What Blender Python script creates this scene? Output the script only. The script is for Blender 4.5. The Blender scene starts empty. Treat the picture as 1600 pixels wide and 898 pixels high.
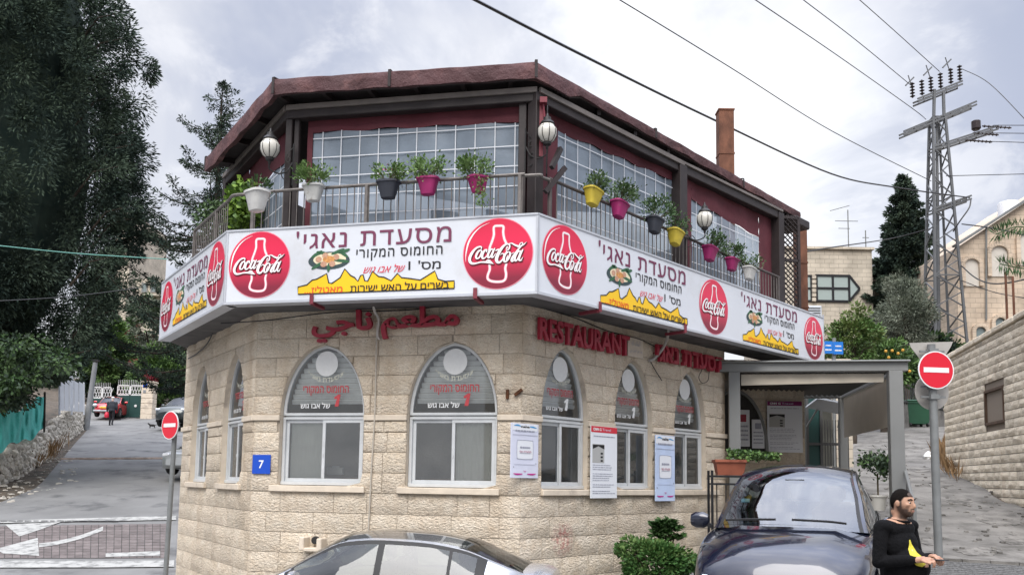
import bpy, math, random
import numpy as np
from mathutils import Vector, Matrix
random.seed(7); RNG = np.random.default_rng(7)
R = math.radians
SC = bpy.context.scene
COL = SC.collection

# ------------------------------------------------------------------ camera
FPX, PY, PIT, ROL, EYE = 1350.0, 622.88, .09376, .01521, 1.7     # focal length in photo pixels, principal row, pitch, roll, eye height
cd = bpy.data.cameras.new('camera'); camo = bpy.data.objects.new('camera', cd); COL.objects.link(camo)
cd.sensor_fit = 'HORIZONTAL'; cd.sensor_width = 36; cd.lens = FPX/1600*36
cd.shift_y = (PY-449)/1600; cd.clip_end = 3000; cd.clip_start = .05
camo.matrix_world = Matrix.Translation((0,0,EYE)) @ Matrix.Rotation(math.pi/2+PIT,4,'X') @ Matrix.Rotation(ROL,4,'Z')
SC.camera = camo

# ------------------------------------------------------------------ world: overcast sky with thin clouds
wd = bpy.data.worlds.new('World'); SC.world = wd; wd.use_nodes = True
nt = wd.node_tree; nt.nodes.clear()
def N(t, **k):
    n = nt.nodes.new(t)
    for a, b in k.items(): setattr(n, a, b)
    return n
SUN_EL, SUN_AZ = 50, 192          # azimuth clockwise from +Y: behind the camera, a little to the left
out = N('ShaderNodeOutputWorld'); bg = N('ShaderNodeBackground'); bg.inputs[1].default_value = .1
sky = N('ShaderNodeTexSky', sky_type='NISHITA'); sky.sun_disc = False
sky.sun_elevation = R(SUN_EL); sky.sun_rotation = R(SUN_AZ); sky.air_density = 1.2; sky.dust_density = 2.0
tc = N('ShaderNodeTexCoord'); sep = N('ShaderNodeSeparateXYZ')
nt.links.new(tc.outputs['Generated'], sep.inputs[0])
def math_n(op, a, b=None, clamp=False):
    n = N('ShaderNodeMath', operation=op); n.use_clamp = clamp
    for i, v in enumerate((a, b)):
        if v is None: continue
        if isinstance(v, (int, float)): n.inputs[i].default_value = v
        else: nt.links.new(v, n.inputs[i])
    return n.outputs[0]
def mix_n(f, a, b):
    n = N('ShaderNodeMix', data_type='RGBA')
    for i, v in ((0, f), (6, a), (7, b)):
        if isinstance(v, (int, float)): n.inputs[i].default_value = v
        elif isinstance(v, tuple): n.inputs[i].default_value = (*v, 1)
        else: nt.links.new(v, n.inputs[i])
    return n.outputs[2]
# cloud sheet coordinates: direction divided by (z + something) so clouds flatten to the horizon
den = math_n('ADD', math_n('MAXIMUM', sep.outputs[2], 0.0), .42)
cx = math_n('DIVIDE', sep.outputs[0], den); cy = math_n('DIVIDE', sep.outputs[1], den)
comb = N('ShaderNodeCombineXYZ'); nt.links.new(cx, comb.inputs[0]); nt.links.new(cy, comb.inputs[1])
def noise_n(scale, detail, rough, off, dist=0):
    m = N('ShaderNodeMapping'); m.inputs[1].default_value = off
    nt.links.new(comb.outputs[0], m.inputs[0])
    n = N('ShaderNodeTexNoise'); n.inputs['Scale'].default_value = scale; n.inputs['Detail'].default_value = detail
    n.inputs['Roughness'].default_value = rough; n.inputs['Distortion'].default_value = dist
    nt.links.new(m.outputs[0], n.inputs[0]); return n.outputs[0]
def ramp_n(v, lo, hi):
    n = N('ShaderNodeMapRange'); n.interpolation_type = 'SMOOTHSTEP'
    nt.links.new(v, n.inputs[0]); n.inputs[1].default_value = lo; n.inputs[2].default_value = hi
    return n.outputs[0]
big = ramp_n(noise_n(1.5, 6, .6, (4.4, 6.6, 0), .5), .40, .62)
small = ramp_n(noise_n(5.5, 6, .62, (1.0, 7.3, 0), .3), .48, .66)
# veil brightness grows gently with height, as under any overcast sky
elev = ramp_n(sep.outputs[2], 0.47, 1.0)
# the bright part of the overcast to the right of the roof
gd = N('ShaderNodeVectorMath', operation='DOT_PRODUCT')
nt.links.new(tc.outputs['Generated'], gd.inputs[0]); gd.inputs[1].default_value = Vector((.14, .94, .32)).normalized()
glow = ramp_n(gd.outputs['Value'], .925, .998)
veil = mix_n(big, (5.9, 6.4, 8.0), (9.2, 9.4, 10.2))
veil = mix_n(math_n('MULTIPLY', small, .55), veil, (12.0, 12.0, 12.4))
low = math_n('SUBTRACT', 1.0, ramp_n(sep.outputs[2], .06, .36))
veil = mix_n(math_n('MULTIPLY', low, .7), veil, (10.6, 10.7, 11.2))
gm = math_n('ADD', math_n('MULTIPLY', ramp_n(noise_n(2.4, 6, .6, (7.7, 2.1, 0), .5), .38, .62), .62), .28)
veil = mix_n(math_n('MULTIPLY', glow, gm), veil, (14.8, 14.8, 14.9))
skyc = mix_n(.86, sky.outputs[0], veil)
gain = math_n('ADD', math_n('MULTIPLY', elev, 2.5), .63)
vm = N('ShaderNodeVectorMath', operation='SCALE'); nt.links.new(skyc, vm.inputs[0]); nt.links.new(gain, vm.inputs[3])
nt.links.new(vm.outputs[0], bg.inputs[0]); nt.links.new(bg.outputs[0], out.inputs[0])

sl = bpy.data.lights.new('sun', 'SUN'); sl.energy = 1.9; sl.angle = R(40); sl.color = (1, .95, .87)
so = bpy.data.objects.new('sun', sl); COL.objects.link(so)
so.rotation_euler = (R(90-SUN_EL), 0, R(180-SUN_AZ)); 
_d = Vector((math.sin(R(SUN_AZ))*math.cos(R(SUN_EL)), math.cos(R(SUN_AZ))*math.cos(R(SUN_EL)), math.sin(R(SUN_EL))))
so.rotation_euler = _d.to_track_quat('Z', 'Y').to_euler(); so.location = (0, -5, 30)
SC.view_settings.view_transform = 'Standard'; SC.view_settings.look = 'None'; SC.view_settings.exposure = 0.62; SC.view_settings.gamma = 1

# ------------------------------------------------------------------ geometry of the place (metres; x right, y ahead, z up)
WP = [(-5.809, 15.268), (-3.545, 11.854), (.123, 11.0), (3.655, 14.765)]      # plan corners of the restaurant's ground floor walls
SP = [(-5.878, 14.215), (-3.769, 11.091), (.28, 10.131), (5.814, 15.974)]     # plan corners of the sign
def ray(px, py):
    a, b = px-800, py-PY; cr, sr = math.cos(ROL), math.sin(ROL)
    u = a*cr+b*sr; up = -(-a*sr+b*cr)/FPX; c, s = math.cos(PIT), math.sin(PIT)
    return Vector((u/FPX, c-up*s, s+up*c))
def at(px, py, Y):                     # the point at depth Y seen at photo pixel (px, py)
    r = ray(px, py); return Vector((0, 0, EYE)) + r*(Y/r.y)
def atz(px, py, z):
    r = ray(px, py); return Vector((0, 0, EYE)) + r*((z-EYE)/r.z)
def ang(a, b): return math.atan2(b[1]-a[1], b[0]-a[0])
def dist(a, b): return math.hypot(b[0]-a[0], b[1]-a[1])

# ------------------------------------------------------------------ materials
MATS = {}
def mat(name, col, rough=.6, metal=0., var=0., vscale=3., col2=None, bump=0., bscale=30., bdist=.01, stretch=None,
        rnd=0., coat=0., trans=0., ior=1.45, emit=0., spec=None, alpha=1., stain=None, obj=False, detail=4):
    if name in MATS: return MATS[name]
    m = bpy.data.materials.new(name); m.use_nodes = True; t = m.node_tree; b = t.nodes['Principled BSDF']
    L = t.links.new
    b.inputs['Roughness'].default_value = rough; b.inputs['Metallic'].default_value = metal
    b.inputs['Coat Weight'].default_value = coat; b.inputs['Coat Roughness'].default_value = .03
    b.inputs['Transmission Weight'].default_value = trans; b.inputs['IOR'].default_value = ior
    b.inputs['Alpha'].default_value = alpha
    if spec is not None: b.inputs['Specular IOR Level'].default_value = spec
    col = tuple(col)
    pos = None
    def P():
        nonlocal pos
        if pos is None:
            if obj: g = t.nodes.new('ShaderNodeTexCoord').outputs['Object']
            else: g = t.nodes.new('ShaderNodeNewGeometry').outputs['Position']
            if stretch:
                mp = t.nodes.new('ShaderNodeMapping'); mp.inputs[3].default_value = stretch; L(g, mp.inputs[0]); g = mp.outputs[0]
            pos = g
        return pos
    def noise(scale, det, rg=.6):
        n = t.nodes.new('ShaderNodeTexNoise'); n.inputs['Scale'].default_value = scale; n.inputs['Detail'].default_value = det
        n.inputs['Roughness'].default_value = rg; L(P(), n.inputs['Vector']); return n.outputs[0]
    c = None
    if var or col2:
        c2 = col2 or tuple(x*(1-var) for x in col)
        mx = t.nodes.new('ShaderNodeMix'); mx.data_type = 'RGBA'
        mr = t.nodes.new('ShaderNodeMapRange'); mr.inputs[1].default_value = .35; mr.inputs[2].default_value = .65
        L(noise(vscale, detail), mr.inputs[0]); L(mr.outputs[0], mx.inputs[0])
        mx.inputs[6].default_value = (*col, 1); mx.inputs[7].default_value = (*c2, 1); c = mx.outputs[2]
    if stain:                          # (colour, scale, lo, hi) large worn patches
        mx = t.nodes.new('ShaderNodeMix'); mx.data_type = 'RGBA'
        mr = t.nodes.new('ShaderNodeMapRange'); mr.inputs[1].default_value = stain[2]; mr.inputs[2].default_value = stain[3]
        L(noise(stain[1], 6, .65), mr.inputs[0]); L(mr.outputs[0], mx.inputs[0])
        if c is None: mx.inputs[6].default_value = (*col, 1)
        else: L(c, mx.inputs[6])
        mx.inputs[7].default_value = (*stain[0], 1); c = mx.outputs[2]
    if rnd:
        oi = t.nodes.new('ShaderNodeObjectInfo'); mr = t.nodes.new('ShaderNodeMapRange')
        mr.inputs[3].default_value = 1-rnd; mr.inputs[4].default_value = 1+rnd*.5; L(oi.outputs['Random'], mr.inputs[0])
        vmn = t.nodes.new('ShaderNodeVectorMath'); vmn.operation = 'SCALE'
        if c is None: vmn.inputs[0].default_value = col
        else: L(c, vmn.inputs[0])
        L(mr.outputs[0], vmn.inputs[3]); c = vmn.outputs[0]
    if c is None: b.inputs['Base Color'].default_value = (*col, 1)
    else: L(c, b.inputs['Base Color'])
    if bump:
        bp = t.nodes.new('ShaderNodeBump'); bp.inputs['Strength'].default_value = bump; bp.inputs['Distance'].default_value = bdist
        L(noise(bscale, 5, .65), bp.inputs['Height']); L(bp.outputs[0], b.inputs['Normal'])
    if emit: b.inputs['Emission Color'].default_value = (*col, 1); b.inputs['Emission Strength'].default_value = emit
    MATS[name] = m; return m

# ------------------------------------------------------------------ mesh builder
class MB:
    def __init__(s): s.v = []; s.f = []; s.mi = []; s.cur = 0
    def add(s, vs, fs):
        o = len(s.v); s.v += [tuple(p) for p in vs]; s.f += [tuple(i+o for i in f) for f in fs]; s.mi += [s.cur]*len(fs)
    def box(s, c, d, rot=None, taper=1.):
        hx, hy, hz = d[0]/2, d[1]/2, d[2]/2
        P = [Vector((x*hx*(taper if z > 0 else 1), y*hy*(taper if z > 0 else 1), z*hz)) for z in (-1, 1) for x, y in ((-1,-1),(1,-1),(1,1),(-1,1))]
        if rot is not None:
            if isinstance(rot, (int, float)): rot = Matrix.Rotation(rot, 3, 'Z')
            P = [rot @ p for p in P]
        c = Vector(c); s.add([p+c for p in P], [(3,2,1,0),(4,5,6,7),(0,1,5,4),(1,2,6,5),(2,3,7,6),(3,0,4,7)])
    def bbox(s, c, d, b=.004):         # box with bevelled edges
        hx, hy, hz = d[0]/2, d[1]/2, d[2]/2; b = min(b, hx*.9, hy*.9, hz*.9); V = []; idx = {}
        for i, sx in enumerate((-1, 1)):
            for j, sy in enumerate((-1, 1)):
                for k, sz in enumerate((-1, 1)):
                    for a in range(3):
                        q = [sx*hx, sy*hy, sz*hz]
                        for e in range(3):
                            if e != a: q[e] -= (sx, sy, sz)[e]*b
                        idx[(i,j,k,a)] = len(V); V.append((c[0]+q[0], c[1]+q[1], c[2]+q[2]))
        F = []
        g = lambda i,j,k,a: idx[(i,j,k,a)]
        for a in range(3):
            for e in (0, 1):
                o = [x for x in range(3) if x != a]
                qs = []
                for (m, n) in ((0,0),(1,0),(1,1),(0,1)):
                    t = [0,0,0]; t[a] = e; t[o[0]] = m; t[o[1]] = n; qs.append(g(*t, a))
                flip = (e == 0) ^ (a == 1)
                F.append(tuple(qs[::-1]) if flip else tuple(qs))
        for a in range(3):             # edges along axis a
            o = [x for x in range(3) if x != a]
            for m in (0,1):
                for n in (0,1):
                    t0 = [0,0,0]; t0[o[0]] = m; t0[o[1]] = n; t1 = list(t0); t1[a] = 1
                    F.append((g(*t0, o[0]), g(*t1, o[0]), g(*t1, o[1]), g(*t0, o[1])))
        for i in (0,1):
            for j in (0,1):
                for k in (0,1): F.append((g(i,j,k,0), g(i,j,k,1), g(i,j,k,2)))
        s.add(V, F)
    def tube(s, pts, r, n=8, cap=True, closed=False):
        pts = [Vector(p) for p in pts]; m = len(pts)
        rs = r if isinstance(r, (list, tuple)) else [r]*m
        V = []; up = None
        for i, p in enumerate(pts):
            a = pts[i-1] if (i > 0 or closed) else p; b = pts[(i+1) % m] if (i < m-1 or closed) else p
            t = (b-a); t = t.normalized() if t.length > 1e-9 else Vector((0,0,1))
            if up is None: up = Vector((0,0,1)) if abs(t.z) < .95 else Vector((1,0,0))
            x = t.cross(up)
            if x.length < 1e-4: x = t.orthogonal()
            x.normalize(); y = x.cross(t).normalized(); up = y
            for k in range(n):
                q = 2*math.pi*k/n; V.append(p + x*math.cos(q)*rs[i] + y*math.sin(q)*rs[i])
        F = []
        for i in range(m if closed else m-1):
            for k in range(n):
                a = i*n+k; b = i*n+(k+1) % n; c = ((i+1) % m)*n+(k+1) % n; d = ((i+1) % m)*n+k
                F.append((a, d, c, b))
        if cap and not closed: F += [tuple(range(n)), tuple((m-1)*n+k for k in range(n-1, -1, -1))]
        s.add(V, F)
    def bar(s, a, b, w, h=None, up=(0,0,1)):       # rectangular bar from a to b
        h = h or w; a = Vector(a); b = Vector(b); t = (b-a).normalized(); up = Vector(up)
        x = t.cross(up)
        if x.length < 1e-4: x = t.orthogonal()
        x.normalize(); y = x.cross(t).normalized(); x = x*w/2; y = y*h/2
        s.add([a-x-y, a+x-y, a+x+y, a-x+y, b-x-y, b+x-y, b+x+y, b-x+y], [(0,1,2,3),(7,6,5,4),(0,4,5,1),(1,5,6,2),(2,6,7,3),(3,7,4,0)])
    def lathe(s, prof, n=20, c=(0,0,0)):           # profile [(r, z)...] from bottom to top about z
        V = []; F = []; m = len(prof)
        for r_, z in prof:
            for k in range(n):
                q = 2*math.pi*k/n; V.append((c[0]+r_*math.cos(q), c[1]+r_*math.sin(q), c[2]+z))
        for i in range(m-1):
            for k in range(n):
                F.append((i*n+k, i*n+(k+1) % n, (i+1)*n+(k+1) % n, (i+1)*n+k))
        if prof[0][0] > 1e-4: F.append(tuple(range(n-1, -1, -1)))
        if prof[-1][0] > 1e-4: F.append(tuple((m-1)*n+k for k in range(n)))
        s.add(V, F)
    def prism(s, poly, fn, d0, d1):                # poly 2D, fn(u, v, d) -> 3D; front at d0, back at d1
        n = len(poly); V = [fn(u, v, d0) for u, v in poly]+[fn(u, v, d1) for u, v in poly]
        s.add(V, [tuple(range(n)), tuple(range(2*n-1, n-1, -1))]+[(i, i+n, (i+1) % n+n, (i+1) % n) for i in range(n)])
    def grid(s, P, closed_u=False):                # P: rows of points
        n = len(P); m = len(P[0]); V = [q for row in P for q in row]
        s.add(V, [(i*m+j, i*m+j+1, (i+1)*m+j+1, (i+1)*m+j) for i in range(n-1) for j in range(m-1)])
    def mesh(s, name, mats, smooth=False):
        me = bpy.data.meshes.new(name); me.from_pydata(s.v, [], s.f)
        for m in (mats if isinstance(mats, (list, tuple)) else [mats]): me.materials.append(m)
        if any(s.mi): me.polygons.foreach_set('material_index', s.mi)
        if smooth:
            me.polygons.foreach_set('use_smooth', [True]*len(me.polygons))
            if smooth != 'all':
                try: me.set_sharp_from_angle(angle=R(40))
                except Exception: pass
        me.update(); return me
    def build(s, name, mats, parent=None, smooth=False, world=False, **tags):
        if world:
            o = wloc(parent) if parent else Vector(world if world is not True else (0,0,0))
            s.v = [tuple(Vector(p)-o) for p in s.v]
        ob = link(name, s.mesh(name, mats, smooth), parent, **tags)
        if world and not parent and world is not True: ob.location = world
        return ob
def wloc(o):
    v = Vector((0,0,0))
    while o: v += Vector(o.location); o = o.parent
    return v
def link(name, me, parent=None, label=None, cat=None, group=None, kind=None, loc=None, rz=None):
    ob = bpy.data.objects.new(name, me); COL.objects.link(ob)
    if parent: ob.parent = parent
    if label: ob['label'] = label
    if cat: ob['category'] = cat
    if group: ob['group'] = group
    if kind: ob['kind'] = kind
    if loc is not None: ob.location = loc
    if rz is not None: ob.rotation_euler = (0, 0, rz)
    return ob
def thing(name, label, cat, loc=(0,0,0), rz=0, group=None):
    return link(name, None, None, label=label, cat=cat, group=group, loc=loc, rz=rz)
def kids(o): return [c for c in COL.objects if c.parent == o]
CH = {}
def dup(o, parent=None, label=None, loc=None, rz=None, group=None, _map=None):
    if _map is None:
        _map = {}
        for c in COL.objects:
            if c.parent: _map.setdefault(c.parent.name, []).append(c)
    r = o.copy(); COL.objects.link(r); r.parent = parent
    if label: r['label'] = label
    if group: r['group'] = group
    if loc is not None: r.location = loc
    if rz is not None: r.rotation_euler = (0, 0, rz)
    for c in _map.get(o.name, []): dup(c, r, _map=_map)
    return r
TSC = bpy.data.scenes.new('lettering_bench')      # empty scene in which words are turned into meshes
def tdg():
    d = TSC.view_layers[0].depsgraph
    if d is None: TSC.view_layers[0].update(); d = TSC.view_layers[0].depsgraph
    d.update(); return d
TCACHE = {}
def text_mesh(s, **k):
    key = (s, tuple(sorted(k.items())))
    if key not in TCACHE: TCACHE[key] = text_mesh_(s, **k)
    return TCACHE[key]
def text_mesh_(s, h=None, w=None, extrude=0., bold=0., shear=0., center=True, space=1.):
    """flat mesh of a word: outer contours are filled one by one with their own holes, so overlapping strokes stay solid"""
    cu = bpy.data.curves.new('t', 'FONT'); cu.body = s; cu.size = 1; cu.shear = shear; cu.resolution_u = 3; cu.space_character = space
    ob = bpy.data.objects.new('t', cu); TSC.collection.objects.link(ob)
    dg = tdg(); src = ob.evaluated_get(dg).to_curve(dg, apply_modifiers=False)
    S = []
    for sp in src.splines:
        bz = sp.type == 'BEZIER'; P = [p.co for p in (sp.bezier_points if bz else sp.points)]
        if len(P) < 2: continue
        ar = sum(P[i].x*P[(i+1) % len(P)].y-P[(i+1) % len(P)].x*P[i].y for i in range(len(P)))/2
        S.append((sp, ar, min(p.x for p in P), max(p.x for p in P), min(p.y for p in P), max(p.y for p in P)))
    big = max(S, key=lambda t: abs(t[1])); sign = 1 if big[1] > 0 else -1
    G = []
    outer = [t for t in S if t[1]*sign > 0]; holes = [t for t in S if t[1]*sign <= 0]
    G = [[t] for t in outer]
    extra = []
    for hl in holes:
        best = None
        for g in G:
            t = g[0]
            if t[2]-1e-4 <= hl[2] and hl[3] <= t[3]+1e-4 and t[4]-1e-4 <= hl[4] and hl[5] <= t[5]+1e-4 and (best is None or abs(t[1]) < abs(best[0][1])): best = g
        if best: best.append(hl)
        else: extra.append([hl])
    G += extra; V = []; faces = []
    for gi, g in enumerate(G):
        c2 = bpy.data.curves.new('u', 'CURVE'); c2.dimensions = '2D'; c2.fill_mode = 'BOTH'; c2.resolution_u = 3; c2.offset = bold
        for t in g:
            sp = t[0]
            if sp.type == 'BEZIER':
                n2 = c2.splines.new('BEZIER'); n2.bezier_points.add(len(sp.bezier_points)-1)
                for p, q in zip(n2.bezier_points, sp.bezier_points):
                    p.handle_left_type = p.handle_right_type = 'FREE'; p.co = q.co; p.handle_left = q.handle_left; p.handle_right = q.handle_right
            else:
                n2 = c2.splines.new('POLY'); n2.points.add(len(sp.points)-1)
                for p, q in zip(n2.points, sp.points): p.co = q.co
            n2.use_cyclic_u = True
        o2 = bpy.data.objects.new('u', c2); TSC.collection.objects.link(o2)
        dg = tdg(); me = bpy.data.meshes.new_from_object(o2.evaluated_get(dg))
        o = len(V); V += [(v.co.x, v.co.y, gi*.0004) for v in me.vertices]; faces += [tuple(k+o for k in p.vertices) for p in me.polygons]
        bpy.data.meshes.remove(me); bpy.data.objects.remove(o2); bpy.data.curves.remove(c2)
    bpy.data.objects.remove(ob); bpy.data.curves.remove(cu)
    lo = (min(p[0] for p in V), min(p[1] for p in V)); hi = (max(p[0] for p in V), max(p[1] for p in V))
    sx = (w/(hi[0]-lo[0])) if w else None; sy = (h/(hi[1]-lo[1])) if h else None
    sx = sx or sy; sy = sy or sx
    cx_ = (lo[0]+hi[0])/2 if center else lo[0]; cy_ = (lo[1]+hi[1])/2 if center else lo[1]
    return [((p[0]-cx_)*sx, (p[1]-cy_)*sy, p[2]) for p in V], faces
def add_text(mb, s, x, z, y=0., depth=0., fn=None, **k):
    """lay text on the plane y (local x right, z up), front towards -y; depth > 0 makes solid letters"""
    V, F = text_mesh(s, **k)
    fn = fn or (lambda u, v: (u, v))
    if depth <= 0:
        mb.add([(x+fn(u, v)[0], y-d, z+fn(u, v)[1]) for u, v, d in V], F); return
    P = [fn(u, v) for u, v, d in V]
    n = len(P)
    mb.add([(x+u, y-depth, z+v) for u, v in P]+[(x+u, y, z+v) for u, v in P], F)
    # side walls from boundary edges
    cnt = {}
    for f in F:
        for i in range(len(f)):
            a, b = f[i], f[(i+1) % len(f)]; cnt[(a, b)] = cnt.get((a, b), 0)+1
    side = [(a, a+n, b+n, b) for (a, b) in cnt if (b, a) not in cnt]
    o = len(mb.v)-2*n
    mb.f += [tuple(i+o for i in f) for f in side]; mb.mi += [mb.cur]*len(side)
heb = lambda s: s[::-1]
# ------------------------------------------------------------------ shared materials
def glass(name, tint=(.75, .8, .82), rough=.02, ior=1.5, gain=1., base=0., dust_haze=0.):
    if name in MATS: return MATS[name]
    m = bpy.data.materials.new(name); m.use_nodes = True; t = m.node_tree; t.nodes.clear(); L = t.links.new
    o = t.nodes.new('ShaderNodeOutputMaterial'); tr = t.nodes.new('ShaderNodeBsdfTransparent'); tr.inputs[0].default_value = (*tint, 1)
    g = t.nodes.new('ShaderNodeBsdfGlossy'); g.inputs['Roughness'].default_value = rough; g.inputs[0].default_value = (.95, .97, 1, 1)
    f = t.nodes.new('ShaderNodeFresnel'); f.inputs[0].default_value = ior
    a = t.nodes.new('ShaderNodeMath'); a.operation = 'MULTIPLY_ADD'; a.inputs[1].default_value = gain; a.inputs[2].default_value = base; a.use_clamp = True
    mx = t.nodes.new('ShaderNodeMixShader'); L(f.outputs[0], a.inputs[0]); L(a.outputs[0], mx.inputs[0]); L(tr.outputs[0], mx.inputs[1]); L(g.outputs[0], mx.inputs[2])
    
    if dust_haze:  # dusty diffuse veil that also paints pale sky haze into the panes
        df = t.nodes.new('ShaderNodeBsdfDiffuse'); df.inputs[0].default_value = (.55,.55,.52,1); m2 = t.nodes.new('ShaderNodeMixShader'); nz = t.nodes.new('ShaderNodeTexNoise'); nz.inputs['Scale'].default_value = 2.2; nz.inputs['Detail'].default_value = 5
        geo = t.nodes.new('ShaderNodeNewGeometry'); L(geo.outputs['Position'], nz.inputs[0]); mr = t.nodes.new('ShaderNodeMapRange'); mr.inputs[1].default_value = .3; mr.inputs[2].default_value = .75; mr.inputs[3].default_value = dust_haze*.4; mr.inputs[4].default_value = dust_haze*1.8; L(nz.outputs[0], mr.inputs[0])
        L(mr.outputs[0], m2.inputs[0]); L(mx.outputs[0], m2.inputs[1]); L(df.outputs[0], m2.inputs[2]); mx = m2
    L(mx.outputs[0], o.inputs[0]); MATS[name] = m; return m
def stone_mat(name, c1, c2, c3, bump=.9, rnd=.16, dirt=(.25,.2,.16), paint_at=None):
    """rock-faced limestone: chiselled relief from two stretched noises, colour drifting from stone to stone"""
    if name in MATS: return MATS[name]
    m = bpy.data.materials.new(name); m.use_nodes = True; t = m.node_tree; b = t.nodes['Principled BSDF']; L = t.links.new
    b.inputs['Roughness'].default_value = .85; b.inputs['Specular IOR Level'].default_value = .25
    tcn = t.nodes.new('ShaderNodeTexCoord'); oi = t.nodes.new('ShaderNodeObjectInfo')
    ad = t.nodes.new('ShaderNodeVectorMath'); ad.operation = 'MULTIPLY_ADD'
    L(oi.outputs['Random'], ad.inputs[0]); ad.inputs[1].default_value = (19, 11, 7); L(tcn.outputs['Object'], ad.inputs[2])
    def nz(sc, det, mp=(1,1,1), w='n', rot=None):
        q = t.nodes.new('ShaderNodeMapping'); q.inputs[3].default_value = mp
        if rot: q.inputs[2].default_value = rot
        L(ad.outputs[0], q.inputs[0])
        n = t.nodes.new('ShaderNodeTexNoise'); n.inputs['Scale'].default_value = sc; n.inputs['Detail'].default_value = det
        n.inputs['Roughness'].default_value = .6; L(q.outputs[0], n.inputs[0]); return n.outputs[0]
    def mr(v, a, c, x=0., y=1.):
        r = t.nodes.new('ShaderNodeMapRange'); L(v, r.inputs[0]); r.inputs[1].default_value = a; r.inputs[2].default_value = c
        r.inputs[3].default_value = x; r.inputs[4].default_value = y; return r.outputs[0]
    def mx(f, a, c):
        n = t.nodes.new('ShaderNodeMix'); n.data_type = 'RGBA'; L(f, n.inputs[0])
        for i, v in ((6, a), (7, c)):
            if isinstance(v, tuple): n.inputs[i].default_value = (*v, 1)
            else: L(v, n.inputs[i])
        return n.outputs[2]
    geo = t.nodes.new('ShaderNodeNewGeometry')
    lo = t.nodes.new('ShaderNodeTexNoise'); lo.inputs['Scale'].default_value = .8; lo.inputs['Detail'].default_value = 5; L(geo.outputs['Position'], lo.inputs[0])
    c = mx(oi.outputs['Random'], c1, c2)
    c = mx(mr(nz(9, 5), .35, .7), c, c3)
    c = mx(mr(lo.outputs[0], .5, .75, 0, .55), c, tuple(x*.72 for x in c1))
    c = mx(mr(nz(55, 4, (1,1,1.4)), .30, .48, .55, 0.), c, dirt)
    mp = t.nodes.new('ShaderNodeMapping'); mp.inputs[3].default_value = (2.6,2.6,.28); L(geo.outputs['Position'], mp.inputs[0])
    st_ = t.nodes.new('ShaderNodeTexNoise'); st_.inputs['Scale'].default_value = 1.0; st_.inputs['Detail'].default_value = 6; L(mp.outputs[0], st_.inputs[0])
    c = mx(mr(st_.outputs[0], .54, .74, 0, .5), c, tuple(x*f for x, f in zip(c1, (.66,.58,.50))))      # rain streaks and ochre staining
    if paint_at:                        # faded pink paint on a few stones
        dn = t.nodes.new('ShaderNodeVectorMath'); dn.operation = 'DISTANCE'; L(geo.outputs['Position'], dn.inputs[0]); dn.inputs[1].default_value = paint_at
        pm = t.nodes.new('ShaderNodeMath'); pm.operation = 'MULTIPLY'; L(mr(dn.outputs['Value'], .12, .26, 1, 0), pm.inputs[0]); L(mr(nz(26, 3), .4, .6, .0, .8), pm.inputs[1]); c = mx(pm.outputs[0], c, (.50,.20,.18))
    sc = t.nodes.new('ShaderNodeVectorMath'); sc.operation = 'SCALE'; L(c, sc.inputs[0])
    wn = t.nodes.new('ShaderNodeTexWhiteNoise'); wn.noise_dimensions = '1D'; L(oi.outputs['Random'], wn.inputs['W'])
    L(mr(wn.outputs[0], 0, 1, 1-rnd, 1+rnd*.4), sc.inputs[3]); L(sc.outputs[0], b.inputs['Base Color'])
    h = t.nodes.new('ShaderNodeMath'); h.operation = 'MULTIPLY_ADD'; L(nz(23, 3, (1,1,1.7), rot=(0,.5,0)), h.inputs[0]); h.inputs[1].default_value = 2.2
    L(nz(75, 3), h.inputs[2])
    bp = t.nodes.new('ShaderNodeBump'); bp.inputs['Strength'].default_value = bump; bp.inputs['Distance'].default_value = .040
    L(h.outputs[0], bp.inputs['Height']); L(bp.outputs[0], b.inputs['Normal'])
    MATS[name] = m; return m
MSTONE = stone_mat('limestone', (.76,.645,.495), (.69,.575,.445), (.82,.73,.60), bump=.68, rnd=.15, paint_at=(.70, 11.60, .93))
MSMOOTH = mat('dressed limestone', (.68,.59,.475), .8, var=.15, vscale=5, bump=.35, bscale=60, bdist=.006, stain=((.30,.25,.21), 1.7, .56, .75))
MMORT = mat('mortar', (.42,.36,.29), .95, var=.3, vscale=6, bump=.3, bscale=120, bdist=.004)
MALU = mat('pale aluminium', (.62,.64,.65), .42, .15, var=.12, vscale=4)
MGREY = mat('grey painted steel', (.20,.205,.20), .45, .2, var=.12, vscale=2.5)
MWHITE = mat('sign white', (.64,.665,.71), .28, var=.05, vscale=2, stain=((.50,.50,.50), 1.3, .55, .85))
MMAROON = mat('maroon print', (.16,.03,.075), .5)
MBLACK = mat('black print', (.012,.012,.014), .45)
MRED = mat('disc red', (.66,.012,.045), .3)
MRED2 = mat('disc dark red', (.30,.008,.03), .3)
MYEL = mat('flame yellow', (.85,.52,.01), .4)
MLET = mat('red letter metal', (.36,.02,.045), .45, var=.25, vscale=9)
MGLASS = glass('window glass', (.86,.88,.88), gain=1.0, base=.04, dust_haze=.05)
MDARK = mat('dark interior', (.05,.047,.045), .8, var=.3, vscale=1.5)

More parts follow.
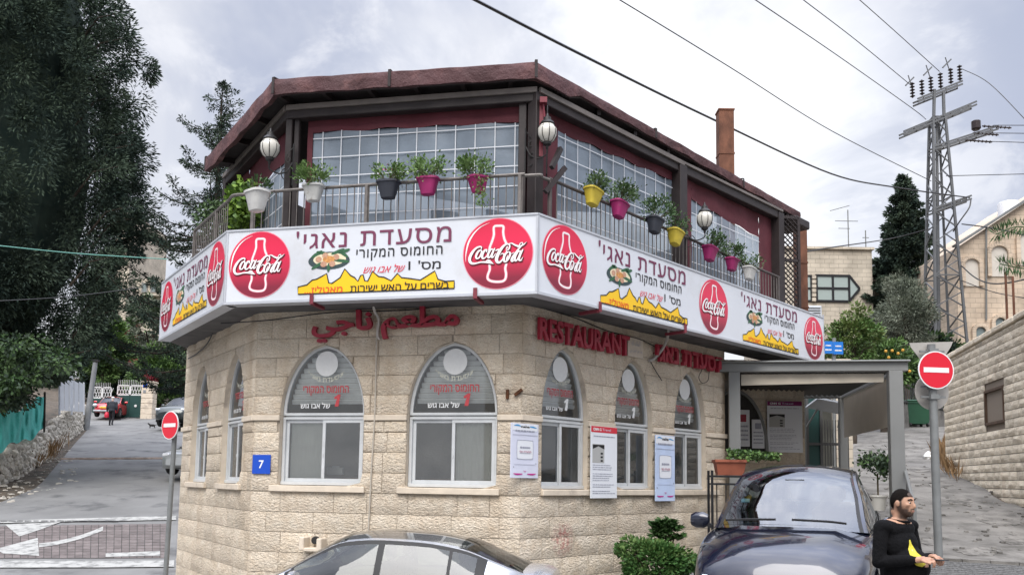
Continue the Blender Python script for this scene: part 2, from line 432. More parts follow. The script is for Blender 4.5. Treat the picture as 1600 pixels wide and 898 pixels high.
# ------------------------------------------------------------------ the restaurant
BLD = thing('restaurant_building', 'two storey cream stone corner restaurant with arched windows and maroon covered terrace', 'building', (WP[2][0], WP[2][1], 0))
def bframe(i): return Vector((WP[i][0]-WP[2][0], WP[i][1]-WP[2][1], 0)), ang(WP[i], WP[i+1])
ZS, ZB0, ZB1, ZTOP, ZBOT = 1.503, 2.458, 2.54, 4.25, -.92
courses = [ZBOT]
z = 1.234
low = []
while z > ZBOT+.1: low.append(z); z -= .2688
courses += sorted(low) + [1.503, 1.77, 2.04, 2.305]
CW = list(zip(courses, courses[1:])) + [(2.305, ZB0)] + [(ZB1+.262*k, min(ZB1+.262*(k+1), ZTOP)) for k in range(7) if ZB1+.262*k < ZTOP-.05]
ARCH_H = .96
def arch_hw(w, z):
    """half width of a window opening at height z"""
    if z < 1.59 or z > 2.535+ARCH_H: return 0.
    if z <= 2.535: return w/2
    h = w/2; H = ARCH_H; t = (z-2.535)/H
    Rr = (H*H+h*h)/(2*h); y = t*H
    pt = math.sqrt(max(Rr*Rr-y*y, 0))-(Rr-h); el = h*math.sqrt(max(1-t*t, 0))
    return max(.0, .24*pt+.76*el)
def rock(mb, x0, x1, z0, z1, rng, amp=1.):
    nx = max(3, min(7, int((x1-x0)/.09))); nz_ = 4; m = .014
    V = [(x0,0,z0),(x1,0,z0),(x1,0,z1),(x0,0,z1),(x0,.02,z0),(x1,.02,z0),(x1,.02,z1),(x0,.02,z1)]
    G = []
    for j in range(nz_):
        for i in range(nx):
            e = (i in (0, nx-1)) or (j in (0, nz_-1))
            jx = 0 if e else rng.uniform(-.3, .3)*(x1-x0)/nx
            G.append((x0+m+(x1-x0-2*m)*i/(nx-1)+jx, -.002 if e else -amp*rng.uniform(.008, .032), z0+m+(z1-z0-2*m)*j/(nz_-1)))
    o = 8; V += G
    F = [(o+j*nx+i, o+j*nx+i+1, o+(j+1)*nx+i+1, o+(j+1)*nx+i) for j in range(nz_-1) for i in range(nx-1)]
    bl, br, tr, tl = o, o+nx-1, o+nz_*nx-1, o+(nz_-1)*nx
    F += [(0,1)+tuple(range(br, bl-1, -1)), (2,3)+tuple(range(tl, tr+1)),
          (1,2)+tuple(o+j*nx+nx-1 for j in range(nz_-1, -1, -1)), (3,0)+tuple(o+j*nx for j in range(nz_))]
    F += [(0,4,5,1),(1,5,6,2),(2,6,7,3),(3,7,4,0)]
    mb.add(V, F)
def polystone(mb, poly, rng, amp=1.):
    cx_ = sum(p[0] for p in poly)/len(poly); cz_ = sum(p[1] for p in poly)/len(poly); n = len(poly)
    V = [(u, 0, v) for u, v in poly]+[(u, .02, v) for u, v in poly]
    V += [(cx_+(u-cx_)*.86, -.004-amp*rng.uniform(.004, .012), cz_+(v-cz_)*.86) for u, v in poly]+[(cx_, -amp*.022, cz_)]
    F = [(i, i+n, (i+1) % n+n, (i+1) % n) for i in range(n)]
    F += [(i, (i+1) % n, 2*n+(i+1) % n, 2*n+i) for i in range(n)]+[(2*n+i, 2*n+(i+1) % n, 3*n) for i in range(n)]
    mb.add(V, F)
NST = 0
def make_wall(loc, rz, L, ops, seed, zmin=-.2, first=True):
    """ops: list of (x centre, width). Mortar bed mesh with openings, each stone a child of its own."""
    global NST
    rng = random.Random(seed); mb = MB()
    zs = sorted(set([ZBOT, 1.59, 2.535, ZTOP]+[2.535+ARCH_H*k/14 for k in range(15)]+[2.535+ARCH_H+.001]))
    for a, b in zip(zs, zs[1:]):
        cuts = [(0, 0)]
        for xc, w in ops:
            ha, hb = arch_hw(w, a+1e-4), arch_hw(w, b-1e-4)
            if ha <= 0 and hb <= 0: continue
            cuts.append(((xc-ha, xc-hb), (xc+ha, xc+hb)))
        xs = [(0., 0.)]
        for c in cuts[1:]: xs += [c[0], c[1]]
        xs.append((L, L))
        for k in range(0, len(xs)-1, 2):
            (a0, b0), (a1, b1) = xs[k], xs[k+1]
            mb.add([(a0, .012, a), (a1, .012, a), (b1, .012, b), (b0, .012, b)], [(0,1,2,3)])
    for xc, w in ops:                   # reveals
        pz = [1.59]+[2.535+ARCH_H*k/16 for k in range(17)]
        pts = [(xc-arch_hw(w, q if q > 1.59 else 1.6), q) for q in pz]
        pts[-1] = (xc, 2.535+ARCH_H)
        pts = pts+[(2*xc-x, q) for x, q in pts[-2::-1]]
        n = len(pts)
        V = [(x, -.002, q) for x, q in pts]+[(x, .25, q) for x, q in pts]
        mb.cur = 1; mb.add(V, [(i, (i+1) % n, (i+1) % n+n, i+n) for i in range(n)]); mb.cur = 0
    mb.add([(0,.3,ZBOT),(L,.3,ZBOT),(L,.3,ZBOT+.01),(0,.3,ZBOT+.01)], [(0,1,2,3)])
    wall = mb.build('wall', [MMORT, MSMOOTH], BLD, loc=loc, rz=rz)
    g = .0038; off = 0; deep = MB()
    for ci, (z0, z1) in enumerate(CW):
        x = 0.; sh = rng.uniform(.2, .6) if ci % 2 else 0
        js = [0.]
        while x < L-.3:
            w = rng.uniform(.42, .82) if z0 < 2.3 or z0 > 3.4 else rng.uniform(.35, .7)
            x += w if len(js) > 1 or not sh else sh
            if x < L-.18: js.append(x)
        js.append(L)
        for a, b in zip(js, js[1:]):
            pieces = [(a+g, b-g, None)]
            for xc, w in ops:
                zz = [z0+g+(z1-z0-2*g)*k/6 for k in range(7)]
                hw = [arch_hw(w, q) for q in zz]
                if max(hw) <= 0: continue
                new = []
                for (p, q, poly) in pieces:
                    if q < xc-w/2 or p > xc+w/2: new.append((p, q, poly)); continue
                    if poly is not None: new.append((p, q, poly)); continue
                    L_ = [(min(q, xc-h-.004), zq) for h, zq in zip(hw, zz)]
                    R_ = [(max(p, xc+h+.004), zq) for h, zq in zip(hw, zz)]
                    if all(abs(t[0]-q) < 1e-6 for t in L_) or all(abs(t[0]-p) < 1e-6 for t in R_): new.append((p, q, None)); continue
                    l2 = [t for t in L_ if t[0] > p+.012]
                    if len(l2) > 1 and max(t[0] for t in l2)-p > .04: new.append((p, q, [(p, l2[0][1])]+l2+[(p, l2[-1][1])]))
                    r2 = [t for t in R_ if t[0] < q-.012]
                    if len(r2) > 1 and q-min(t[0] for t in r2) > .04: new.append((p, q, [(q, r2[-1][1])]+r2[::-1]+[(q, r2[0][1])]))
                pieces = new
            for p, q, poly in pieces:
                if q-p < .03: continue
                sm = deep if z1 < zmin else MB()
                if poly is None: rock(sm, p, q, z0+g, z1-g, rng)
                else:
                    pp = [poly[0]]
                    for t in poly[1:]:
                        if abs(t[0]-pp[-1][0])+abs(t[1]-pp[-1][1]) > 1e-4: pp.append(t)
                    if poly[1][0] < poly[0][0]: pp = pp
                    # orient counter-clockwise seen from the front
                    ar = sum(pp[i][0]*pp[(i+1) % len(pp)][1]-pp[(i+1) % len(pp)][0]*pp[i][1] for i in range(len(pp)))
                    if ar < 0: pp = pp[::-1]
                    polystone(sm, pp, rng)
                if sm is deep: continue
                sm.build('stone', MSTONE, wall, smooth=True); NST += 1
    if deep.v: deep.build('footing_stones', MSTONE, wall, smooth=True, kind='stuff')
    # band course and sills of dressed stone, each piece its own block
    ed = [0.]
    for xc, w in ops: ed += [xc-w/2-.002, xc+w/2+.002]
    ed.append(L)
    for k in range(0, len(ed), 2):
        if ed[k+1]-ed[k] > .02:
            q = MB(); e0 = .03 if k == 0 else 0; e1 = .03 if k == len(ed)-2 else 0
            q.bbox(((ed[k]+ed[k+1]-e0+e1)/2, 0, (ZB0+ZB1)/2), (ed[k+1]-ed[k]+e0+e1, .064, ZB1-ZB0-.004), .008); q.build('band_course', MSMOOTH, wall)
    return wall
MSILL = MSMOOTH

# ---- windows
SHUT = mat('roller shutter slats', (.80,.81,.79), .55, var=.15, vscale=5)
MFLY = mat('insect screen', (.70,.68,.62), .9, var=.15, vscale=2, bump=.2, bscale=400, bdist=.002)
MCURT = mat('pale curtain', (.80,.76,.68), .9, var=.2, vscale=5)
MDECW = mat('white decal', (.78,.79,.78), .5, var=.06, vscale=20)
MDECR = mat('faded red decal', (.50,.06,.07), .5)
MDECG = mat('faded cream decal', (.66,.66,.56), .55)
def arch_pts(w, n=22, inset=0.):
    P = []
    for k in range(n+1):
        t = math.sin(math.pi/2*k/n); q = 2.535+ARCH_H*t*.9999; P.append((-arch_hw(w, q) if k < n else 0, q))
    P = P+[(-x, q) for x, q in P[-2::-1]]
    if inset: P = [(x*(1-inset/(w/2)), 2.535+(q-2.535)*(1-inset/ARCH_H)) for x, q in P]
    return P
def arc_text(mb, s, z, y, w, bend, **k):
    add_text(mb, s, 0, z, y, w=w, fn=lambda u, v: (u*(1+v*1.2), v+bend*u*u), **k)
def make_window(wall_loc, rz, xc, w, kind, seed):
    """kind: which half shows the curtain, whether decals are strong"""
    rng = random.Random(seed)
    c, s_ = math.cos(rz), math.sin(rz)
    loc = Vector((wall_loc[0]+xc*c, wall_loc[1]+xc*s_, 0))
    f = MB(); Y0, Y1 = .075, .135
    P0, P1 = arch_pts(w-.01), arch_pts(w-.01, inset=.042); n = len(P0)
    V = [(x, Y0, q) for x, q in P0]+[(x, Y0, q) for x, q in P1]+[(x, Y1, q) for x, q in P1]
    f.add(V, [(i, i+1, n+i+1, n+i) for i in range(n-1)]+[(n+i, n+i+1, 2*n+i+1, 2*n+i) for i in range(n-1)])
    h = w/2-.005
    f.bbox((0, .105, 2.552), (2*h, .066, .036)); f.bbox((0, .105, 2.497), (2*h, .07, .034)); f.bbox((0, .125, 2.525), (2*h-.02, .02, .03))
    f.bbox((-h+.02, .105, 2.06), (.04, .064, .845)); f.bbox((h-.02, .105, 2.06), (.04, .064, .845)); f.bbox((0, .10, 1.618), (2*h, .09, .045))
    win = f.build('window', MALU, BLD, loc=loc, rz=rz)
    # sliding sashes
    for sd, yy in ((-1, .118), (1, .092)):
        q = MB(); a, b = (-h+.04, .02) if sd < 0 else (-.02, h-.04)
        m = (a+b)/2; ww = b-a; z0, z1 = 1.64, 2.48; t = .045
        q.bbox((m, yy, z0+t/2), (ww, .022, t)); q.bbox((m, yy, z1-t/2), (ww, .022, t))
        q.bbox((a+t/2, yy, (z0+z1)/2), (t, .022, z1-z0-2*t)); q.bbox((b-t/2, yy, (z0+z1)/2), (t, .022, z1-z0-2*t))
        sash = q.build('sash', MALU, win)
        q = MB(); q.box((m, yy+.002, (z0+z1)/2), (ww-2*t+.004, .005, z1-z0-2*t+.004)); q.build('pane', MGLASS, win)
        if sd > 0:
            q = MB(); q.bbox((a+.022, yy-.016, 2.0), (.014, .012, .05)); q.build('latch', MALU, win)
        cov = {'L': sd < 0, 'R': sd > 0, 'B': True, 'N': False}[kind]
        if cov:
            q = MB(); nx = 22
            q.grid([[(a+t+(ww-2*t)*i/nx, yy+.05+.008*math.sin(i*1.9+seed)*(1 if kind != 'L' else .4), zz) for i in range(nx+1)] for zz in (z0+t*.5, z1-t*.5)])
            q.build('screen', MFLY if kind in 'LR' else MCURT, win, smooth=True)
    q = MB(); pp = arch_pts(w-.01, inset=.04); q.add([(x, .105, zq) for x, zq in pp], [tuple(range(len(pp)-1, -1, -1))]); q.build('arch_pane', MGLASS, win)
    # lowered roller shutter behind the arch, one slat per lath
    if kind != 'L' or True:
        q = MB(); zz = 2.70
        while zz < 3.44:
            hw = arch_hw(w, zz+.06)-.05
            if hw > .05: q.add([(-hw, .20, zz), (hw, .20, zz), (hw, .178, zz+.05), (-hw, .178, zz+.05), (hw, .20, zz+.068), (-hw, .20, zz+.068)], [(0,1,2,3),(3,2,4,5)])
            zz += .072
        q.build('roller_shutter', SHUT if rz > -.9 else MDARK, win)
    # lettering on the arch pane
    y = .099
    q = MB(); rr = .165 if w > 1.1 else .16
    q.add([(rr*math.cos(2*math.pi*k/40), y, 3.245-.03*(w < 1.1)+rr*1.05*math.sin(2*math.pi*k/40)) for k in range(40)], [tuple(range(40))])
    if rz > -.9: q.build('round_decal', MDECW, win)
    q = MB(); arc_text(q, heb("מסעדת נאגי'"), 3.025, y, w*.42, 1.35, bold=.015); q.build('lettering', MDECG, win)
    q = MB(); add_text(q, heb('החומוס המקורי'), 0, 2.875, y, w=w*.55, h=.135, bold=.014); q.build('lettering', MDECR if seed % 2 else MDECR, win)
    q = MB(); kx = w*.14; q.add([(kx+a, y, 2.66+b) for a, b in ((-.035,0),(.02,0),(.048,.165),(.012,.165),(-.045,.125),(-.04,.098),(-.005,.11),(-.02,.0))], [(0,1,2,3,6),(3,4,5,6)]); q.build('numeral', MDECR if rz < .3 else MDECW, win)
    q = MB(); add_text(q, heb('של אבו גוש'), -w*.12, 2.675, y-.001, w=w*.36, bold=.02); q.build('lettering', MDECW, win)
    # sill
    return win
la, ra = bframe(0), bframe(1)
OPS = [[(1.20, 1.06), (3.09, 1.06)], [(1.01, 1.22), (2.84, 1.22)], [(.88, .97), (2.47, .96), (4.04, .95)]]
LEN = [4.096, 3.766, 5.162]
KIND = [['B', 'B'], ['L', 'R'], ['R', 'R', 'R']]
for i in range(3):
    loc, rz = bframe(i)
    wall = make_wall(loc, rz, LEN[i], OPS[i], 11+i)
    for j, (xc, w) in enumerate(OPS[i]):
        make_window(loc, rz, xc, w, KIND[i][j], i*3+j)
        if i < 2:
            q = MB(); q.bbox((xc-.03, .03, 1.546), (w+.16, .17, .084), .008); q.build('sill', MSILL, wall)
    if i == 2:
        for a, b in ((.37, 1.32), (1.95, 2.93), (3.45, 4.86)):
            pass
        q = MB(); x = .38
        for b in (1.9, 3.4, 4.88):
            q = MB(); q.bbox(((x+b)/2, .03, 1.546), (b-x-.004, .17, .084), .01); q.build('sill', MSILL, wall); x = b
print('stones', NST)
# side wall round the corner behind the pergola, and rear walls (plain, partly seen from a step aside)
RB = [(3.655, 14.765), (2.6, 17.0)]
def plain_wall(a, b, z0, z1, m, name='rear_wall', th=.25):
    rz = ang(a, b); L = dist(a, b); q = MB(); q.box((L/2, th/2, (z0+z1)/2), (L, th, z1-z0))
    return q.build(name, m, BLD, loc=(a[0]-WP[2][0], a[1]-WP[2][1], 0), rz=rz)
MSTW = mat('rear stone wall', (.50,.41,.32), .9, var=.2, vscale=2, bump=.6, bscale=20, bdist=.02)
BACKL, BACKR = (-1.2, 19.5), (5.6, 17.6)
# inside: floor, back partition
q = MB(); q.add([(x-WP[2][0], y-WP[2][1], .95) for x, y in ((-5.6,15.3),(-3.4,12.0),(.1,11.2),(3.5,14.9),(1.5,18),(-3.,19))], [(0,1,2,3,4,5)]); q.build('inside_floor', mat('inside floor', (.14,.12,.10), .5), BLD)
q = MB(); q.add([(x-WP[2][0], y-WP[2][1], 4.1) for x, y in ((-5.6,15.3),(-3.4,12.0),(.1,11.2),(3.5,14.9),(1.5,18),(-3.,19))], [(0,1,2,3,4,5)]); q.build('inside_ceiling', mat('inside ceiling', (.3,.29,.27), .8), BLD)
plain_wall((3.6, 14.8), (2.2, 17.5), ZBOT, 4.1, MSTW); plain_wall((2.2, 17.5), (-2.6, 19.2), ZBOT, 4.1, MSTW); plain_wall((-2.6, 19.2), (-5.78, 15.27), ZBOT, 4.1, MSTW)
# dining table and chairs seen dimly through the panes
MTAB = mat('table wood', (.20,.12,.07), .5); MPAP = mat('white paper', (.75,.75,.73), .7)
for k, (x, y) in enumerate(((-2.4, 12.6), (-.9, 12.3), (1.0, 13.7), (1.6, 15.4))):
    t = thing('dining_table', ['wooden table inside behind the left large window', 'wooden table inside behind the middle large window', 'wooden table inside behind the right hand facade near the corner', 'wooden table inside behind the last arched window'][k], 'table', (x, y, .95))
    q = MB(); q.bbox((0,0,.74), (.9,.7,.04)); q.build('tabletop', MTAB, t)
    for a in (-.38, .38):
        for b in (-.28, .28):
            q = MB(); q.bbox((a,b,.36), (.05,.05,.72)); q.build('leg', MTAB, t)
nb = thing('napkin_box', 'small white box on the table behind the left large window', 'box', tuple(at(524, 741, 12.25)))
q = MB(); q.bbox((0,0,.05), (.22,.13,.1)); q.build('carton', MPAP, nb); q = MB(); q.bbox((0,0,.11), (.1,.03,.03)); q.build('napkin', MPAP, nb)
# drain outlet: stone spout with an iron pipe
loc, rz = bframe(1)
q = MB(); q.bbox((.87, -.09, .83), (.07, .2, .17), .01); q.bbox((1.12, -.09, .82), (.07, .2, .17), .01); q.bbox((1.0, -.09, .755), (.2, .2, .05), .01)
sp = q.build('drain_spout', MSMOOTH, BLD, loc=loc, rz=rz)
q = MB(); q.tube([(1.0, .02, .87), (1.0, -.06, .87)], .05, 14); q.build('pipe', mat('black pipe', (.02,.02,.02), .6), sp)
# ------------------------------------------------------------------ the wrap-round shop sign
def onface(px, py, A, B, off=0.):
    """(distance along, height) of photo pixel on the vertical plane through A, B moved outward by off"""
    L = dist(A, B); d = Vector(((B[0]-A[0])/L, (B[1]-A[1])/L)); n = Vector((d.y, -d.x))
    r = ray(px, py); A = Vector(A); t = (A+n*off).dot(n)/Vector((r.x, r.y)).dot(n); P = r*t
    return (Vector((P.x, P.y))-A).dot(d), P.z+EYE
ST0, ST1 = 4.896, 3.924
def catmull(P, k=5, closed=False):
    P = [Vector(p) for p in P]; n = len(P); out = []
    for i in range(n if closed else n-1):
        a, b, c, d = (P[(i-1) % n], P[i], P[(i+1) % n], P[(i+2) % n]) if closed else (P[max(i-1,0)], P[i], P[i+1], P[min(i+2,n-1)])
        for j in range(k):
            t = j/k; out.append(.5*((2*b)+(c-a)*t+(2*a-5*b+4*c-d)*t*t+(3*b-a-3*c+d)*t**3))
    if not closed: out.append(P[-1])
    return out
def ribbon(mb, pts, w, y, closed=False, k=5, off=(0,0), step=0.0):
    """flat stroke of changing width on the plane y; pts are (x, z[, width])"""
    Q = catmull([(p[0], p[1], (p[2] if len(p) > 2 else w)) for p in pts], k, closed)
    n = len(Q); V = []
    for i, q in enumerate(Q):
        a = Q[i-1] if (i or closed) else q; b = Q[(i+1) % n] if (i < n-1 or closed) else q
        t = Vector((b.x-a.x, b.y-a.y)); t = t.normalized() if t.length > 1e-9 else Vector((1,0)); m = Vector((-t.y, t.x))*max(q.z, .0005)/2
        yy = y-step*i/n
        V += [(q.x+m.x+off[0], yy, q.y+m.y+off[1]), (q.x-m.x+off[0], yy, q.y-m.y+off[1])]
    mb.add(V, [(2*i, 2*i+1, (2*i+3) % (2*n), (2*i+2) % (2*n)) for i in range(n if closed else n-1)])
    if not closed:
        for q in (Q[0], Q[-1]):
            r_ = q.z/2; mb.add([(q.x+off[0]+r_*math.cos(a*math.pi/4), y-.0002, q.y+off[1]+r_*math.sin(a*math.pi/4)) for a in range(8)], [tuple(range(7,-1,-1))])
def disc_mat():
    m = bpy.data.materials.new('printed disc'); m.use_nodes = True; t = m.node_tree; b = t.nodes['Principled BSDF']; L = t.links.new
    b.inputs['Roughness'].default_value = .3
    tcn = t.nodes.new('ShaderNodeTexCoord'); sp = t.nodes.new('ShaderNodeSeparateXYZ'); L(tcn.outputs['Object'], sp.inputs[0])
    cr = t.nodes.new('ShaderNodeValToRGB'); e = cr.color_ramp; e.elements[0].position = .14; e.elements[0].color = (.22,.012,.035,1)
    e.elements[1].position = .95; e.elements[1].color = (.62,.012,.055,1)
    x = e.elements.new(.40); x.color = (.55,.018,.06,1); x = e.elements.new(.7); x.color = (.70,.016,.07,1)
    mr = t.nodes.new('ShaderNodeMapRange'); mr.inputs[1].default_value = -.42; mr.inputs[2].default_value = .42
    L(sp.outputs[2], mr.inputs[0]); L(mr.outputs[0], cr.inputs[0]); L(cr.outputs[0], b.inputs['Base Color']); return m
MDISC = disc_mat(); MPINK = mat('print pink rim', (.80,.25,.32), .35); MPRW = mat('print white', (.85,.82,.82), .35); MSHD = mat('print deep red', (.10,.005,.012), .4)
K = 1/400*.44
def zz(pts): return [((p[0]-435)*K, -(p[1]-452)*K*.988, (p[2] if len(p) > 2 else 16)*K) for p in pts]
SCRIPT = [
 [(247,398,7),(250,374,15),(222,368,17),(180,390,22),(142,435,30),(118,490,32),(122,532,30),(148,555,24),(190,555,17),(240,545,15),(300,546,19),(345,554,20),(392,570,3)],
 [(292,545,4),(326,526,14),(352,540,16),(388,567,3)],
 [(246,402,12),(214,422,22),(192,465,24),(194,497,20),(218,498,14),(242,468,18),(254,428,18),(244,404,9)],
 [(254,428,5),(270,422,7),(282,412,9)],
 [(308,428,14),(312,408,16),(286,414,20),(262,460,26),(264,498,22),(288,500,14),(322,468,7)],
 [(388,408,10),(360,404,18),(334,440,24),(324,480,24),(338,498,16),(362,468,12),(386,412,12)],
 [(402,396,12),(374,455,24),(368,490,22),(386,492,12),(416,450,5)],
 [(416,420,14),(444,408,16)],
 [(538,395,5),(548,422,9),(568,400,14),(570,366,14),(544,352,16),(505,370,24),(464,420,34),(432,482,38),(424,530,34),(446,556,26),(474,546,18),(504,508,16),(508,470,16),(484,456,9),(468,474,6)],
 [(548,356,6),(590,346,12),(630,368,18),(676,384,18),(722,370,13),(758,340,3)],
 [(562,440,12),(530,456,22),(508,500,26),(512,545,22),(538,546,16),(566,505,22),(578,460,20),(562,440,10)],
 [(578,462,5),(600,462,6),(622,450,6)],
 [(664,398,8),(690,352,9),(714,346,9),(712,368,9),(668,420,18),(618,490,26),(594,535,24),(606,550,16),(632,524,6)],
 [(696,436,10),(664,446,18),(636,490,24),(630,535,22),(648,545,14),(672,505,12),(694,440,12)],
 [(718,424,12),(690,480,24),(676,526,22),(692,546,14),(720,510,5)],
 [(702,542,10),(705,545,10)]]
BOTTLE = [(388,150),(440,140),(494,150),(494,215),(506,285),(532,350),(542,420),(536,560),(524,625),(534,690),(526,745),(495,770),(430,774),(365,762),(328,735),(328,690),(348,630),(342,560),(338,470),(342,390),(368,315),(388,240)]
def circ(r, y, n=56): return [(r*math.cos(2*math.pi*k/n), y, r*math.sin(2*math.pi*k/n)) for k in range(n)]
def meshes_disc():
    out = []
    def one(name, m, fn):
        q = MB(); fn(q); out.append((name, q.mesh(name, m)))
    one('rim', MPINK, lambda q: q.add(circ(.44, -.004), [tuple(range(56))]))
    one('disc_face', MDISC, lambda q: q.add(circ(.43, -.006), [tuple(range(56))]))
    one('glow_line', MPINK, lambda q: ribbon(q, zz([(x, y, 34) for x, y in BOTTLE]), 0, -.008, closed=True, k=4))
    one('bottle_outline', MPRW, lambda q: ribbon(q, zz([(x, y, 19) for x, y in BOTTLE]), 0, -.010, closed=True, k=4))
    one('highlight', MPRW, lambda q: ribbon(q, zz([(335,98,2),(240,140,8),(165,205,15),(105,300,20),(80,390,16),(70,470,8),(72,535,2)]), 0, -.010))
    def sh(q):
        for s in SCRIPT: ribbon(q, zz([(a+5, b+8, c+12) for a, b, c in s]), 0, -.012, k=4, step=.0002)
    one('script_shadow', MSHD, sh)
    def sc(q):
        for s in SCRIPT: ribbon(q, zz(s), 0, -.014, k=4, step=.0002)
    one('script_lettering', MPRW, sc)
    return out
DISC = meshes_disc()
# group of printed words, flame strip and platter; x from the group's centre, z absolute
def rel(px, py):
    s, z = onface(px, py, SP[1], SP[2]); return s-2.04, z
YEL = [(387,430),(387,395),(430,385),(455,362),(475,358),(500,345),(525,330),(535,375),(550,378),(590,350),(612,308),(640,340),(660,350),(675,368),(688,340),(700,336),(708,365),(722,368),(745,320),(775,345),(800,348),(835,365),(865,330),(885,350),(930,355),(975,362),(1045,318),(1060,358),(1095,368),(1138,365),(1138,398)]
MPLATE = mat('platter print dark', (.035,.06,.065), .5); MCREAM = mat('platter print cream', (.72,.64,.44), .5)
MFAL = mat('platter print brown', (.42,.22,.15), .5, col2=(.55,.33,.22), vscale=40); MCHK = mat('platter print orange', (.70,.36,.12), .5, col2=(.45,.18,.05), vscale=60)
MLEAFP = mat('platter print green', (.03,.11,.05), .5); MFAL2 = mat('platter print egg', (.82,.80,.66), .5)
def group_meshes():
    out = []
    q = MB(); add_text(q, heb("מסעדת נאגי'"), 0, 4.715, -.004, w=2.08, h=.235, bold=.006, space=1.12); out.append(('title_lettering', q.mesh('title_lettering', MMAROON)))
    q = MB(); add_text(q, heb('החומוס המקורי'), .36, 4.485, -.004, w=1.14, h=.15, bold=.012, space=1.12); out.append(('subtitle_lettering', q.mesh('subtitle_lettering', MBLACK)))
    q = MB(); add_text(q, '1 '+heb("מס'"), .70, 4.325, -.004, w=.42, h=.115, bold=.012); out.append(('number_lettering', q.mesh('number_lettering', MBLACK)))
    q = MB(); add_text(q, heb('של אבו גוש'), .17, 4.30, -.004, w=.56, h=.10, shear=.45); out.append(('cursive_lettering', q.mesh('cursive_lettering', MRED)))
    P = [rel(340+x/3.077, 320+y/3.077) for x, y in YEL]; P.append((P[-1][0], P[0][1]))
    q = MB(); ribbon(q, [(x, z_, .016) for x, z_ in P], 0, -.006, closed=True, k=1)
    out.append(('flame_outline', q.mesh('flame_outline', MBLACK)))
    q = MB(); base = 3.995
    tri = P[1:]
    zb_ = P[0][1]
    V = []; 
    for x, z_ in tri: V += [(x, -.003, z_), (x, -.003, zb_+.0)]
    q.add(V, [(2*i+1, 2*i+3, 2*i+2, 2*i) for i in range(len(tri)-1)]); out.append(('flame_strip', q.mesh('flame_strip', MYEL)))
    q = MB(); add_text(q, heb('בשרים על האש ישירות'), .375, 4.068, -.006, w=1.30, h=.10, bold=.012); out.append(('flame_lettering', q.mesh('flame_lettering', MBLACK)))
    q = MB(); add_text(q, '...'+heb('מאטליז'), -.64, 4.066, -.006, w=.52, h=.095, bold=.012); out.append(('flame_lettering', q.mesh('flame_lettering', mat('print orange red', (.70,.10,.02), .4))))
    q = MB(); cx_, cz_ = -.58, 4.44
    el = lambda a, b, c, d, y, n=24, rot=0: [(a+c*math.cos(2*math.pi*k/n)*math.cos(rot)-d*math.sin(2*math.pi*k/n)*math.sin(rot), y, b+c*math.cos(2*math.pi*k/n)*math.sin(rot)+d*math.sin(2*math.pi*k/n)*math.cos(rot)) for k in range(n)]
    q.add(el(cx_, cz_-.005, .285, .115, -.004), [tuple(range(24))])
    q.cur = 1; q.add(el(cx_+.01, cz_+.01, .225, .083, -.006), [tuple(range(24))])
    q.cur = 4
    for a, b, c, r_ in ((-.17,.085,.09,.5),(-.1,.10,.08,-.2),(.12,.105,.1,.35),(.2,.07,.08,-.6),(.17,-.015,.12,-.15),(-.16,-.065,.09,.5),(-.0,-.095,.06,1.5),(.22,.11,.07,.3)):
        q.add(el(cx_+a, cz_+b, c, .022, -.0065, 10, r_), [tuple(range(10))])
    q.cur = 2
    for a, b in ((-.14,.015),(-.05,.06),(.10,.035),(-.07,-.05),(.05,-.05)): q.add(el(cx_+a, cz_+b, .043, .038, -.009, 14), [tuple(range(14))])
    q.cur = 3; q.add(el(cx_, cz_+.01, .085, .045, -.008, 14), [tuple(range(14))])
    for k in range(9): q.add(el(cx_+.07*math.cos(k*2.4), cz_+.012+.035*math.sin(k*2.4), .014, .012, -.0095, 6), [tuple(range(6))])
    out.append(('platter_picture', q.mesh('platter_picture', [MPLATE, MCREAM, MFAL, MCHK, MLEAFP])))
    return out
GRP = group_meshes()
SIGN = thing('shop_sign', 'long white shop sign with red discs and Hebrew lettering wrapped round the building', 'sign', (SP[2][0], SP[2][1], 0))
SL = [dist(SP[i], SP[i+1]) for i in range(3)]
MTRIM = mat('sign trim', (.52,.54,.58), .35, .2, var=.1, vscale=3)
MSOF = mat('soffit sheet', (.12,.115,.115), .8, var=.4, vscale=3)
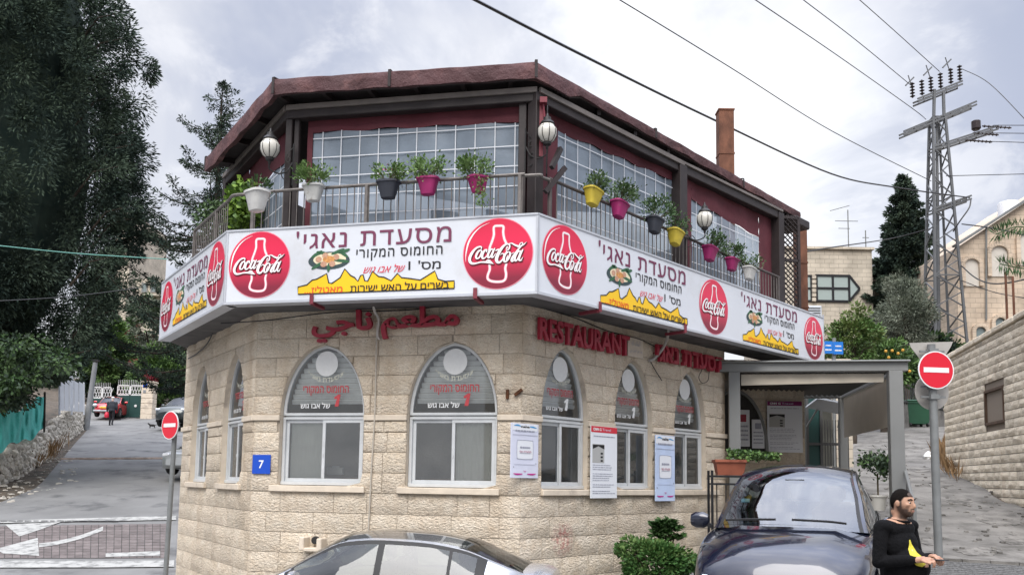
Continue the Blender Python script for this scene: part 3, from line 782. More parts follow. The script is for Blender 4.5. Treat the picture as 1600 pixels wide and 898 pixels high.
for i in range(3):
    o = Vector((SP[i][0]-SP[2][0], SP[i][1]-SP[2][1], 0)); rz = ang(SP[i], SP[i+1]); L = SL[i]
    e0, e1 = (.0, .0)
    t0, t1 = (0, 0) if i < 2 else (-.075, .028)       # far end of the long panel sags a little
    q = MB(); T = .16
    q.add([(0,0,ST1),(L,0,ST1+t1),(L,0,ST0+t0),(0,0,ST0),(0,T,ST1),(L,T,ST1+t1),(L,T,ST0+t0),(0,T,ST0)], [(0,1,2,3),(5,4,7,6),(3,2,6,7),(1,0,4,5),(1,5,6,2),(0,3,7,4)])
    panel = q.build('sign_panel', MWHITE, SIGN, loc=o, rz=rz)
    q = MB()
    for za, zb, fa, fb in ((ST0-.018, ST0+.006, t0, t0), (ST1-.012, ST1+.022, t1, t1)):
        q.add([(0,-.012,za),(L,-.012,za+fa),(L,-.012,zb+fb),(0,-.012,zb),(0,T+.01,za),(L,T+.01,za+fa),(L,T+.01,zb+fb),(0,T+.01,zb)], [(0,1,2,3),(5,4,7,6),(3,2,6,7),(1,0,4,5),(1,5,6,2),(0,3,7,4)])
    for xx in (.012, L-.012): q.box((xx, .0, (ST0+ST1)/2), (.024, .018, ST0-ST1-.05))
    q.build('trim', MTRIM, SIGN, loc=o, rz=rz)
    # seams between face sheets
    q = MB()
    k = 1.35
    x = k
    DS = [[(.44, .0, .93), (3.3, -.01, 1.)], [(.485, 0, 1), (3.67, 0, 1)], [(.51, 0, .99), (4.07, -.03, .97), (7.60, -.055, .9)]][i]
    for x, dz, sc in DS:
        d = None
        for nm, me in DISC:
            if d is None:
                d = link('printed_disc', me, SIGN, loc=o+Vector((x*math.cos(rz), x*math.sin(rz), 4.425+dz)), rz=rz); d.scale = (sc, 1, sc)
            else: link(nm, me, d)
    GS = [[(1.87, 0, .95)], [(2.04, 0, 1)], [(2.22, -.01, 1.), (5.92, -.035, .96)]][i]
    for x, dz, sc in GS:
        w_ = Vector((x*math.cos(rz), x*math.sin(rz), 4.42*(1-sc)+dz))
        for nm, me in GRP:
            ob = link(nm, me, SIGN, loc=o+w_, rz=rz); ob.scale = (sc, 1, sc)
# soffit under the sign: strips from the sign's lower edge back to the wall, part of the building
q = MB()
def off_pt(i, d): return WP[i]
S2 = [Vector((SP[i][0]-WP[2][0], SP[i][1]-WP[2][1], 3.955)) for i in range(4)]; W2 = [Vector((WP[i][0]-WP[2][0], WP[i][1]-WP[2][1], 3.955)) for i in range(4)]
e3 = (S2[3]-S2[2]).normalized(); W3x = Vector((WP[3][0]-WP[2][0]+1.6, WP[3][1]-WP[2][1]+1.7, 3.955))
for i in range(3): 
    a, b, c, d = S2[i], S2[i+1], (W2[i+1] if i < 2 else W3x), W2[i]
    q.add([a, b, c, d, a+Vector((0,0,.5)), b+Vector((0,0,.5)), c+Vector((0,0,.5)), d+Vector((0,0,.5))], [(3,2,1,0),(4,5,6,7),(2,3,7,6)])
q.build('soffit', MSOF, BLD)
# maroon steel brackets under the sign
MBRK = mat('maroon steel', (.20,.03,.045), .5, var=.2, vscale=9)
for i, pxs in ((1, (488, 743)), (2, (936, 1069))):
    rz = ang(SP[i], SP[i+1]); o = Vector((SP[i][0]-SP[2][0], SP[i][1]-SP[2][1], 0))
    for px in pxs:
        s, _ = onface(px, 465, SP[i], SP[i+1]); q = MB()
        q.box((s, .16, ST1-.032), (.045, .32, .04)); q.box((s, -.022, ST1+.02), (.05, .012, .13)); q.build('bracket', MBRK, SIGN, loc=o, rz=rz)
# raised metal letters on the wall
def split_text(s, w, h, bold):
    """one (verts, faces) per letter"""
    V, F = text_mesh(s, w=w, h=h, bold=bold); par = list(range(len(V)))
    def find(a):
        while par[a] != a: par[a] = par[par[a]]; a = par[a]
        return a
    for f in F:
        for k in f[1:]: par[find(k)] = find(f[0])
    isl = {}
    for k in range(len(V)): isl.setdefault(find(k), []).append(k)
    isl = [c for c in isl.values() if len(c) > 2]
    isl.sort(key=lambda c: min(V[k][0] for k in c)); G = []
    for c in isl:
        a, b = min(V[k][0] for k in c), max(V[k][0] for k in c)
        if G and a < G[-1][1]-.25*min(b-a, G[-1][1]-G[-1][0]): G[-1] = (G[-1][0], max(b, G[-1][1]), G[-1][2]+c)
        else: G.append((a, b, c))
    out = []
    for a, b, c in G:
        m = {k: n for n, k in enumerate(c)}; out.append(([V[k] for k in c], [tuple(m[k] for k in f) for f in F if f[0] in m]))
    return out
def raised(name, label, s, i, x, z, w, h, bold, depth=.05, off=.05, slope=0., wobble=.0):
    rz = ang(WP[i], WP[i+1]); d = (math.cos(rz), math.sin(rz))
    T = thing(name, label, 'lettering', (WP[i][0]+x*d[0], WP[i][1]+x*d[1], z), rz)
    rr = random.Random(len(s)+i)
    for V, F in split_text(s, w, h, bold):
        n = len(V); a = rr.uniform(-wobble, wobble); mx = sum(p[0] for p in V)/n
        P = [((u-mx)*math.cos(a)-v*math.sin(a)+mx, (u-mx)*math.sin(a)+v*math.cos(a)+slope*u) for u, v, _ in V]; D = [p[2]*4 for p in V]
        q = MB(); q.add([(u, -off-depth-dd, v) for (u, v), dd in zip(P, D)]+[(u, -off, v) for u, v in P], F+[tuple(k+n for k in f[::-1]) for f in F])
        cnt = set()
        for f in F:
            for k in range(len(f)): cnt.add((f[k], f[(k+1) % len(f)]))
        sd = [(aa, aa+n, bb+n, bb) for (aa, bb) in cnt if (bb, aa) not in cnt]
        q.f += sd; q.mi += [0]*len(sd); q.tube([(mx, -off, 0), (mx, 0, 0)], .008, 5)
        q.build('letter', MLET, T)
raised('wall_lettering', 'raised maroon metal letters spelling RESTAURANT on the stone above the right windows', 'RESTAURANT', 2, 1.22, 3.675, 1.98, .30, .022, wobble=.01)
raised('wall_lettering', 'raised maroon Hebrew metal letters beside the pergola end of the right wall', heb('מסעדת נאגי'), 2, 3.93, 3.68, 1.96, .27, .03, wobble=.02)
raised('wall_lettering', 'raised maroon Arabic metal letters above the two large front windows', "\uFEF2\uFE9F\uFE8E\uFEE7 \uFEE2\uFECC\uFEC4\uFEE3", 1, 1.9, 3.735, 2.08, .42, .028, slope=.02)
# blue house number plate
def plaque(name, label, cat, i, x0, x1, z0, z1, m, y=-.03, th=.012, extra=None, b=.01):
    rz = ang(WP[i], WP[i+1]); d = (math.cos(rz), math.sin(rz)); cx_ = (x0+x1)/2
    T = thing(name, label, cat, (WP[i][0]+cx_*d[0], WP[i][1]+cx_*d[1], z0), rz)
    q = MB(); q.bbox((0, y, (z1-z0)/2), (x1-x0, th, z1-z0), .003); q.build('board', m, T)
    return T
MBLUE = mat('enamel blue', (.01,.07,.46), .3); MLB = mat('print pale blue', (.30,.40,.60), .5)
T = plaque('house_number_plate', 'square blue enamel plate with a white number 7 beside the left large window', 'plaque', 1, .03, .30, 1.735, 1.995, MBLUE, y=-.035)
q = MB(); add_text(q, '7', 0, .13, -.0425, h=.11, w=.075, bold=.015); q.build('numeral', MDECW, T)
# posters
MPOST = mat('poster paper lilac', (.66,.68,.80), .55, var=.08, vscale=4); MPW = mat('poster paper white', (.74,.76,.80), .55)
MPBL = mat('poster pale blue', (.40,.52,.78), .55); MPG = mat('poster grey print', (.32,.33,.40), .6); MPPK = mat('poster magenta', (.50,.03,.25), .5)
def bars(q, x, z, w, h, y, seed=1):      # a line of print too small to read: short strokes of word length
    rr = random.Random(seed); a = x-w/2
    while a < x+w/2-.004:
        b = min(a+w*rr.uniform(.06,.17), x+w/2); q.box(((a+b)/2, y, z), (b-a, .001, h*rr.uniform(.75,1))); a = b+w*.025
def naot(T, w, h, tint):
    q = MB(); q.box((0,-.0425,h*.93), (w*.94,.002,h*.12)); q.build('header_print', MPW, T)
    q = MB(); add_text(q, 'naha', 0, h*.945, -.046, w=w*.32, h=h*.045, bold=.03); q.build('header_lettering', MBLACK, T)
    q = MB(); ribbon(q, [(-w*.43,h*.95,.006),(-w*.3,h*.965,.02),(-w*.18,h*.95,.012)], 0, -.046); ribbon(q, [(w*.43,h*.93,.006),(w*.3,h*.945,.02),(w*.18,h*.95,.012)], 0, -.046); q.build('wave_print', mat('print azure', (.05,.30,.62), .5), T)
    q = MB(); bars(q, 0, h*.865, w*.74, h*.03, -.046); q.build('line_lettering', MPG, T)
    q = MB()
    P = [(x*w*.30, h*.52+z_*h*.17) for x, z_ in ((-.8,-1),(.8,-1),(1,-.8),(1,.8),(.8,1),(-.8,1),(-1,.8),(-1,-.8))]
    ribbon(q, [(a, b, .006) for a, b in P], 0, -.046, closed=True, k=3); q.build('frame_print', MPG, T)
    q = MB(); q.add([(a, -.044, b) for a, b in P], [tuple(range(8))]); q.build('frame_fill', MPW, T)
    q = MB(); bars(q, 0, h*.56, w*.38, h*.035, -.047, 2); q.build('line_lettering', MPG, T)
    q = MB(); add_text(q, heb("מסעדת נאג'י"), 0, h*.485, -.047, w=w*.44, h=h*.04, bold=.01); q.build('line_lettering', mat('print dull red', (.40,.12,.18), .5), T)
    q = MB(); q.box((0,-.0465,h*.455), (w*.4,.002,.004)); q.box((0,-.0465,h*.25), (w*.8,.002,.003)); q.box((0,-.0465,h*.79), (w*.94,.002,.004)); q.build('rule_print', MPG, T)
    q = MB(); ribbon(q, [(-w*.43,h*.085,.004),(-w*.3,h*.07,.022),(-w*.1,h*.075,.012)], 0, -.046); ribbon(q, [(w*.43,h*.085,.004),(w*.3,h*.07,.022),(w*.1,h*.075,.012)], 0, -.046); q.build('wave_print', MPPK, T)
    q = MB(); add_text(q, heb('של'), 0, h*.125, -.046, w=w*.1, h=h*.03, bold=.02); q.build('line_lettering', MPPK, T)
    for a, b in ((-.42,.2),(.42,.27)):
        q = MB(); add_text(q, 'n', a*w, b*h, -.046, h=h*.02, bold=.03); q.build('mark', MBLACK, T)
T = plaque('poster', 'pale lilac poster with a magenta wave on the corner left of the arched windows', 'poster', 2, -.23, .29, 1.73, 2.42, MPOST, y=-.035); naot(T, .5, .69, 0)
T2 = plaque('poster', 'pale blue poster with a framed notice between the two rightmost arched windows', 'poster', 2, 2.91, 3.45, 1.42, 2.42, mat('poster paper blue', (.52,.62,.82), .55, var=.12, vscale=3), y=-.035); naot(T2, .54, 1.0, 1)
fwd_off = Vector((math.sin(ang(WP[2], WP[3])), -math.cos(ang(WP[2], WP[3])), 0))*.045; T2.location += fwd_off
def cnn(T, w, h, hd, txt=True):
    q = MB(); q.box((0,-.0425,h*.955), (w*.98,.002,h*.085)); q.build('header_print', hd, T)
    q = MB(); add_text(q, 'CNN', -w*.32, h*.955, -.045, w=w*.2, h=h*.04, bold=.05); q.build('header_lettering', MDECW, T)
    q = MB(); add_text(q, 'G', -w*.15, h*.955, -.045, w=w*.07, h=h*.04, bold=.03); q.build('header_lettering', MDECW, T)
    q = MB(); add_text(q, 'Travel', w*.08, h*.955, -.045, w=w*.32, h=h*.035); q.build('header_lettering', MPOST, T)
    q = MB(); q.box((-w*.22,-.0425,h*.62), (w*.44,.002,h*.26)); q.build('photo_print', mat('photo grey', (.42,.42,.41), .5), T)
    q = MB(); q.add([(-w*.43,-.045,h*.74),(-w*.43,-.045,h*.68),(-w*.22,-.045,h*.72),(0,-.045,h*.68),(0,-.045,h*.74)], [(0,1,2,3,4)]); q.box((-w*.1,-.045,h*.62),(w*.08,.001,h*.025)); q.box((-w*.1,-.045,h*.57),(w*.08,.001,h*.025)); q.box((-w*.1,-.045,h*.52),(w*.08,.001,h*.025)); q.build('photo_shape', MBLACK, T)
    q = MB(); bars(q, 0, h*.86, w*.8, h*.014, -.045, 3); q.build('line_lettering', MPG, T)
    rr = random.Random(3)
    for k in range(14):
        if k in (3, 8, 11): continue
        q = MB(); ww = w*rr.uniform(.6,.84); bars(q, -w*.43+ww/2, h*(.46-.03*k), ww, h*.009, -.045, k); q.build('line_lettering', MPG, T)
T3 = plaque('poster', 'white article poster with red header and a small photo between the first two arched windows', 'poster', 2, 1.33, 1.94, 1.47, 2.47, MPW, y=-.035); cnn(T3, .61, 1.0, mat('header red', (.60,.03,.05), .5)); T3.location += fwd_off
# inscription tile between the raised words
T = plaque('inscription_tile', 'small pale stone tile with faint Arabic script between the raised English and Hebrew words', 'tile', 2, 2.27, 2.66, 3.55, 3.86, mat('tile stone', (.60,.52,.43), .7, var=.1, vscale=20), y=-.03)
q = MB(); add_text(q, "\uFEEA\uFEE0\uFEDF \uFEDA\uFEE0\uFEE4\uFEDF\uFE8D", 0, .21, -.038, w=.22, h=.07); add_text(q, "\uFEF2\uFE91\uFEAD \uFEDE\uFEC0\uFED3 \uFEE6\uFEE3 \uFE8D\uFEAC\uFEEB", 0, .09, -.038, w=.30, h=.07); q.build('script_lettering', MPG, T)
# two rusty iron lugs by the corner
rz = ang(WP[1], WP[2]); MRUST = mat('rust', (.13,.05,.02), .9, var=.5, vscale=20, bump=.4, bscale=80)
for k, (px, py, a) in enumerate(((794, 616, 0.), (811, 613, .9))):
    s, z_ = onface(px, py, WP[1], WP[2]); q = MB()
    q.box((s, -.03, z_), (.035, .06, .12), Matrix.Rotation(a, 3, 'Y')); q.build('iron_lug', MRUST, BLD, loc=bframe(1)[0], rz=rz)
# conduit and cables on the walls
def onw(px, py, i, off): 
    s, z_ = onface(px, py, WP[i], WP[i+1], off); d = (math.cos(ang(WP[i], WP[i+1])), math.sin(ang(WP[i], WP[i+1]))); n = (d[1], -d[0])
    return Vector((WP[i][0]+s*d[0]+n[0]*off, WP[i][1]+s*d[1]+n[1]*off, z_))
MPIPE = mat('pale conduit', (.50,.45,.38), .6, var=.2, vscale=12)
q = MB(); q.tube([onw(589, 505, 1, .03), onw(586, 640, 1, .03), onw(580, 740, 1, .03), onw(575, 840, 1, .03)], .011, 6); q.build('conduit', MPIPE, BLD, world=True, smooth=True)
q = MB(); q.tube(catmull([onw(583, 472, 1, .25), onw(585, 485, 1, .1), onw(592, 500, 1, .05), onw(590, 522, 1, .05), onw(593, 530, 1, .05)], 5), .018, 7); q.build('conduit', mat('crumpled conduit', (.55,.52,.48), .6, bump=.8, bscale=60), BLD, world=True, smooth=True)
q = MB(); q.tube(catmull([onw(345, 505, 1, .04), onw(420, 500, 1, .04), onw(520, 488, 1, .04), onw(640, 484, 1, .04), onw(745, 470, 1, .05), onw(800, 463, 1, .12)], 6), .008, 5); q.build('cable', MBLACK, BLD, world=True)
q = MB(); q.tube(catmull([onw(850, 482, 2, .05), onw(900, 497, 2, .04), onw(950, 517, 2, .04), onw(1000, 530, 2, .04), onw(1030, 545, 2, .04)], 6), .008, 5); q.build('cable', MBLACK, BLD, world=True)
q = MB(); q.tube(catmull([onw(1045, 515, 2, .5), onw(1042, 530, 2, .3), onw(1035, 545, 2, .12), onw(1022, 560, 2, .06), onw(1014, 563, 2, .04)], 6), .022, 8); q.build('conduit', mat('grey hose', (.38,.36,.34), .5), BLD, world=True, smooth=True)
q = MB(); q.tube(catmull([onw(1016, 563, 2, .04), onw(1022, 575, 2, .05), onw(1034, 594, 2, .05)], 6), .007, 5)
q.build('cable', MBLACK, BLD, world=True)
q = MB(); q.tube(catmull([onw(1100, 572, 2, .05), onw(1092, 588, 2, .07), onw(1097, 598, 2, .07), onw(1106, 594, 2, .07), onw(1108, 580, 2, .05)], 6), .006, 5); q.build('cable', MBLACK, BLD, world=True)
q = MB(); q.tube(catmull([onw(338, 505, 0, .1), onw(325, 535, 0, .05), onw(308, 552, 0, .05), onw(294, 560, 0, .05)], 6), .010, 5); q.build('cable', MBLACK, BLD, world=True)
# ------------------------------------------------------------------ terrace on the first floor
ZB = 6.62
def xy(v): return (v.x, v.y)
U2, U1, U0, UM, UE = [xy(atz(px, py, ZB)) for px, py in ((838,142),(455,170),(358,275),(1060,255),(1215,330))]
UP = [U0, U1, U2, UE]
B0 = Vector((WP[2][0], WP[2][1], 0))
def wv(p, z): return Vector((p[0], p[1], z))
MBEAM = mat('dark brown steel', (.030,.022,.022), .55, var=.3, vscale=6, bump=.2, bscale=30)
MGUT = mat('grey brown gutter', (.20,.175,.16), .5, .2, var=.25, vscale=4)
MRAIL = mat('weathered pale rail', (.18,.162,.15), .5, .3, var=.35, vscale=14)
MRAILD = mat('dark railing steel', (.10,.085,.08), .5, .3, var=.3, vscale=10)
MAWN = mat('maroon awning fabric', (.088,.037,.040), .75, var=.35, vscale=1.6, bump=.9, bscale=4, bdist=.06, stain=((.19,.09,.085), 2.2, .5, .75))
MCUR = mat('maroon curtain fabric', (.108,.022,.032), .8, var=.25, vscale=3, bump=.3, bscale=10, bdist=.02)
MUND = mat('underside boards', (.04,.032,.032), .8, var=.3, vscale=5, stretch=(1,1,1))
# deck slab
q = MB()
inner = [(-4.9, 14.6), (-3.2, 12.4), (.05, 11.7), (3.4, 15.6)]
outp = [(SP[i][0]+(WP[i][0]-SP[i][0])*.25, SP[i][1]+(WP[i][1]-SP[i][1])*.25) for i in range(4)]
outp[3] = (SP[3][0]-.15, SP[3][1]-.05+.1)
ctr = [(-3.0, 19.0), (2.6, 19.0)]
poly = [outp[0], outp[1], outp[2], outp[3], (4.4, 17.6), ctr[1], ctr[0]]
for za, zb in ((4.46, 4.60),):
    n = len(poly); q.add([wv(p, za)-B0 for p in poly]+[wv(p, zb)-B0 for p in poly], [tuple(range(n-1,-1,-1)), tuple(range(n, 2*n))]+[(i, (i+1) % n, (i+1) % n+n, i+n) for i in range(n)])
q.build('terrace_floor', mat('terrace floor', (.20,.18,.16), .8), BLD)
# posts and beams
def post(p, w, z0, z1, m=MBEAM, rz=0., name='post', d=None):
    q = MB(); q.bbox((0,0,(z1-z0)/2), (w, d or w, z1-z0), .008); return q.build(name, m, BLD, loc=wv(p, z0)-B0, rz=rz)
a01, a12, a23 = ang(U0, U1), ang(U1, U2), ang(U2, UE)
for p, w, rz in ((U0, .16, a01), (U1, .09, a12), ((U1[0]+.10, U1[1]+.0), .07, a12), (U2, .15, a23), ((U2[0]-.16, U2[1]+.06), .10, a12), (UM, .20, a23), ((UE[0]-.02, UE[1]), .20, a23)):
    post(p, w, 4.6, ZB-.04, rz=rz)
post((UM[0]+.12, UM[1]+.10), .05, 5.9, ZB, mat('pale downpipe', (.55,.53,.50), .5), a23, 'downpipe')
post((UE[0]+.10, UE[1]+.05), .035, 4.6, ZB-.1, MATS['pale downpipe'], a23, 'downpipe')
for (a, b), nm in (((U0, U1), 0), ((U1, U2), 1), ((U2, UM), 2), ((UM, UE), 3)):
    rz = ang(a, b); L = dist(a, b); q = MB()
    q.bbox((L/2, .0, -.08), (L+.05, .14, .17), .01); q.build('beam', MBEAM, BLD, loc=wv(a, ZB)-B0, rz=rz)
    q = MB(); hh = .07 if nm != 3 else .045; q.bbox((L/2, -.085, .012-hh/2), (L+.05, .035, hh), .004); q.build('gutter_rail', MGUT, BLD, loc=wv(a, ZB+(0 if nm != 3 else .0))-B0, rz=rz)
# vinyl curtains
def vinyl_mat():
    m = bpy.data.materials.new('clear vinyl'); m.use_nodes = True; t = m.node_tree; t.nodes.clear(); L = t.links.new
    o = t.nodes.new('ShaderNodeOutputMaterial'); tr = t.nodes.new('ShaderNodeBsdfTransparent'); tr.inputs[0].default_value = (.62,.66,.7,1)
    g = t.nodes.new('ShaderNodeBsdfPrincipled'); g.inputs['Base Color'].default_value = (.24,.29,.35,1); g.inputs['Roughness'].default_value = .22
    nz = t.nodes.new('ShaderNodeTexNoise'); nz.inputs['Scale'].default_value = 2.5; nz.inputs['Detail'].default_value = 6
    geo = t.nodes.new('ShaderNodeNewGeometry'); L(geo.outputs['Position'], nz.inputs[0])
    mr = t.nodes.new('ShaderNodeMapRange'); mr.inputs[1].default_value = .4; mr.inputs[2].default_value = .75; mr.inputs[3].default_value = .68; mr.inputs[4].default_value = .9; L(nz.outputs[0], mr.inputs[0])
    bp = t.nodes.new('ShaderNodeBump'); bp.inputs['Strength'].default_value = .35; bp.inputs['Distance'].default_value = .03; L(nz.outputs[0], bp.inputs['Height']); L(bp.outputs[0], g.inputs['Normal'])
    mx = t.nodes.new('ShaderNodeMixShader'); L(mr.outputs[0], mx.inputs[0]); L(tr.outputs[0], mx.inputs[1]); L(g.outputs[0], mx.inputs[2]); L(mx.outputs[0], o.inputs[0]); return m
MVIN = vinyl_mat(); MTAPE = mat('white seam', (.62,.64,.68), .5)
def curtain(a, b, s0, s1, v0, v1, zt, off=.08, seed=1, z0=4.62, z1=6.56, zb=5.0, step=.262):
    """fabric from s0 to s1 on the line a-b with a clear window from v0 to v1 whose top is zt = (left, right)"""
    rz = ang(a, b); rng = random.Random(seed); q = MB()
    def w(x, z_): return off+.012*math.sin(x*7+seed)+.008*math.sin(z_*9+x*3)
    def patch(xa, xb, za, zb_):
        nx = max(2, int((xb-xa)/.12)+1); nz_ = 5
        z_a = za if callable(za) else (lambda x: za); z_b = zb_ if callable(zb_) else (lambda x: zb_)
        q.grid([[(xa+(xb-xa)*i/nx, w(xa+(xb-xa)*i/nx, j), z_a(xa+(xb-xa)*i/nx)+(z_b(xa+(xb-xa)*i/nx)-z_a(xa+(xb-xa)*i/nx))*j/nz_) for i in range(nx+1)] for j in range(nz_+1)])
    top = lambda x: zt[0]+(zt[1]-zt[0])*(x-v0)/(v1-v0)+.012*math.sin(x*9+seed)
    patch(s0, v0, z0, z1); patch(v1, s1, z0, z1); patch(v0, v1, top, z1); patch(v0, v1, z0, zb)
    c = q.build('curtain', MCUR, BLD, loc=wv(a, 0)-B0, rz=rz, smooth=True)
    q = MB(); n = 26; q.grid([[(v0+(v1-v0)*i/n, off+.012+.01*math.sin(i*.9+j), zb+(top(v0+(v1-v0)*i/n)-zb)*j/6) for i in range(n+1)] for j in range(7)]); q.build('clear_window', MVIN, c, smooth=True)
    x = v0+.14
    while x < v1-.04:
        q = MB(); q.add([(x-.0065, off-.006, zb),(x+.0065, off-.006, zb),(x+.0065, off-.006, top(x)),(x-.0065, off-.006, top(x))], [(0,1,2,3)]); q.build('seam', MTAPE, c); x += step
    z_ = zb+.16
    while z_ < max(zt)-.03:
        xa, xb = v0, v1
        q = MB(); q.add([(xa, off-.007, z_-.0065),(xb, off-.007, z_-.0065+(zt[1]-zt[0])*.0),(xb, off-.007, z_+.0065),(xa, off-.007, z_+.0065)], [(0,1,2,3)]); q.build('seam', MTAPE, c); z_ += .262
    return c
def sU(a, b, px, py): return onface(px, py, a, b, -.08)
L1 = dist(U1, U2)
va, vb = sU(U1, U2, 490, 207), sU(U1, U2, 821, 190)
curtain(U1, U2, .22, L1-.05, va[0], vb[0], (va[1], vb[1]), seed=2)
LR = dist(U2, UE)
va, vb, ve = sU(U2, UE, 872, 205), sU(U2, UE, 1058, 285), sU(U2, UE, 1066, 300)
curtain(U2, UE, .06, dist(U2, UM)-.08, va[0], vb[0], (va[1], vb[1]), seed=3)
va, vb = sU(U2, UE, 1080, 312), sU(U2, UE, 1186, 372)
curtain(U2, UE, dist(U2, UM)+.1, LR-.1, va[0], vb[0], (va[1], vb[1]), seed=5)
L0 = dist(U0, U1); curtain(U0, U1, .1, L0-.05, .9, L0-.35, (6.0, 6.05), seed=7, step=.3)
print('curtain', va, vb, U0, U1, U2, UM, UE)
for (a, b) in (((4.3,17.2), (2.4,19.0)), ((2.4,19.0), (-2.6,18.6)), ((-2.6,18.6), U0)):
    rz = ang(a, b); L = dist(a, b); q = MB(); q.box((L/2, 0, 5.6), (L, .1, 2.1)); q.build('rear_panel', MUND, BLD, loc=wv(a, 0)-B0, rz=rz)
# lattice screen at the far end
q = MB(); P0 = Vector((UE[0]+.12, UE[1]+.12)); P1 = Vector(xy(atz(1247, 345, 6.5)));
rzl = ang(P0, P1); LL = (P1-P0).length
for k in range(-22, 16):
    for sgn in (1, -1):
        x0 = k*.095; pts = []
        t0, t1 = 0, 1
        # clip a 45 degree lath to the panel rectangle LL x 2.1
        H = 2.0
        if sgn > 0: f = lambda t: (x0+t*H, t*H)
        else: f = lambda t: (x0+(1-t)*H, t*H)
        ts = [j/40 for j in range(41)]; ins = [t for t in ts if 0 <= f(t)[0] <= LL]
        if len(ins) > 2:
            a, b = f(ins[0]), f(ins[-1]); q.bar((a[0], .01*sgn, 4.6+a[1]), (b[0], .01*sgn, 4.6+b[1]), .012, .03, up=(0,1,0))
lat = q.build('lattice_screen', MBEAM, BLD, loc=Vector((P0.x, P0.y, 0))-B0, rz=rzl, kind='stuff')
q = MB()
for x in (0, LL): q.box((x, 0, 5.55), (.05, .05, 2.0))
for z_ in (4.62, 5.75, 6.55): q.box((LL/2, 0, z_), (LL, .05, .05))
q.build('lattice_frame', MBEAM, BLD, loc=Vector((P0.x, P0.y, 0))-B0, rz=rzl)
# roof: fabric over a frame, valance hanging at the eave
ZE = 6.88
E = [atz(322, 246, 6.72), atz(428, 123, ZE), atz(838, 96, ZE), atz(1250, 331, 6.80)]
def sub(a, b, n): return [a+(b-a)*i/n for i in range(n)]
ring = sub(E[0], E[1], 14)+sub(E[1], E[2], 22)+sub(E[2], E[3], 34)+[E[3]]
C = Vector((-.3, 17.5, 7.75))
rng = random.Random(5); rows = []
prof = [(-.07, -.20), (.0, -.205), (.006, -.11), (.002, -.012), (-.012, .0), (-.40, .05)]      # (outward, height) over the valance
for i, p in enumerate(ring):
    d = Vector((p.x-C.x, p.y-C.y, 0)).normalized(); row = []
    sc = .62 if p.x > .8 else 1.0
    if p.x < -3.2: sc = 1.15
    for j, (o_, h_) in enumerate(prof):
        wv_ = (.016*math.sin(i*1.7+j*.9)+rng.uniform(-.010, .010))*(1 if j < 2 else .45)
        sag = (-.022*abs(math.sin(i*.55)) if j <= 1 else -.005*abs(math.sin(i*.55)))
        row.append(p+d*(o_+wv_)+Vector((0,0,h_*sc+sag*.6)))
    row.append(p*.45+C*.55+Vector((0,0,.0))); row.append(C.copy()); rows.append(row)
q = MB(); q.grid(rows); q.build('awning_roof', MAWN, BLD, world=True, smooth=True)
for i in (0, 14, 24, 36, 48, 60):
    p = ring[i]; d = Vector((p.x-C.x, p.y-C.y, 0)).normalized(); sc = .62 if p.x > .8 else 1.0; q = MB(); q.bar(p+d*.012+Vector((0,0,.01)), p+d*.016+Vector((0,0,-.21*sc)), .035, .012, up=tuple(d)); q.bar(p+d*.012+Vector((0,0,.012)), p-d*.4+Vector((0,0,.06)), .035, .012); q.build('seam_strap', MUND, BLD, world=True)
q = MB(); rows = []
for p in ring:
    d = Vector((p.x-C.x, p.y-C.y, 0)).normalized(); sc = .62 if p.x > .8 else 1.0
    a = p+d*-.10+Vector((0,0,-.2*sc)); b = Vector((p.x, p.y, 6.63)) - d*.9
    rows.append([a, p+d*-.03+Vector((0,0,-.13*sc)), b+Vector((0,0,.12)), Vector((C.x, C.y, 7.3))])
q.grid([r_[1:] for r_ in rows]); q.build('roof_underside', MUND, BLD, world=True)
for i in range(2, len(ring)-1, 4):
    p = ring[i]; d = Vector((p.x-C.x, p.y-C.y, 0)).normalized(); q = MB(); q.bar(p+d*-.08+Vector((0,0,-.16)), Vector((p.x, p.y, 6.70))-d*.95, .05, .08); q.build('rafter', MBEAM, BLD, world=True)
q = MB(); q.tube([p+Vector((p.x-C.x, p.y-C.y, 0)).normalized()*-.05+Vector((0,0,-.2*(.62 if p.x > .8 else 1))) for p in ring], .018, 6); q.build('eave_tube', MBEAM, BLD, world=True)
# rope ties on the awning edge
for px in (625, 838):
    pass
# end gable at the right
q = MB(); p = E[3]; q.add([p+Vector((0,0,-.2)), p+Vector((-.2,.9,-.2)), p+Vector((-.4,.9,.15)), p], [(0,1,2,3)]); q.build('end_board', MBEAM, BLD, world=True)
q = MB(); q.bbox((0,0,0), (.55,.5,.16), .02); q.build('end_cap', MBEAM, BLD, loc=E[3]-B0+Vector((-.16,.05,-.24)), rz=a23)
# rusty flues
MFLUE = mat('rusty sheet', (.20,.085,.05), .85, var=.55, vscale=5, bump=.4, bscale=25, stain=((.12,.05,.03), 4, .5, .7), stretch=(1,1,.5))
def flue(pxa, pxb, pyt, Y, zb, lab):
    a, b = at(pxa, pyt, Y), at(pxb, pyt, Y); w = b.x-a.x; q = MB()
    q.box(((a.x+b.x)/2, Y, (zb+a.z)/2), (w, .28, a.z-zb)); n = int((a.z-zb)/.9)
    for k in range(n): q.box(((a.x+b.x)/2, Y, zb+.5+k*.9), (w+.02, .30, .035))
    q.box(((a.x+b.x)/2, Y, a.z), (w+.03, .31, .03))
    q.build('flue', MFLUE, BLD, world=True)
flue(1121, 1144, 175, 17.2, 5.2, ''); flue(1242, 1257, 352, 17.0, 4.7, '')
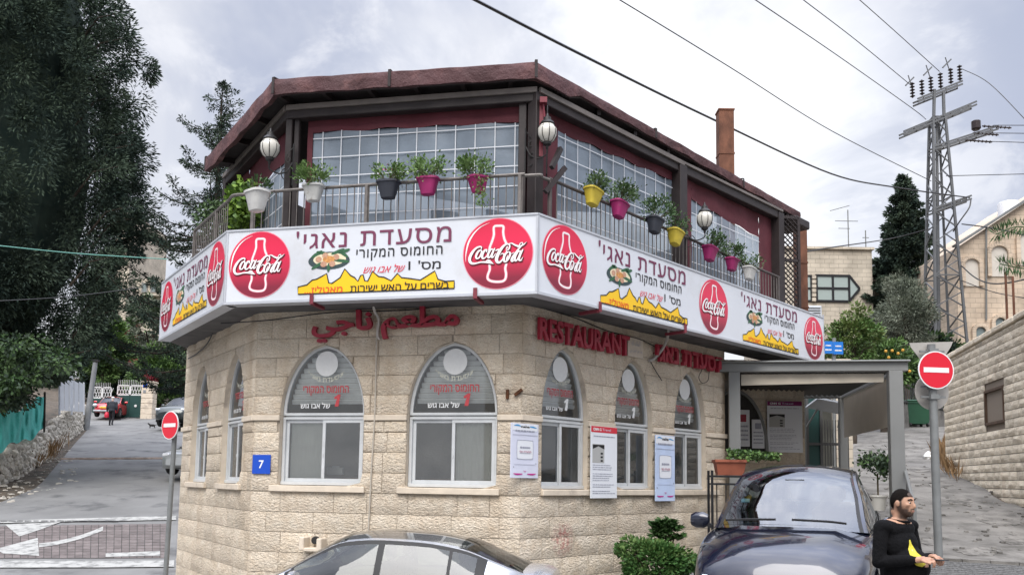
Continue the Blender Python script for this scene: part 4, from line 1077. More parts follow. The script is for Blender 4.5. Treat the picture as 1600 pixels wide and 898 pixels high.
# railing
def rail_pts(i0):
    return None
RZ = 5.40
def inset(i, d=.08): 
    a = Vector(SP[i]); b = Vector(SP[i+1]); t = (b-a).normalized(); n = Vector((-t.y, t.x)); return a+n*d, b+n*d, t
(A0, A1, t0_), (B0_, B1_, t1_), (C0_, C1_, t2_) = inset(0), inset(1), inset(2)
def rail_seg(P, Q, m, post_at=(), bal=.1, z0=4.5, z1=(RZ, RZ), name='railing', balm=None, tw=.045):
    P, Q = Vector((P.x, P.y, 0)), Vector((Q.x, Q.y, 0)); L = (Q-P).length; d = (Q-P)/L; rz = math.atan2(d.y, d.x)
    q = MB(); q.tube([(0,0,z1[0]), (L,0,z1[1])], tw/2, 8)
    r_ = q.build(name, m, BLD, loc=P-B0, rz=rz, smooth=True)
    q = MB(); q.box((L/2, 0, z1[0]-.12+(z1[1]-z1[0])/2), (L, .012, .02)) if False else None
    x = bal/2
    while x < L:
        q = MB(); zz_ = z1[0]+(z1[1]-z1[0])*x/L; q.tube([(x,0,z0),(x,0,zz_-.015)], .0075, 5, cap=False); q.build('baluster', balm or m, r_); x += bal
    q = MB(); q.box((L/2, 0, z0+.06), (L, .02, .02)); q.build('bottom_rail', m, r_)
    for s in post_at:
        q = MB(); q.bbox((s, 0, (z0+z1[0]+(z1[1]-z1[0])*s/L)/2), (.045, .045, z1[0]+(z1[1]-z1[0])*s/L-z0), .006); q.build('rail_post', m, r_)
    return r_
la_ = B0_.lerp(B1_, .07); lb_ = B0_.lerp(B1_, .955)
rail_seg(la_, lb_, MRAIL, (.02, 1.62, 3.62), balm=MRAIL, z1=(5.42, 5.42))
rc, rd = C0_.lerp(C1_, .035), C0_.lerp(C1_, .80)
rail_seg(rc, rd, MRAILD, (.02, 6.1), balm=MRAIL, z1=(5.42, 5.30))
rail_seg(A0.lerp(A1, .45), A0.lerp(A1, .93), MRAIL, (.0, 1.2), balm=MRAIL)
q = MB(); pc = catmull([(*lb_, RZ), (*((lb_+B1_)/2+Vector((.06,-.01))), RZ), (*(B1_+Vector((.02,.02))), RZ), (*((rc+C0_)/2), RZ), (*rc, RZ)], 5); q.tube(pc, .022, 8); q.build('corner_rail', MRAIL, BLD, world=True, smooth=True)
al = A0.lerp(A1, .93); q = MB(); pc = catmull([(*al, RZ), (*(A1+Vector((-.02,.02))), RZ), (*la_, RZ)], 5); q.tube(pc, .022, 8); q.build('corner_rail', MRAIL, BLD, world=True, smooth=True)
# ------------------------------------------------------------------ foliage
def leaf_mesh(name, pts, nrm, size, mats, mi=None, fold=.3, aspect=.5, droop=None):
    """many small pointed leaves (two triangles each). pts, nrm: (n,3) arrays; size: (n,)"""
    n = len(pts); pts = np.asarray(pts, float); d = np.asarray(nrm, float); d /= np.linalg.norm(d, axis=1, keepdims=True)+1e-9
    rv = RNG.normal(size=(n, 3)); s = np.cross(d, rv); s /= np.linalg.norm(s, axis=1, keepdims=True)+1e-9; u = np.cross(s, d)
    size = np.broadcast_to(np.asarray(size, float), (n,))[:, None]
    w = aspect*size*.5
    a = pts; b = pts+d*size*.5+s*w+u*w*fold; c = pts+d*size; e = pts+d*size*.5-s*w+u*w*fold
    V = np.stack([a, b, c, e], 1).reshape(-1, 3).astype(np.float32)
    idx = np.arange(n)[:, None]*4; T = np.concatenate([idx+[0,1,2], idx+[0,2,3]], 1).reshape(-1).astype(np.int32)
    me = bpy.data.meshes.new(name); me.vertices.add(4*n); me.vertices.foreach_set('co', V.ravel())
    me.loops.add(6*n); me.loops.foreach_set('vertex_index', T)
    me.polygons.add(2*n); me.polygons.foreach_set('loop_start', np.arange(0, 6*n, 3, dtype=np.int32)); me.polygons.foreach_set('loop_total', np.full(2*n, 3, np.int32))
    for m in (mats if isinstance(mats, (list, tuple)) else [mats]): me.materials.append(m)
    if mi is not None: me.polygons.foreach_set('material_index', np.repeat(np.asarray(mi, np.int32), 2))
    me.update(); me.validate(); return me
def leafmat(name, c1, c2, rough=.55, trans=.0):
    m = mat(name, c1, rough, col2=c2, vscale=1.6, detail=5, spec=.3 if rough < .75 else .08)
    return m
LG1 = leafmat('green leaf', (.07,.14,.035), (.14,.22,.07)); LG2 = leafmat('dark leaf', (.04,.085,.03), (.08,.13,.05)); LG3 = leafmat('lime leaf', (.22,.34,.05), (.10,.20,.04))
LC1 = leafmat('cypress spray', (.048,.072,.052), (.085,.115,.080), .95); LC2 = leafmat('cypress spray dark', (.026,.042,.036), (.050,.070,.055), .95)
LO = leafmat('olive leaf', (.17,.20,.15), (.24,.26,.20), .7); LSTEM = mat('stem', (.09,.07,.04), .8); LBARK = mat('bark', (.07,.055,.042), .95, var=.5, vscale=8, bump=.7, bscale=20, stretch=(1,1,.3))
LFL = mat('pink flower', (.55,.06,.16), .6); LDRY = leafmat('dry grass', (.20,.12,.06), (.30,.20,.11), .9)
def blob(n, c, r, flat=1.):
    p = RNG.normal(size=(n, 3)); p /= np.linalg.norm(p, axis=1, keepdims=True); p *= (RNG.random((n, 1))**.45); p[:, 2] *= flat
    return np.asarray(c)+p*np.asarray(r), p
def tuft(T, c, r, n, size, m, aspect=.5, stems=5, name='foliage', flat=.8):
    """small leafy plant: stems and leaves round c (in T's frame)"""
    pts = []; dr = []
    q = MB()
    for k in range(stems):
        a = RNG.random()*6.28; l = r*(.5+.5*RNG.random()); tip = np.array([c[0]+l*math.cos(a), c[1]+l*math.sin(a), c[2]+r*flat*(.3+.8*RNG.random())])
        q.tube([(c[0], c[1], c[2]-r*.3), tuple(tip)], .003+r*.01, 4, cap=False)
        m_ = n//stems; p = tip+RNG.normal(size=(m_, 3))*r*.30; pts.append(p); dr.append((p-np.array([c[0], c[1], c[2]-r*.3]))+RNG.normal(size=(m_, 3))*r*.5)
    q.build('stems', LSTEM, T)
    pts = np.concatenate(pts); dr = np.concatenate(dr)
    return link(name, leaf_mesh(name, pts, dr, size*(.6+.8*RNG.random(len(pts))), m, aspect=aspect), T)
# ---- flower pots hung on the railing
POTM = {}
def pot_mesh(nm, m, w=.36, h=.27):
    q = MB(); n = 20; prof = [(.55,0),(.58,.01),(.80,.55),(.93,.86),(.95,.88),(1.04,.885),(1.04,1.0),(.98,1.0),(.96,.9)]
    V = []
    for f, z_ in prof:
        for k in range(n):
            a = 2*math.pi*k/n; ca, sa = math.cos(a), math.sin(a); rx = w/2*f; ry = w*.36*f
            ex = math.copysign(abs(ca)**.62, ca); ey = math.copysign(abs(sa)**.62, sa); V.append((rx*ex, ry*ey, h*z_))
    F = [(i*n+k, i*n+(k+1) % n, (i+1)*n+(k+1) % n, (i+1)*n+k) for i in range(len(prof)-1) for k in range(n)]+[tuple(range(n-1,-1,-1))]
    q.add(V, F); return q.mesh(nm, m, smooth=True)
MSOIL = mat('soil', (.05,.035,.025), .95)
pc_ = {'white': (.60,.60,.58), 'magenta': (.36,.02,.14), 'dark': (.035,.04,.055), 'yellow': (.62,.48,.05)}
PMAT = {k: mat(k+' plastic pot', tuple(c*.92 for c in v), .55, var=.25, vscale=6, stain=((.16,.12,.09), 9, .60, .78)) for k, v in pc_.items()}
PME = {k: pot_mesh('pot_body', PMAT[k]) for k in pc_}
def pot(kind, px, py, face, label, tilt=0., yaw=0., leaf=LG2, n=260, r=.17, sc=1., trail=0, fl=False):
    """px, py: pixel of the pot's rim centre"""
    a, b = SP[face], SP[face+1]; rz = ang(a, b)
    s, z_ = onface(px, py, a, b, .02); d = Vector((math.cos(rz), math.sin(rz))); nn = Vector((d.y, -d.x))
    p = Vector(a)+d*s+nn*.02
    T = thing('flower_pot', label, 'flower pot', (p.x, p.y, z_-.19*sc), group='flower pots hung on the terrace railing'); T.rotation_euler = (0, tilt, rz+yaw)
    sc *= .78; T.scale = (sc,)*3
    link('pot_body', PME[kind], T)
    q = MB(); q.add([(.16*math.cos(k*.393), .115*math.sin(k*.393), .235) for k in range(16)], [tuple(range(16))]); q.build('soil', MSOIL, T)
    q = MB(); q.tube([(-.15,.1,.26), (-.15,.16,.30), (-.15,.2,.22)], .005, 5); q.tube([(.15,.1,.26), (.15,.16,.30), (.15,.2,.22)], .005, 5); q.build('hook', MRAILD, T)
    tuft(T, (0,0,.30), r*1.12, int(n*1.7), .055, leaf, .6, 12)
    if trail:
        pts = np.array([(RNG.normal()*.07-.06, -.14+RNG.normal()*.04, .3-RNG.random()*trail) for _ in range(180)]); link('trailing_foliage', leaf_mesh('trailing_foliage', pts, RNG.normal(size=(180,3))+[0,0,-.6], .05, leaf, aspect=.6), T)
    if fl:
        pts = np.array([(RNG.normal()*.1, RNG.normal()*.08, .38+RNG.random()*.1) for _ in range(14)]); link('flowers', leaf_mesh('flowers', pts, RNG.normal(size=(14,3)), .035, LFL, aspect=.9), T)
    return T
pot('white', 490, 292, 1, 'white plastic flower pot with a bushy plant on the left of the front railing', leaf=LG1, n=320, r=.19)
pot('dark', 607, 286, 1, 'dark grey flower pot with a pink flower on the front railing', leaf=LG1, fl=True, sc=1.05)
pot('magenta', 669, 281, 1, 'magenta flower pot with rounded plant in the middle of the front railing', leaf=LG1, n=420, r=.2)
pot('magenta', 748, 279, 1, 'magenta flower pot turned sideways with a plant trailing below the front railing', yaw=.9, tilt=-.1, leaf=LG1, n=420, r=.19, trail=.55, sc=.95)
pot('white', 402, 302, 0, 'white flower pot tilted outward beside the yellow green climber', tilt=.0, yaw=.3, n=60, r=.1, sc=1.15)
pot('yellow', 925, 298, 2, 'yellow flower pot nearest the corner post on the right railing', tilt=.18, leaf=LG2, fl=False)
pot('magenta', 966, 318, 2, 'magenta flower pot next to the nearest yellow one on the right railing', tilt=.18, leaf=LG2, n=340, r=.2)
pot('dark', 1022, 343, 2, 'dark flower pot between a magenta pot and the second yellow pot', tilt=.15, leaf=LG2, n=340, r=.22)
pot('yellow', 1054, 362, 2, 'yellow flower pot in front of the brown terrace post', tilt=.2, leaf=LG2, n=160)
pot('magenta', 1108, 388, 2, 'magenta flower pot just right of the third lantern', tilt=.15, leaf=LG2, n=300, r=.2)
pot('magenta', 1143, 406, 2, 'small magenta flower pot before the last white one', tilt=.1, leaf=LG2, n=260, r=.2, sc=.9)
pot('white', 1170, 420, 2, 'white flower pot at the far end of the right railing', tilt=.15, leaf=LG2, n=260, r=.2, sc=.95)
# climber at the left end of the railing
T = thing('climbing_plant', 'yellow green climbing plant spilling over the left end of the sign', 'plant', at(378, 352, 12.4))
pts, _ = blob(1300, (.05,-.1,.25), (.27,.3,.42)); link('foliage', leaf_mesh('foliage', pts, RNG.normal(size=(1300,3))+[0,-.6,.1], .085, [LG3, LG1], mi=(RNG.random(1300) < .3), aspect=.9), T)
T2 = thing('climbing_plant', 'dark green climber with red flowers behind the yellow green one', 'plant', at(352, 358, 13.2))
pts, _ = blob(900, (-.1,0,.15), (.42,.3,.36)); link('foliage', leaf_mesh('foliage', pts, RNG.normal(size=(900,3)), .07, LG2, aspect=.7), T2)
q = MB(); q.tube([(0,0,-.3),(0,0,.3)], .015, 5); q.build('stem', LSTEM, T2)
# ---- lanterns
MGLB = mat('milky lantern globe', (.62,.60,.54), .25, var=.15, vscale=12); MIRON = mat('wrought iron', (.035,.034,.034), .5, .5)
def lantern(px, py, Y, label, hang=False, side=1, sc=1.):
    p = at(px, py, Y); T = thing('wall_lantern', label, 'lantern', p, group='round ribbed lanterns on the terrace posts'); r = .118
    q = MB(); q.lathe([(.0,-r*1.1),(.05,-r*1.02),(.085,-r*.8),(r*.98,-r*.25),(r,.05),(r*.9,r*.55),(r*.66,r*.95)], 20); q.build('globe', MGLB, T, smooth=True)
    for k in range(8):
        a = k*math.pi/4+.2; q = MB(); q.tube([((r+.004)*math.cos(t)*math.cos(a), (r+.004)*math.cos(t)*math.sin(a), (r*1.1)*math.sin(t)) for t in [-1.35+i*.24 for i in range(11)]], .005, 4, cap=False); q.build('rib', MIRON, T)
    q = MB(); q.lathe([(.085,.10),(.095,.115),(.08,.14),(.05,.165),(.045,.20),(.02,.215),(.012,.25),(.0,.27)], 14); q.build('cap', MIRON, T, smooth=True)
    q = MB(); q.lathe([(.0,-.22),(.016,-.20),(.02,-.17),(.05,-.15),(.055,-.12),(.02,-.115)], 12); q.build('base_cup', MIRON, T, smooth=True)
    q = MB()
    if hang: q.tube([(0,0,.26),(0,.0,.33),(0,.04,.37)], .008, 6); q.tube([(0,0,-.2),(0,.06,-.5),(0,.12,-.52)], .01, 6)
    q.tube(catmull([(0,0,-.2),(.0,.02,-.26),(.1*side,.06,-.30),(.2*side,.08,-.26),(.26*side,.1,-.14)], 5), .009, 6)
    q.tube(catmull([(.24*side,.1,-.40),(.16*side,.08,-.36),(.13*side,.07,-.28),(.18*side,.08,-.22),(.21*side,.09,-.27),(.17*side,.08,-.29)], 5), .006, 5)
    q.tube(catmull([(.26*side,.1,.05),(.20*side,.1,-.02),(.17*side,.1,-.1),(.21*side,.1,-.14),(.23*side,.1,-.09),(.2*side,.1,-.07)], 5), .006, 5)
    q.tube([(.27*side,.1,.1),(.27*side,.1,-.44)], .010, 6)
    q.build('bracket', MIRON, T, smooth=True); T.scale = (sc,)*3
    return T
lantern(422, 232, 11.0, 'round ribbed lantern on the left terrace post', side=1, sc=1.05)
lantern(855, 208, 10.4, 'round ribbed lantern at the corner above the curved rail', hang=True, side=-1)
lantern(1101, 343, 12.6, 'round ribbed lantern on a scroll bracket between the two right curtains', side=-1)
q = MB(); pb = at(849, 158, 10.45); q.box(pb, (.09,.1,.07)); q.tube([pb+Vector((0,0,-.03)), pb+Vector((.02,0,-.22))], .012, 6); q.box(pb+Vector((-.02,.05,-.35)), (.05,.03,.7)); q.build('lamp_arm', MBRK, BLD, world=True)
for (p0, p1) in (((876, 232), (862, 262)), ((883, 262), (852, 300))):
    q = MB(); q.bar(at(*p0, 10.5), at(*p1, 10.35), .05, .06); q.build('folding_arm', MBEAM, BLD, world=True)
# furniture on the terrace seen dimly through the vinyl
MCH = mat('black chair', (.02,.02,.022), .5)
for k, (px, lab) in enumerate(((590, 'black chair on the terrace behind the dark flower pot'), (700, 'black chair on the terrace behind the middle magenta pot'), (790, 'black chair on the terrace near the corner lantern'), (540, 'black chair on the terrace right of the white flower pot'))):
    p = at(px, 318, 11.9); T = thing('chair', lab, 'chair', (p.x, p.y, 4.60), rz=.3*k)
    q = MB(); q.bbox((0,0,.45), (.42,.42,.04)); q.build('seat', MCH, T); q = MB(); q.bbox((0,.2,.72), (.40,.04,.42), .02); q.build('backrest', MCH, T)
    for a in (-.18,.18):
        for b in (-.18,.18): q = MB(); q.box((a,b,.22), (.03,.03,.44)); q.build('leg', MCH, T)
T = thing('terrace_table', 'wooden table on the terrace behind the front railing', 'table', (at(640, 318, 12.4).x, 12.4, 4.60))
q = MB(); q.bbox((0,0,.74), (1.3,.6,.05)); q.build('tabletop', MTAB, T); q = MB(); q.box((0,0,.36), (1.1,.08,.72)); q.build('leg', MCH, T)
# ------------------------------------------------------------------ terrain
def onplane(px, py, P, Q):
    """pixel onto the slope whose height changes linearly with depth from P to Q"""
    k = (Q.z-P.z)/(Q.y-P.y); c0 = P.z-k*P.y; r = ray(px, py)        # EYE + r.z t = c0 + k r.y t
    t = (c0-EYE)/(r.z-k*r.y); return Vector((0,0,EYE))+r*t
LA, LB, LC = at(130, 884, 18), at(180, 717, 35), at(200, 653, 57)
RA, RBk = at(1467, 880, 12.5), at(1430, 668, 37)
def onL(px, py): return onplane(px, py, LA, LB) if py > 717 else onplane(px, py, LB, LC)
def onR(px, py): return onplane(px, py, RA, RBk)
print('L', LA, LB, LC, 'R', RA, RBk)
CTRL = [(0,0,0),(-8,-6,-.1),(8,-6,0),(-14,4,-.6),(0,6,-.22),(3.4,7.4,-.12),(-1,9,-.38),(-4.5,9.5,-.5),(-5,13,-.52),(2.8,8.6,.02),(3.6,12,.38),(8,9,.15),(14,9,.4),(-3.5,16.5,-.2),(2,19,1.0),(4.5,17.0,1.05)]
for px, py in ((-60,884),(60,884),(200,884),(40,800),(150,800),(240,800),(97,717),(180,717),(262,717),(135,680),(200,670),(150,655),(220,653),(270,672)): 
    p = onL(px, py); CTRL.append(tuple(p))
for px, py in ((1467,880),(1590,880),(1500,820),(1585,795),(1420,760),(1480,712),(1400,700),(1440,668),(1360,668)):
    p = onR(px, py); CTRL.append(tuple(p))
CTRL += [(-30,20,-.6),(-30,40,3.2),(-40,70,8.5),(-10,75,8.5),(10,45,3.2),(10,75,7.5),(35,40,4.6),(35,70,8),(22,22,2.2),(20,10,.7),(-45,0,-1.5),(45,0,0),(60,60,8),(-60,60,8),(0,100,11),(-60,100,13),(60,100,11),(0,-40,-.5),(-50,-40,-1),(50,-40,0),(-2,26,1.2),(0,35,2.4)]
_C = np.array(CTRL); _n = len(_C)
def _phi(r): return np.where(r > 1e-9, r*r*np.log(r+1e-12), 0)
_D = np.linalg.norm(_C[:, None, :2]-_C[None, :, :2], axis=2)
_A = np.zeros((_n+3, _n+3)); _A[:_n, :_n] = _phi(_D)+np.eye(_n)*.5; _A[:_n, _n] = 1; _A[:_n, _n+1:] = _C[:, :2]; _A[_n, :_n] = 1; _A[_n+1:, :_n] = _C[:, :2].T
_w = np.linalg.solve(_A, np.concatenate([_C[:, 2], [0,0,0]]))
def gz(x, y):
    x = np.asarray(x, float); y = np.asarray(y, float)
    r = np.sqrt((x[..., None]-_C[:, 0])**2+(y[..., None]-_C[:, 1])**2)
    z_ = _phi(r) @ _w[:_n]+_w[_n]+_w[_n+1]*x+_w[_n+2]*y
    return z_
def G(x, y): return float(gz(x, y))
def on_ground(px, py, y0=4, y1=120):
    """first hit of the view ray with the terrain"""
    r = ray(px, py); t = y0
    while t < y1:
        p = Vector((0,0,EYE))+r*t
        if p.z < G(p.x, p.y): return p
        t += .05+t*.004
    return Vector((0,0,EYE))+r*y1
MASPH = mat('asphalt', (.185,.185,.182), .9, var=.25, vscale=.6, bump=.35, bscale=90, bdist=.006, stain=((.055,.055,.058), .9, .52, .72))
MCONC = mat('rough concrete', (.20,.19,.175), .92, var=.3, vscale=1.2, bump=.6, bscale=6, bdist=.05, stain=((.085,.08,.072), 1.6, .46, .64))
MDIRT = mat('dirt', (.13,.10,.075), .95, var=.45, vscale=2, bump=1., bscale=9, bdist=.08, col2=(.055,.05,.04))
MPAINT = mat('worn road paint', (.36,.36,.345), .8, bump=.2, bscale=70, bdist=.004, stain=((.17,.17,.165), 4.5, .46, .62))
xs = np.concatenate([np.linspace(-400,-62,8), np.linspace(-60,-12,49), np.linspace(-11.5,16,56), np.linspace(17,60,44), np.linspace(64,400,8)])
ys = np.concatenate([np.linspace(-200,-22,6), np.linspace(-20,4,25), np.linspace(4.5,40,72), np.linspace(41,100,60), np.linspace(110,500,9)])
X, Y = np.meshgrid(xs, ys); Z = gz(np.clip(X, -60, 60), np.clip(Y, -40, 100))
P = np.stack([X, Y, Z-.02], 2); q = MB(); q.grid([[tuple(v) for v in row] for row in P])
q.build('ground', MDIRT, smooth='all', kind='structure')
def drape(name, rows, m, lift, label=None, kind='structure', nx=8, smooth=True, sub_=1, **k):
    """sheet between two polylines (left, right), laid on the terrain"""
    (Lp, Rp) = rows; q = MB(); out = []
    def dens(Pl):
        o = []
        for a, b in zip(Pl, Pl[1:]):
            n = max(1, int(math.hypot(b[0]-a[0], b[1]-a[1])/.7)) if sub_ == 1 else sub_
            o += [(a[0]+(b[0]-a[0])*i/n, a[1]+(b[1]-a[1])*i/n) for i in range(n)]
        return o+[Pl[-1]]
    n = 40
    def res(Pl):
        d = [0]; 
        for a, b in zip(Pl, Pl[1:]): d.append(d[-1]+math.hypot(b[0]-a[0], b[1]-a[1]))
        o = []
        for i in range(n+1):
            t = d[-1]*i/n; j = 0
            while j < len(d)-2 and d[j+1] < t: j += 1
            f = (t-d[j])/max(d[j+1]-d[j], 1e-9); o.append((Pl[j][0]+(Pl[j+1][0]-Pl[j][0])*f, Pl[j][1]+(Pl[j+1][1]-Pl[j][1])*f))
        return o
    A, B = res(Lp), res(Rp)
    for (ax, ay), (bx, by) in zip(A, B):
        row = []
        for i in range(nx+1):
            x, y = ax+(bx-ax)*i/nx, ay+(by-ay)*i/nx; row.append((x, y, G(x, y)+lift))
        out.append(row)
    q.grid(out); return q.build(name, m, smooth='all' if smooth else False, kind=kind, **({'label': label} if label else {}), **k)
g2 = lambda p: (p.x, p.y)
# left road: from the junction up to the gates
le = [(-16, 13), (-15.6, 18), g2(onL(-40, 800)), g2(onL(59, 760)), g2(onL(97, 717)), g2(onL(120, 690)), g2(onL(140, 668)), g2(onL(140, 655)), g2(onL(140, 648))]
re_ = [(-5.2, 11.5), (-6.0, 16), (-7.2, 20), (-8.5, 26), (-10.5, 35), (-12.5, 41), (-15, 47), g2(onL(300, 655)), g2(onL(300, 648))]
drape('left_road', (le, re_), MASPH, .012)
# junction and street in front
drape('street', ([(-16,-20), (-16, 0), (-16, 13)], [(14,-20), (14, 0), (9, 8)]), MASPH, .010, nx=30)
drape('street_front', ([(-16, 13), (-5.2, 11.5), (0, 10.95), (3.6, 14.7)], [(-16, 12.9), (-5, 7), (0, 6), (9, 8)]), MASPH, .008, nx=14)
# right alley of broken concrete
al_ = [(4.2, 11.8), (5.2, 15.5), (6.3, 18), g2(onR(1330, 690)), g2(onR(1330, 662)), g2(onR(1330, 655))]
ar_ = [(10.5, 11.2), (10.9, 15), g2(onR(1560, 785)), g2(onR(1490, 722)), g2(onR(1480, 690)), g2(onR(1475, 664))]
drape('alley', (al_, ar_), MCONC, .03, nx=14)
# speed strip across the left road, kerb of the alley
q = MB(); a, b = onL(95, 718), onL(268, 717); n = 16
q.tube([(a.x+(b.x-a.x)*i/n, a.y+(b.y-a.y)*i/n+.05*math.sin(i), G(a.x+(b.x-a.x)*i/n, a.y+(b.y-a.y)*i/n)+.015) for i in range(n+1)], .075, 6)
q.build('repair_strip', mat('pale patch', (.55,.42,.34), .9, var=.5, vscale=3), kind='structure')
# ------------------------------------------------------------------ trees
def clumps(centers, radii, dirs, n, size, droop=.35, spread=.8):
    P = []; D = []; S = []
    for c, r, d, k in zip(centers, radii, dirs, np.broadcast_to(n, len(centers))):
        k = int(k); g = RNG.normal(size=(k, 3)); g /= np.linalg.norm(g, axis=1, keepdims=True); rr = RNG.random((k, 1))**.5
        p = g*rr*np.asarray(r); P.append(np.asarray(c)+p); dd = g*spread+np.asarray(d)*.9+RNG.normal(size=(k, 3))*.35; dd[:, 2] -= droop; D.append(dd)
        S.append(size*(.6+.8*RNG.random(k)))
    return np.concatenate(P), np.concatenate(D), np.concatenate(S)
def crown(T, name, cs, rs, ds, n, size, mats, p=(.5,), aspect=.45, droop=.3, spread=.8):
    P, D, S = clumps(cs, rs, ds, n, size, droop, spread)
    cl = np.repeat(RNG.random(len(cs)), np.broadcast_to(n, len(cs)).astype(int)) if np.ndim(n) else np.repeat(RNG.random(len(cs)), n)
    mi = np.zeros(len(P), int)
    if len(mats) > 1: mi = ((cl+RNG.normal(size=len(P))*.18) < p[0]).astype(int)
    return link(name, leaf_mesh(name, P, D, S, mats, mi=mi, aspect=aspect), T)
# --- great dark cypress on the left
bx, by = -19.2, 29.5
T = thing('cypress_tree', 'huge dense dark cypress filling the left edge of the view', 'tree', (bx, by, G(bx, by)))
q = MB(); q.tube([(0,0,-.2),(.1,0,3),(-.1,.1,8),(0,0,15),(0,0,20)], [.55,.45,.35,.2,.05], 10); q.build('trunk', LBARK, T, smooth=True)
def rprof(t):   # silhouette half width against relative height
    return np.interp(t, [0, .1, .25, .4, .55, .7, .85, 1], [3.3, 4.6, 5.3, 5.2, 4.8, 4.4, 3.7, 1.5])
cs = []; rs = []; ds = []
H0, H1 = 5.0, 22
for k in range(1150):
    t = RNG.random(); a = RNG.random()*2*math.pi
    if RNG.random() < .35: a = -math.pi/2+RNG.normal()*.9
    lob = 1+.13*math.sin(a*5+t*9)+.09*math.sin(t*31+a*3)
    r = rprof(t)*lob*(1 if RNG.random() < .75 else .6)*(.93+.1*RNG.random())
    z_ = H0+(H1-H0)*t
    c = (r*math.cos(a), r*math.sin(a), z_); cs.append(c); s = .40+.40*RNG.random(); rs.append((s*.75, s*.75, s*1.35)); ds.append((math.cos(a)*.7, math.sin(a)*.7, .3))
crown(T, 'crown', cs, rs, ds, 310, .17, [LC1, LC2], p=(.42,), aspect=.26, droop=.55)
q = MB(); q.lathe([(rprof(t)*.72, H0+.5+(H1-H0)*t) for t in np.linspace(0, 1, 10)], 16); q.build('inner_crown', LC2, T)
# inner branches reaching to the right edge
cs = []; rs = []; ds = []; q = MB()
for (px, py, w) in ((205,205,.5),(212,225,.45),(196,240,.6),(207,270,.55),(214,292,.4),(205,322,.5),(212,340,.3),(214,372,.35),(208,392,.45),(185,150,.5),(190,110,.6),(193,60,.6),(190,20,.6),(213,400,.4),(200,440,.6),(180,485,.7),(160,520,.7),(190,300,.7),(188,350,.7),(150,545,.5),(120,560,.6),(165,250,.9),(160,300,.9),(172,340,.8),(160,380,.9),(170,420,.8),(150,460,.9),(165,200,.9),(150,150,.9),(170,110,.8),(160,60,.9),(135,250,.9),(135,330,.9),(130,410,.9),(185,260,.7),(180,400,.6),(142,270,.9),(150,320,.9),(140,360,.9),(150,400,.9),(140,440,.9),(150,480,.9),(135,510,.9),(165,450,.8),(175,300,.8),(178,220,.8)):
    p = at(px, py, 28.5+RNG.normal()*.6)-Vector(T.location); cs.append(tuple(p)); rs.append((w*.7, w*.6, w*.55)); ds.append((.8,-.2,.2))
    if w < .75: q.tube([(p.x-1.6, p.y+.4, p.z-.9), (p.x-.8, p.y, p.z-.2), tuple(p)], [.05,.03,.01], 5)
    cs.append((p.x-.7, p.y+.1, p.z-.2)); rs.append((w, w*.8, w*.7)); ds.append((.8,-.2,.1))
q.build('branches', LBARK, T); crown(T, 'branch_foliage', cs, rs, ds, 300, .14, [LC1, LC2], p=(.5,), aspect=.28, droop=.3)
# --- low hanging dark branches over the net
T = thing('pine_bush', 'dark drooping branches hanging over the turquoise net', 'bush', on_ground(-10, 735))
cs = []; rs = []; ds = []
for k in range(95):
    px = RNG.uniform(-70, 92); py = RNG.uniform(535, 606-max(0, px)*.2)
    if RNG.random() < .2: py = RNG.uniform(606, 632); px = RNG.uniform(-10, 30)
    p = at(px, py, RNG.uniform(26, 31))-Vector(T.location); cs.append(tuple(p)); rs.append((.6,.6,.35)); ds.append((.4,-.3,-.1))
crown(T, 'foliage', cs, rs, ds, 230, .16, [LC1, LG2], p=(.4,), aspect=.5)
# --- open conifers
def conifer(name, label, px, pytop, Y, rad, n, seed, mats, base=None, size=.16, per=70, gap=.0, zlow=2.0, up=.25, lean=0., cat='tree', dense=1.):
    rg = random.Random(seed); top = at(px, pytop, Y); x, y = top.x, Y; z0 = G(x, y); H = top.z-z0
    T = thing(name, label, cat, (x, y, z0)); q = MB(); q.tube([(lean,0,-.2),(lean*.6,0,H*.4),(0,0,H*.8),(0,0,H)], [.03*H/2,.022*H/2,.012*H/2,.01], 8); q.build('trunk', LBARK, T, smooth=True)
    q = MB(); cs = []; rs = []; ds = []
    for k in range(n):
        t = (k+.5)/n; zz_ = H-(H-zlow)*t**.92; a = rg.random()*6.283; L = rad*(t**.8)*(.6+.55*rg.random())+.12
        dx, dy = math.cos(a), math.sin(a); pts = []
        for j in range(6):
            f = j/5; pts.append((dx*L*f, dy*L*f, zz_-L*.22*math.sin(f*2.2)+L*up*f*f))
        q.tube(pts, [.012+.010*L*(1-j/5.5) for j in range(6)], 4, cap=False)
        m = max(2, int(L/.28*dense))
        for j in range(m):
            f = .25+.75*j/max(1, m-1); i = min(4, int(f*5)); g = f*5-i; c = tuple(pts[i][e]+(pts[i+1][e]-pts[i][e])*g for e in range(3))
            w = (.12+.08*rg.random())*(1+.16*rad*(1-f)); cs.append((c[0]+rg.gauss(0,.05), c[1]+rg.gauss(0,.05), c[2]-.02)); rs.append((w, w, w*.55)); ds.append((dx*.7, dy*.7, .15))
    q.build('limbs', LBARK, T)
    crown(T, 'crown', cs, rs, ds, per, size, mats, p=(.5,), aspect=.35, droop=.15)
    return T
conifer('cedar_tree', 'open branched dark conifer behind the left end of the terrace', 348, 128, 31, 5.2, 120, 4, [LC1, LC2], size=.11, per=46, dense=1.1, zlow=3.5)
conifer('cypress_tree', 'tall dark conifer standing behind the lattice pylon', 1412, 276, 50, 3.6, 260, 9, [LC1, LC2], size=.22, per=80, dense=1.5, zlow=2.0, up=.15)
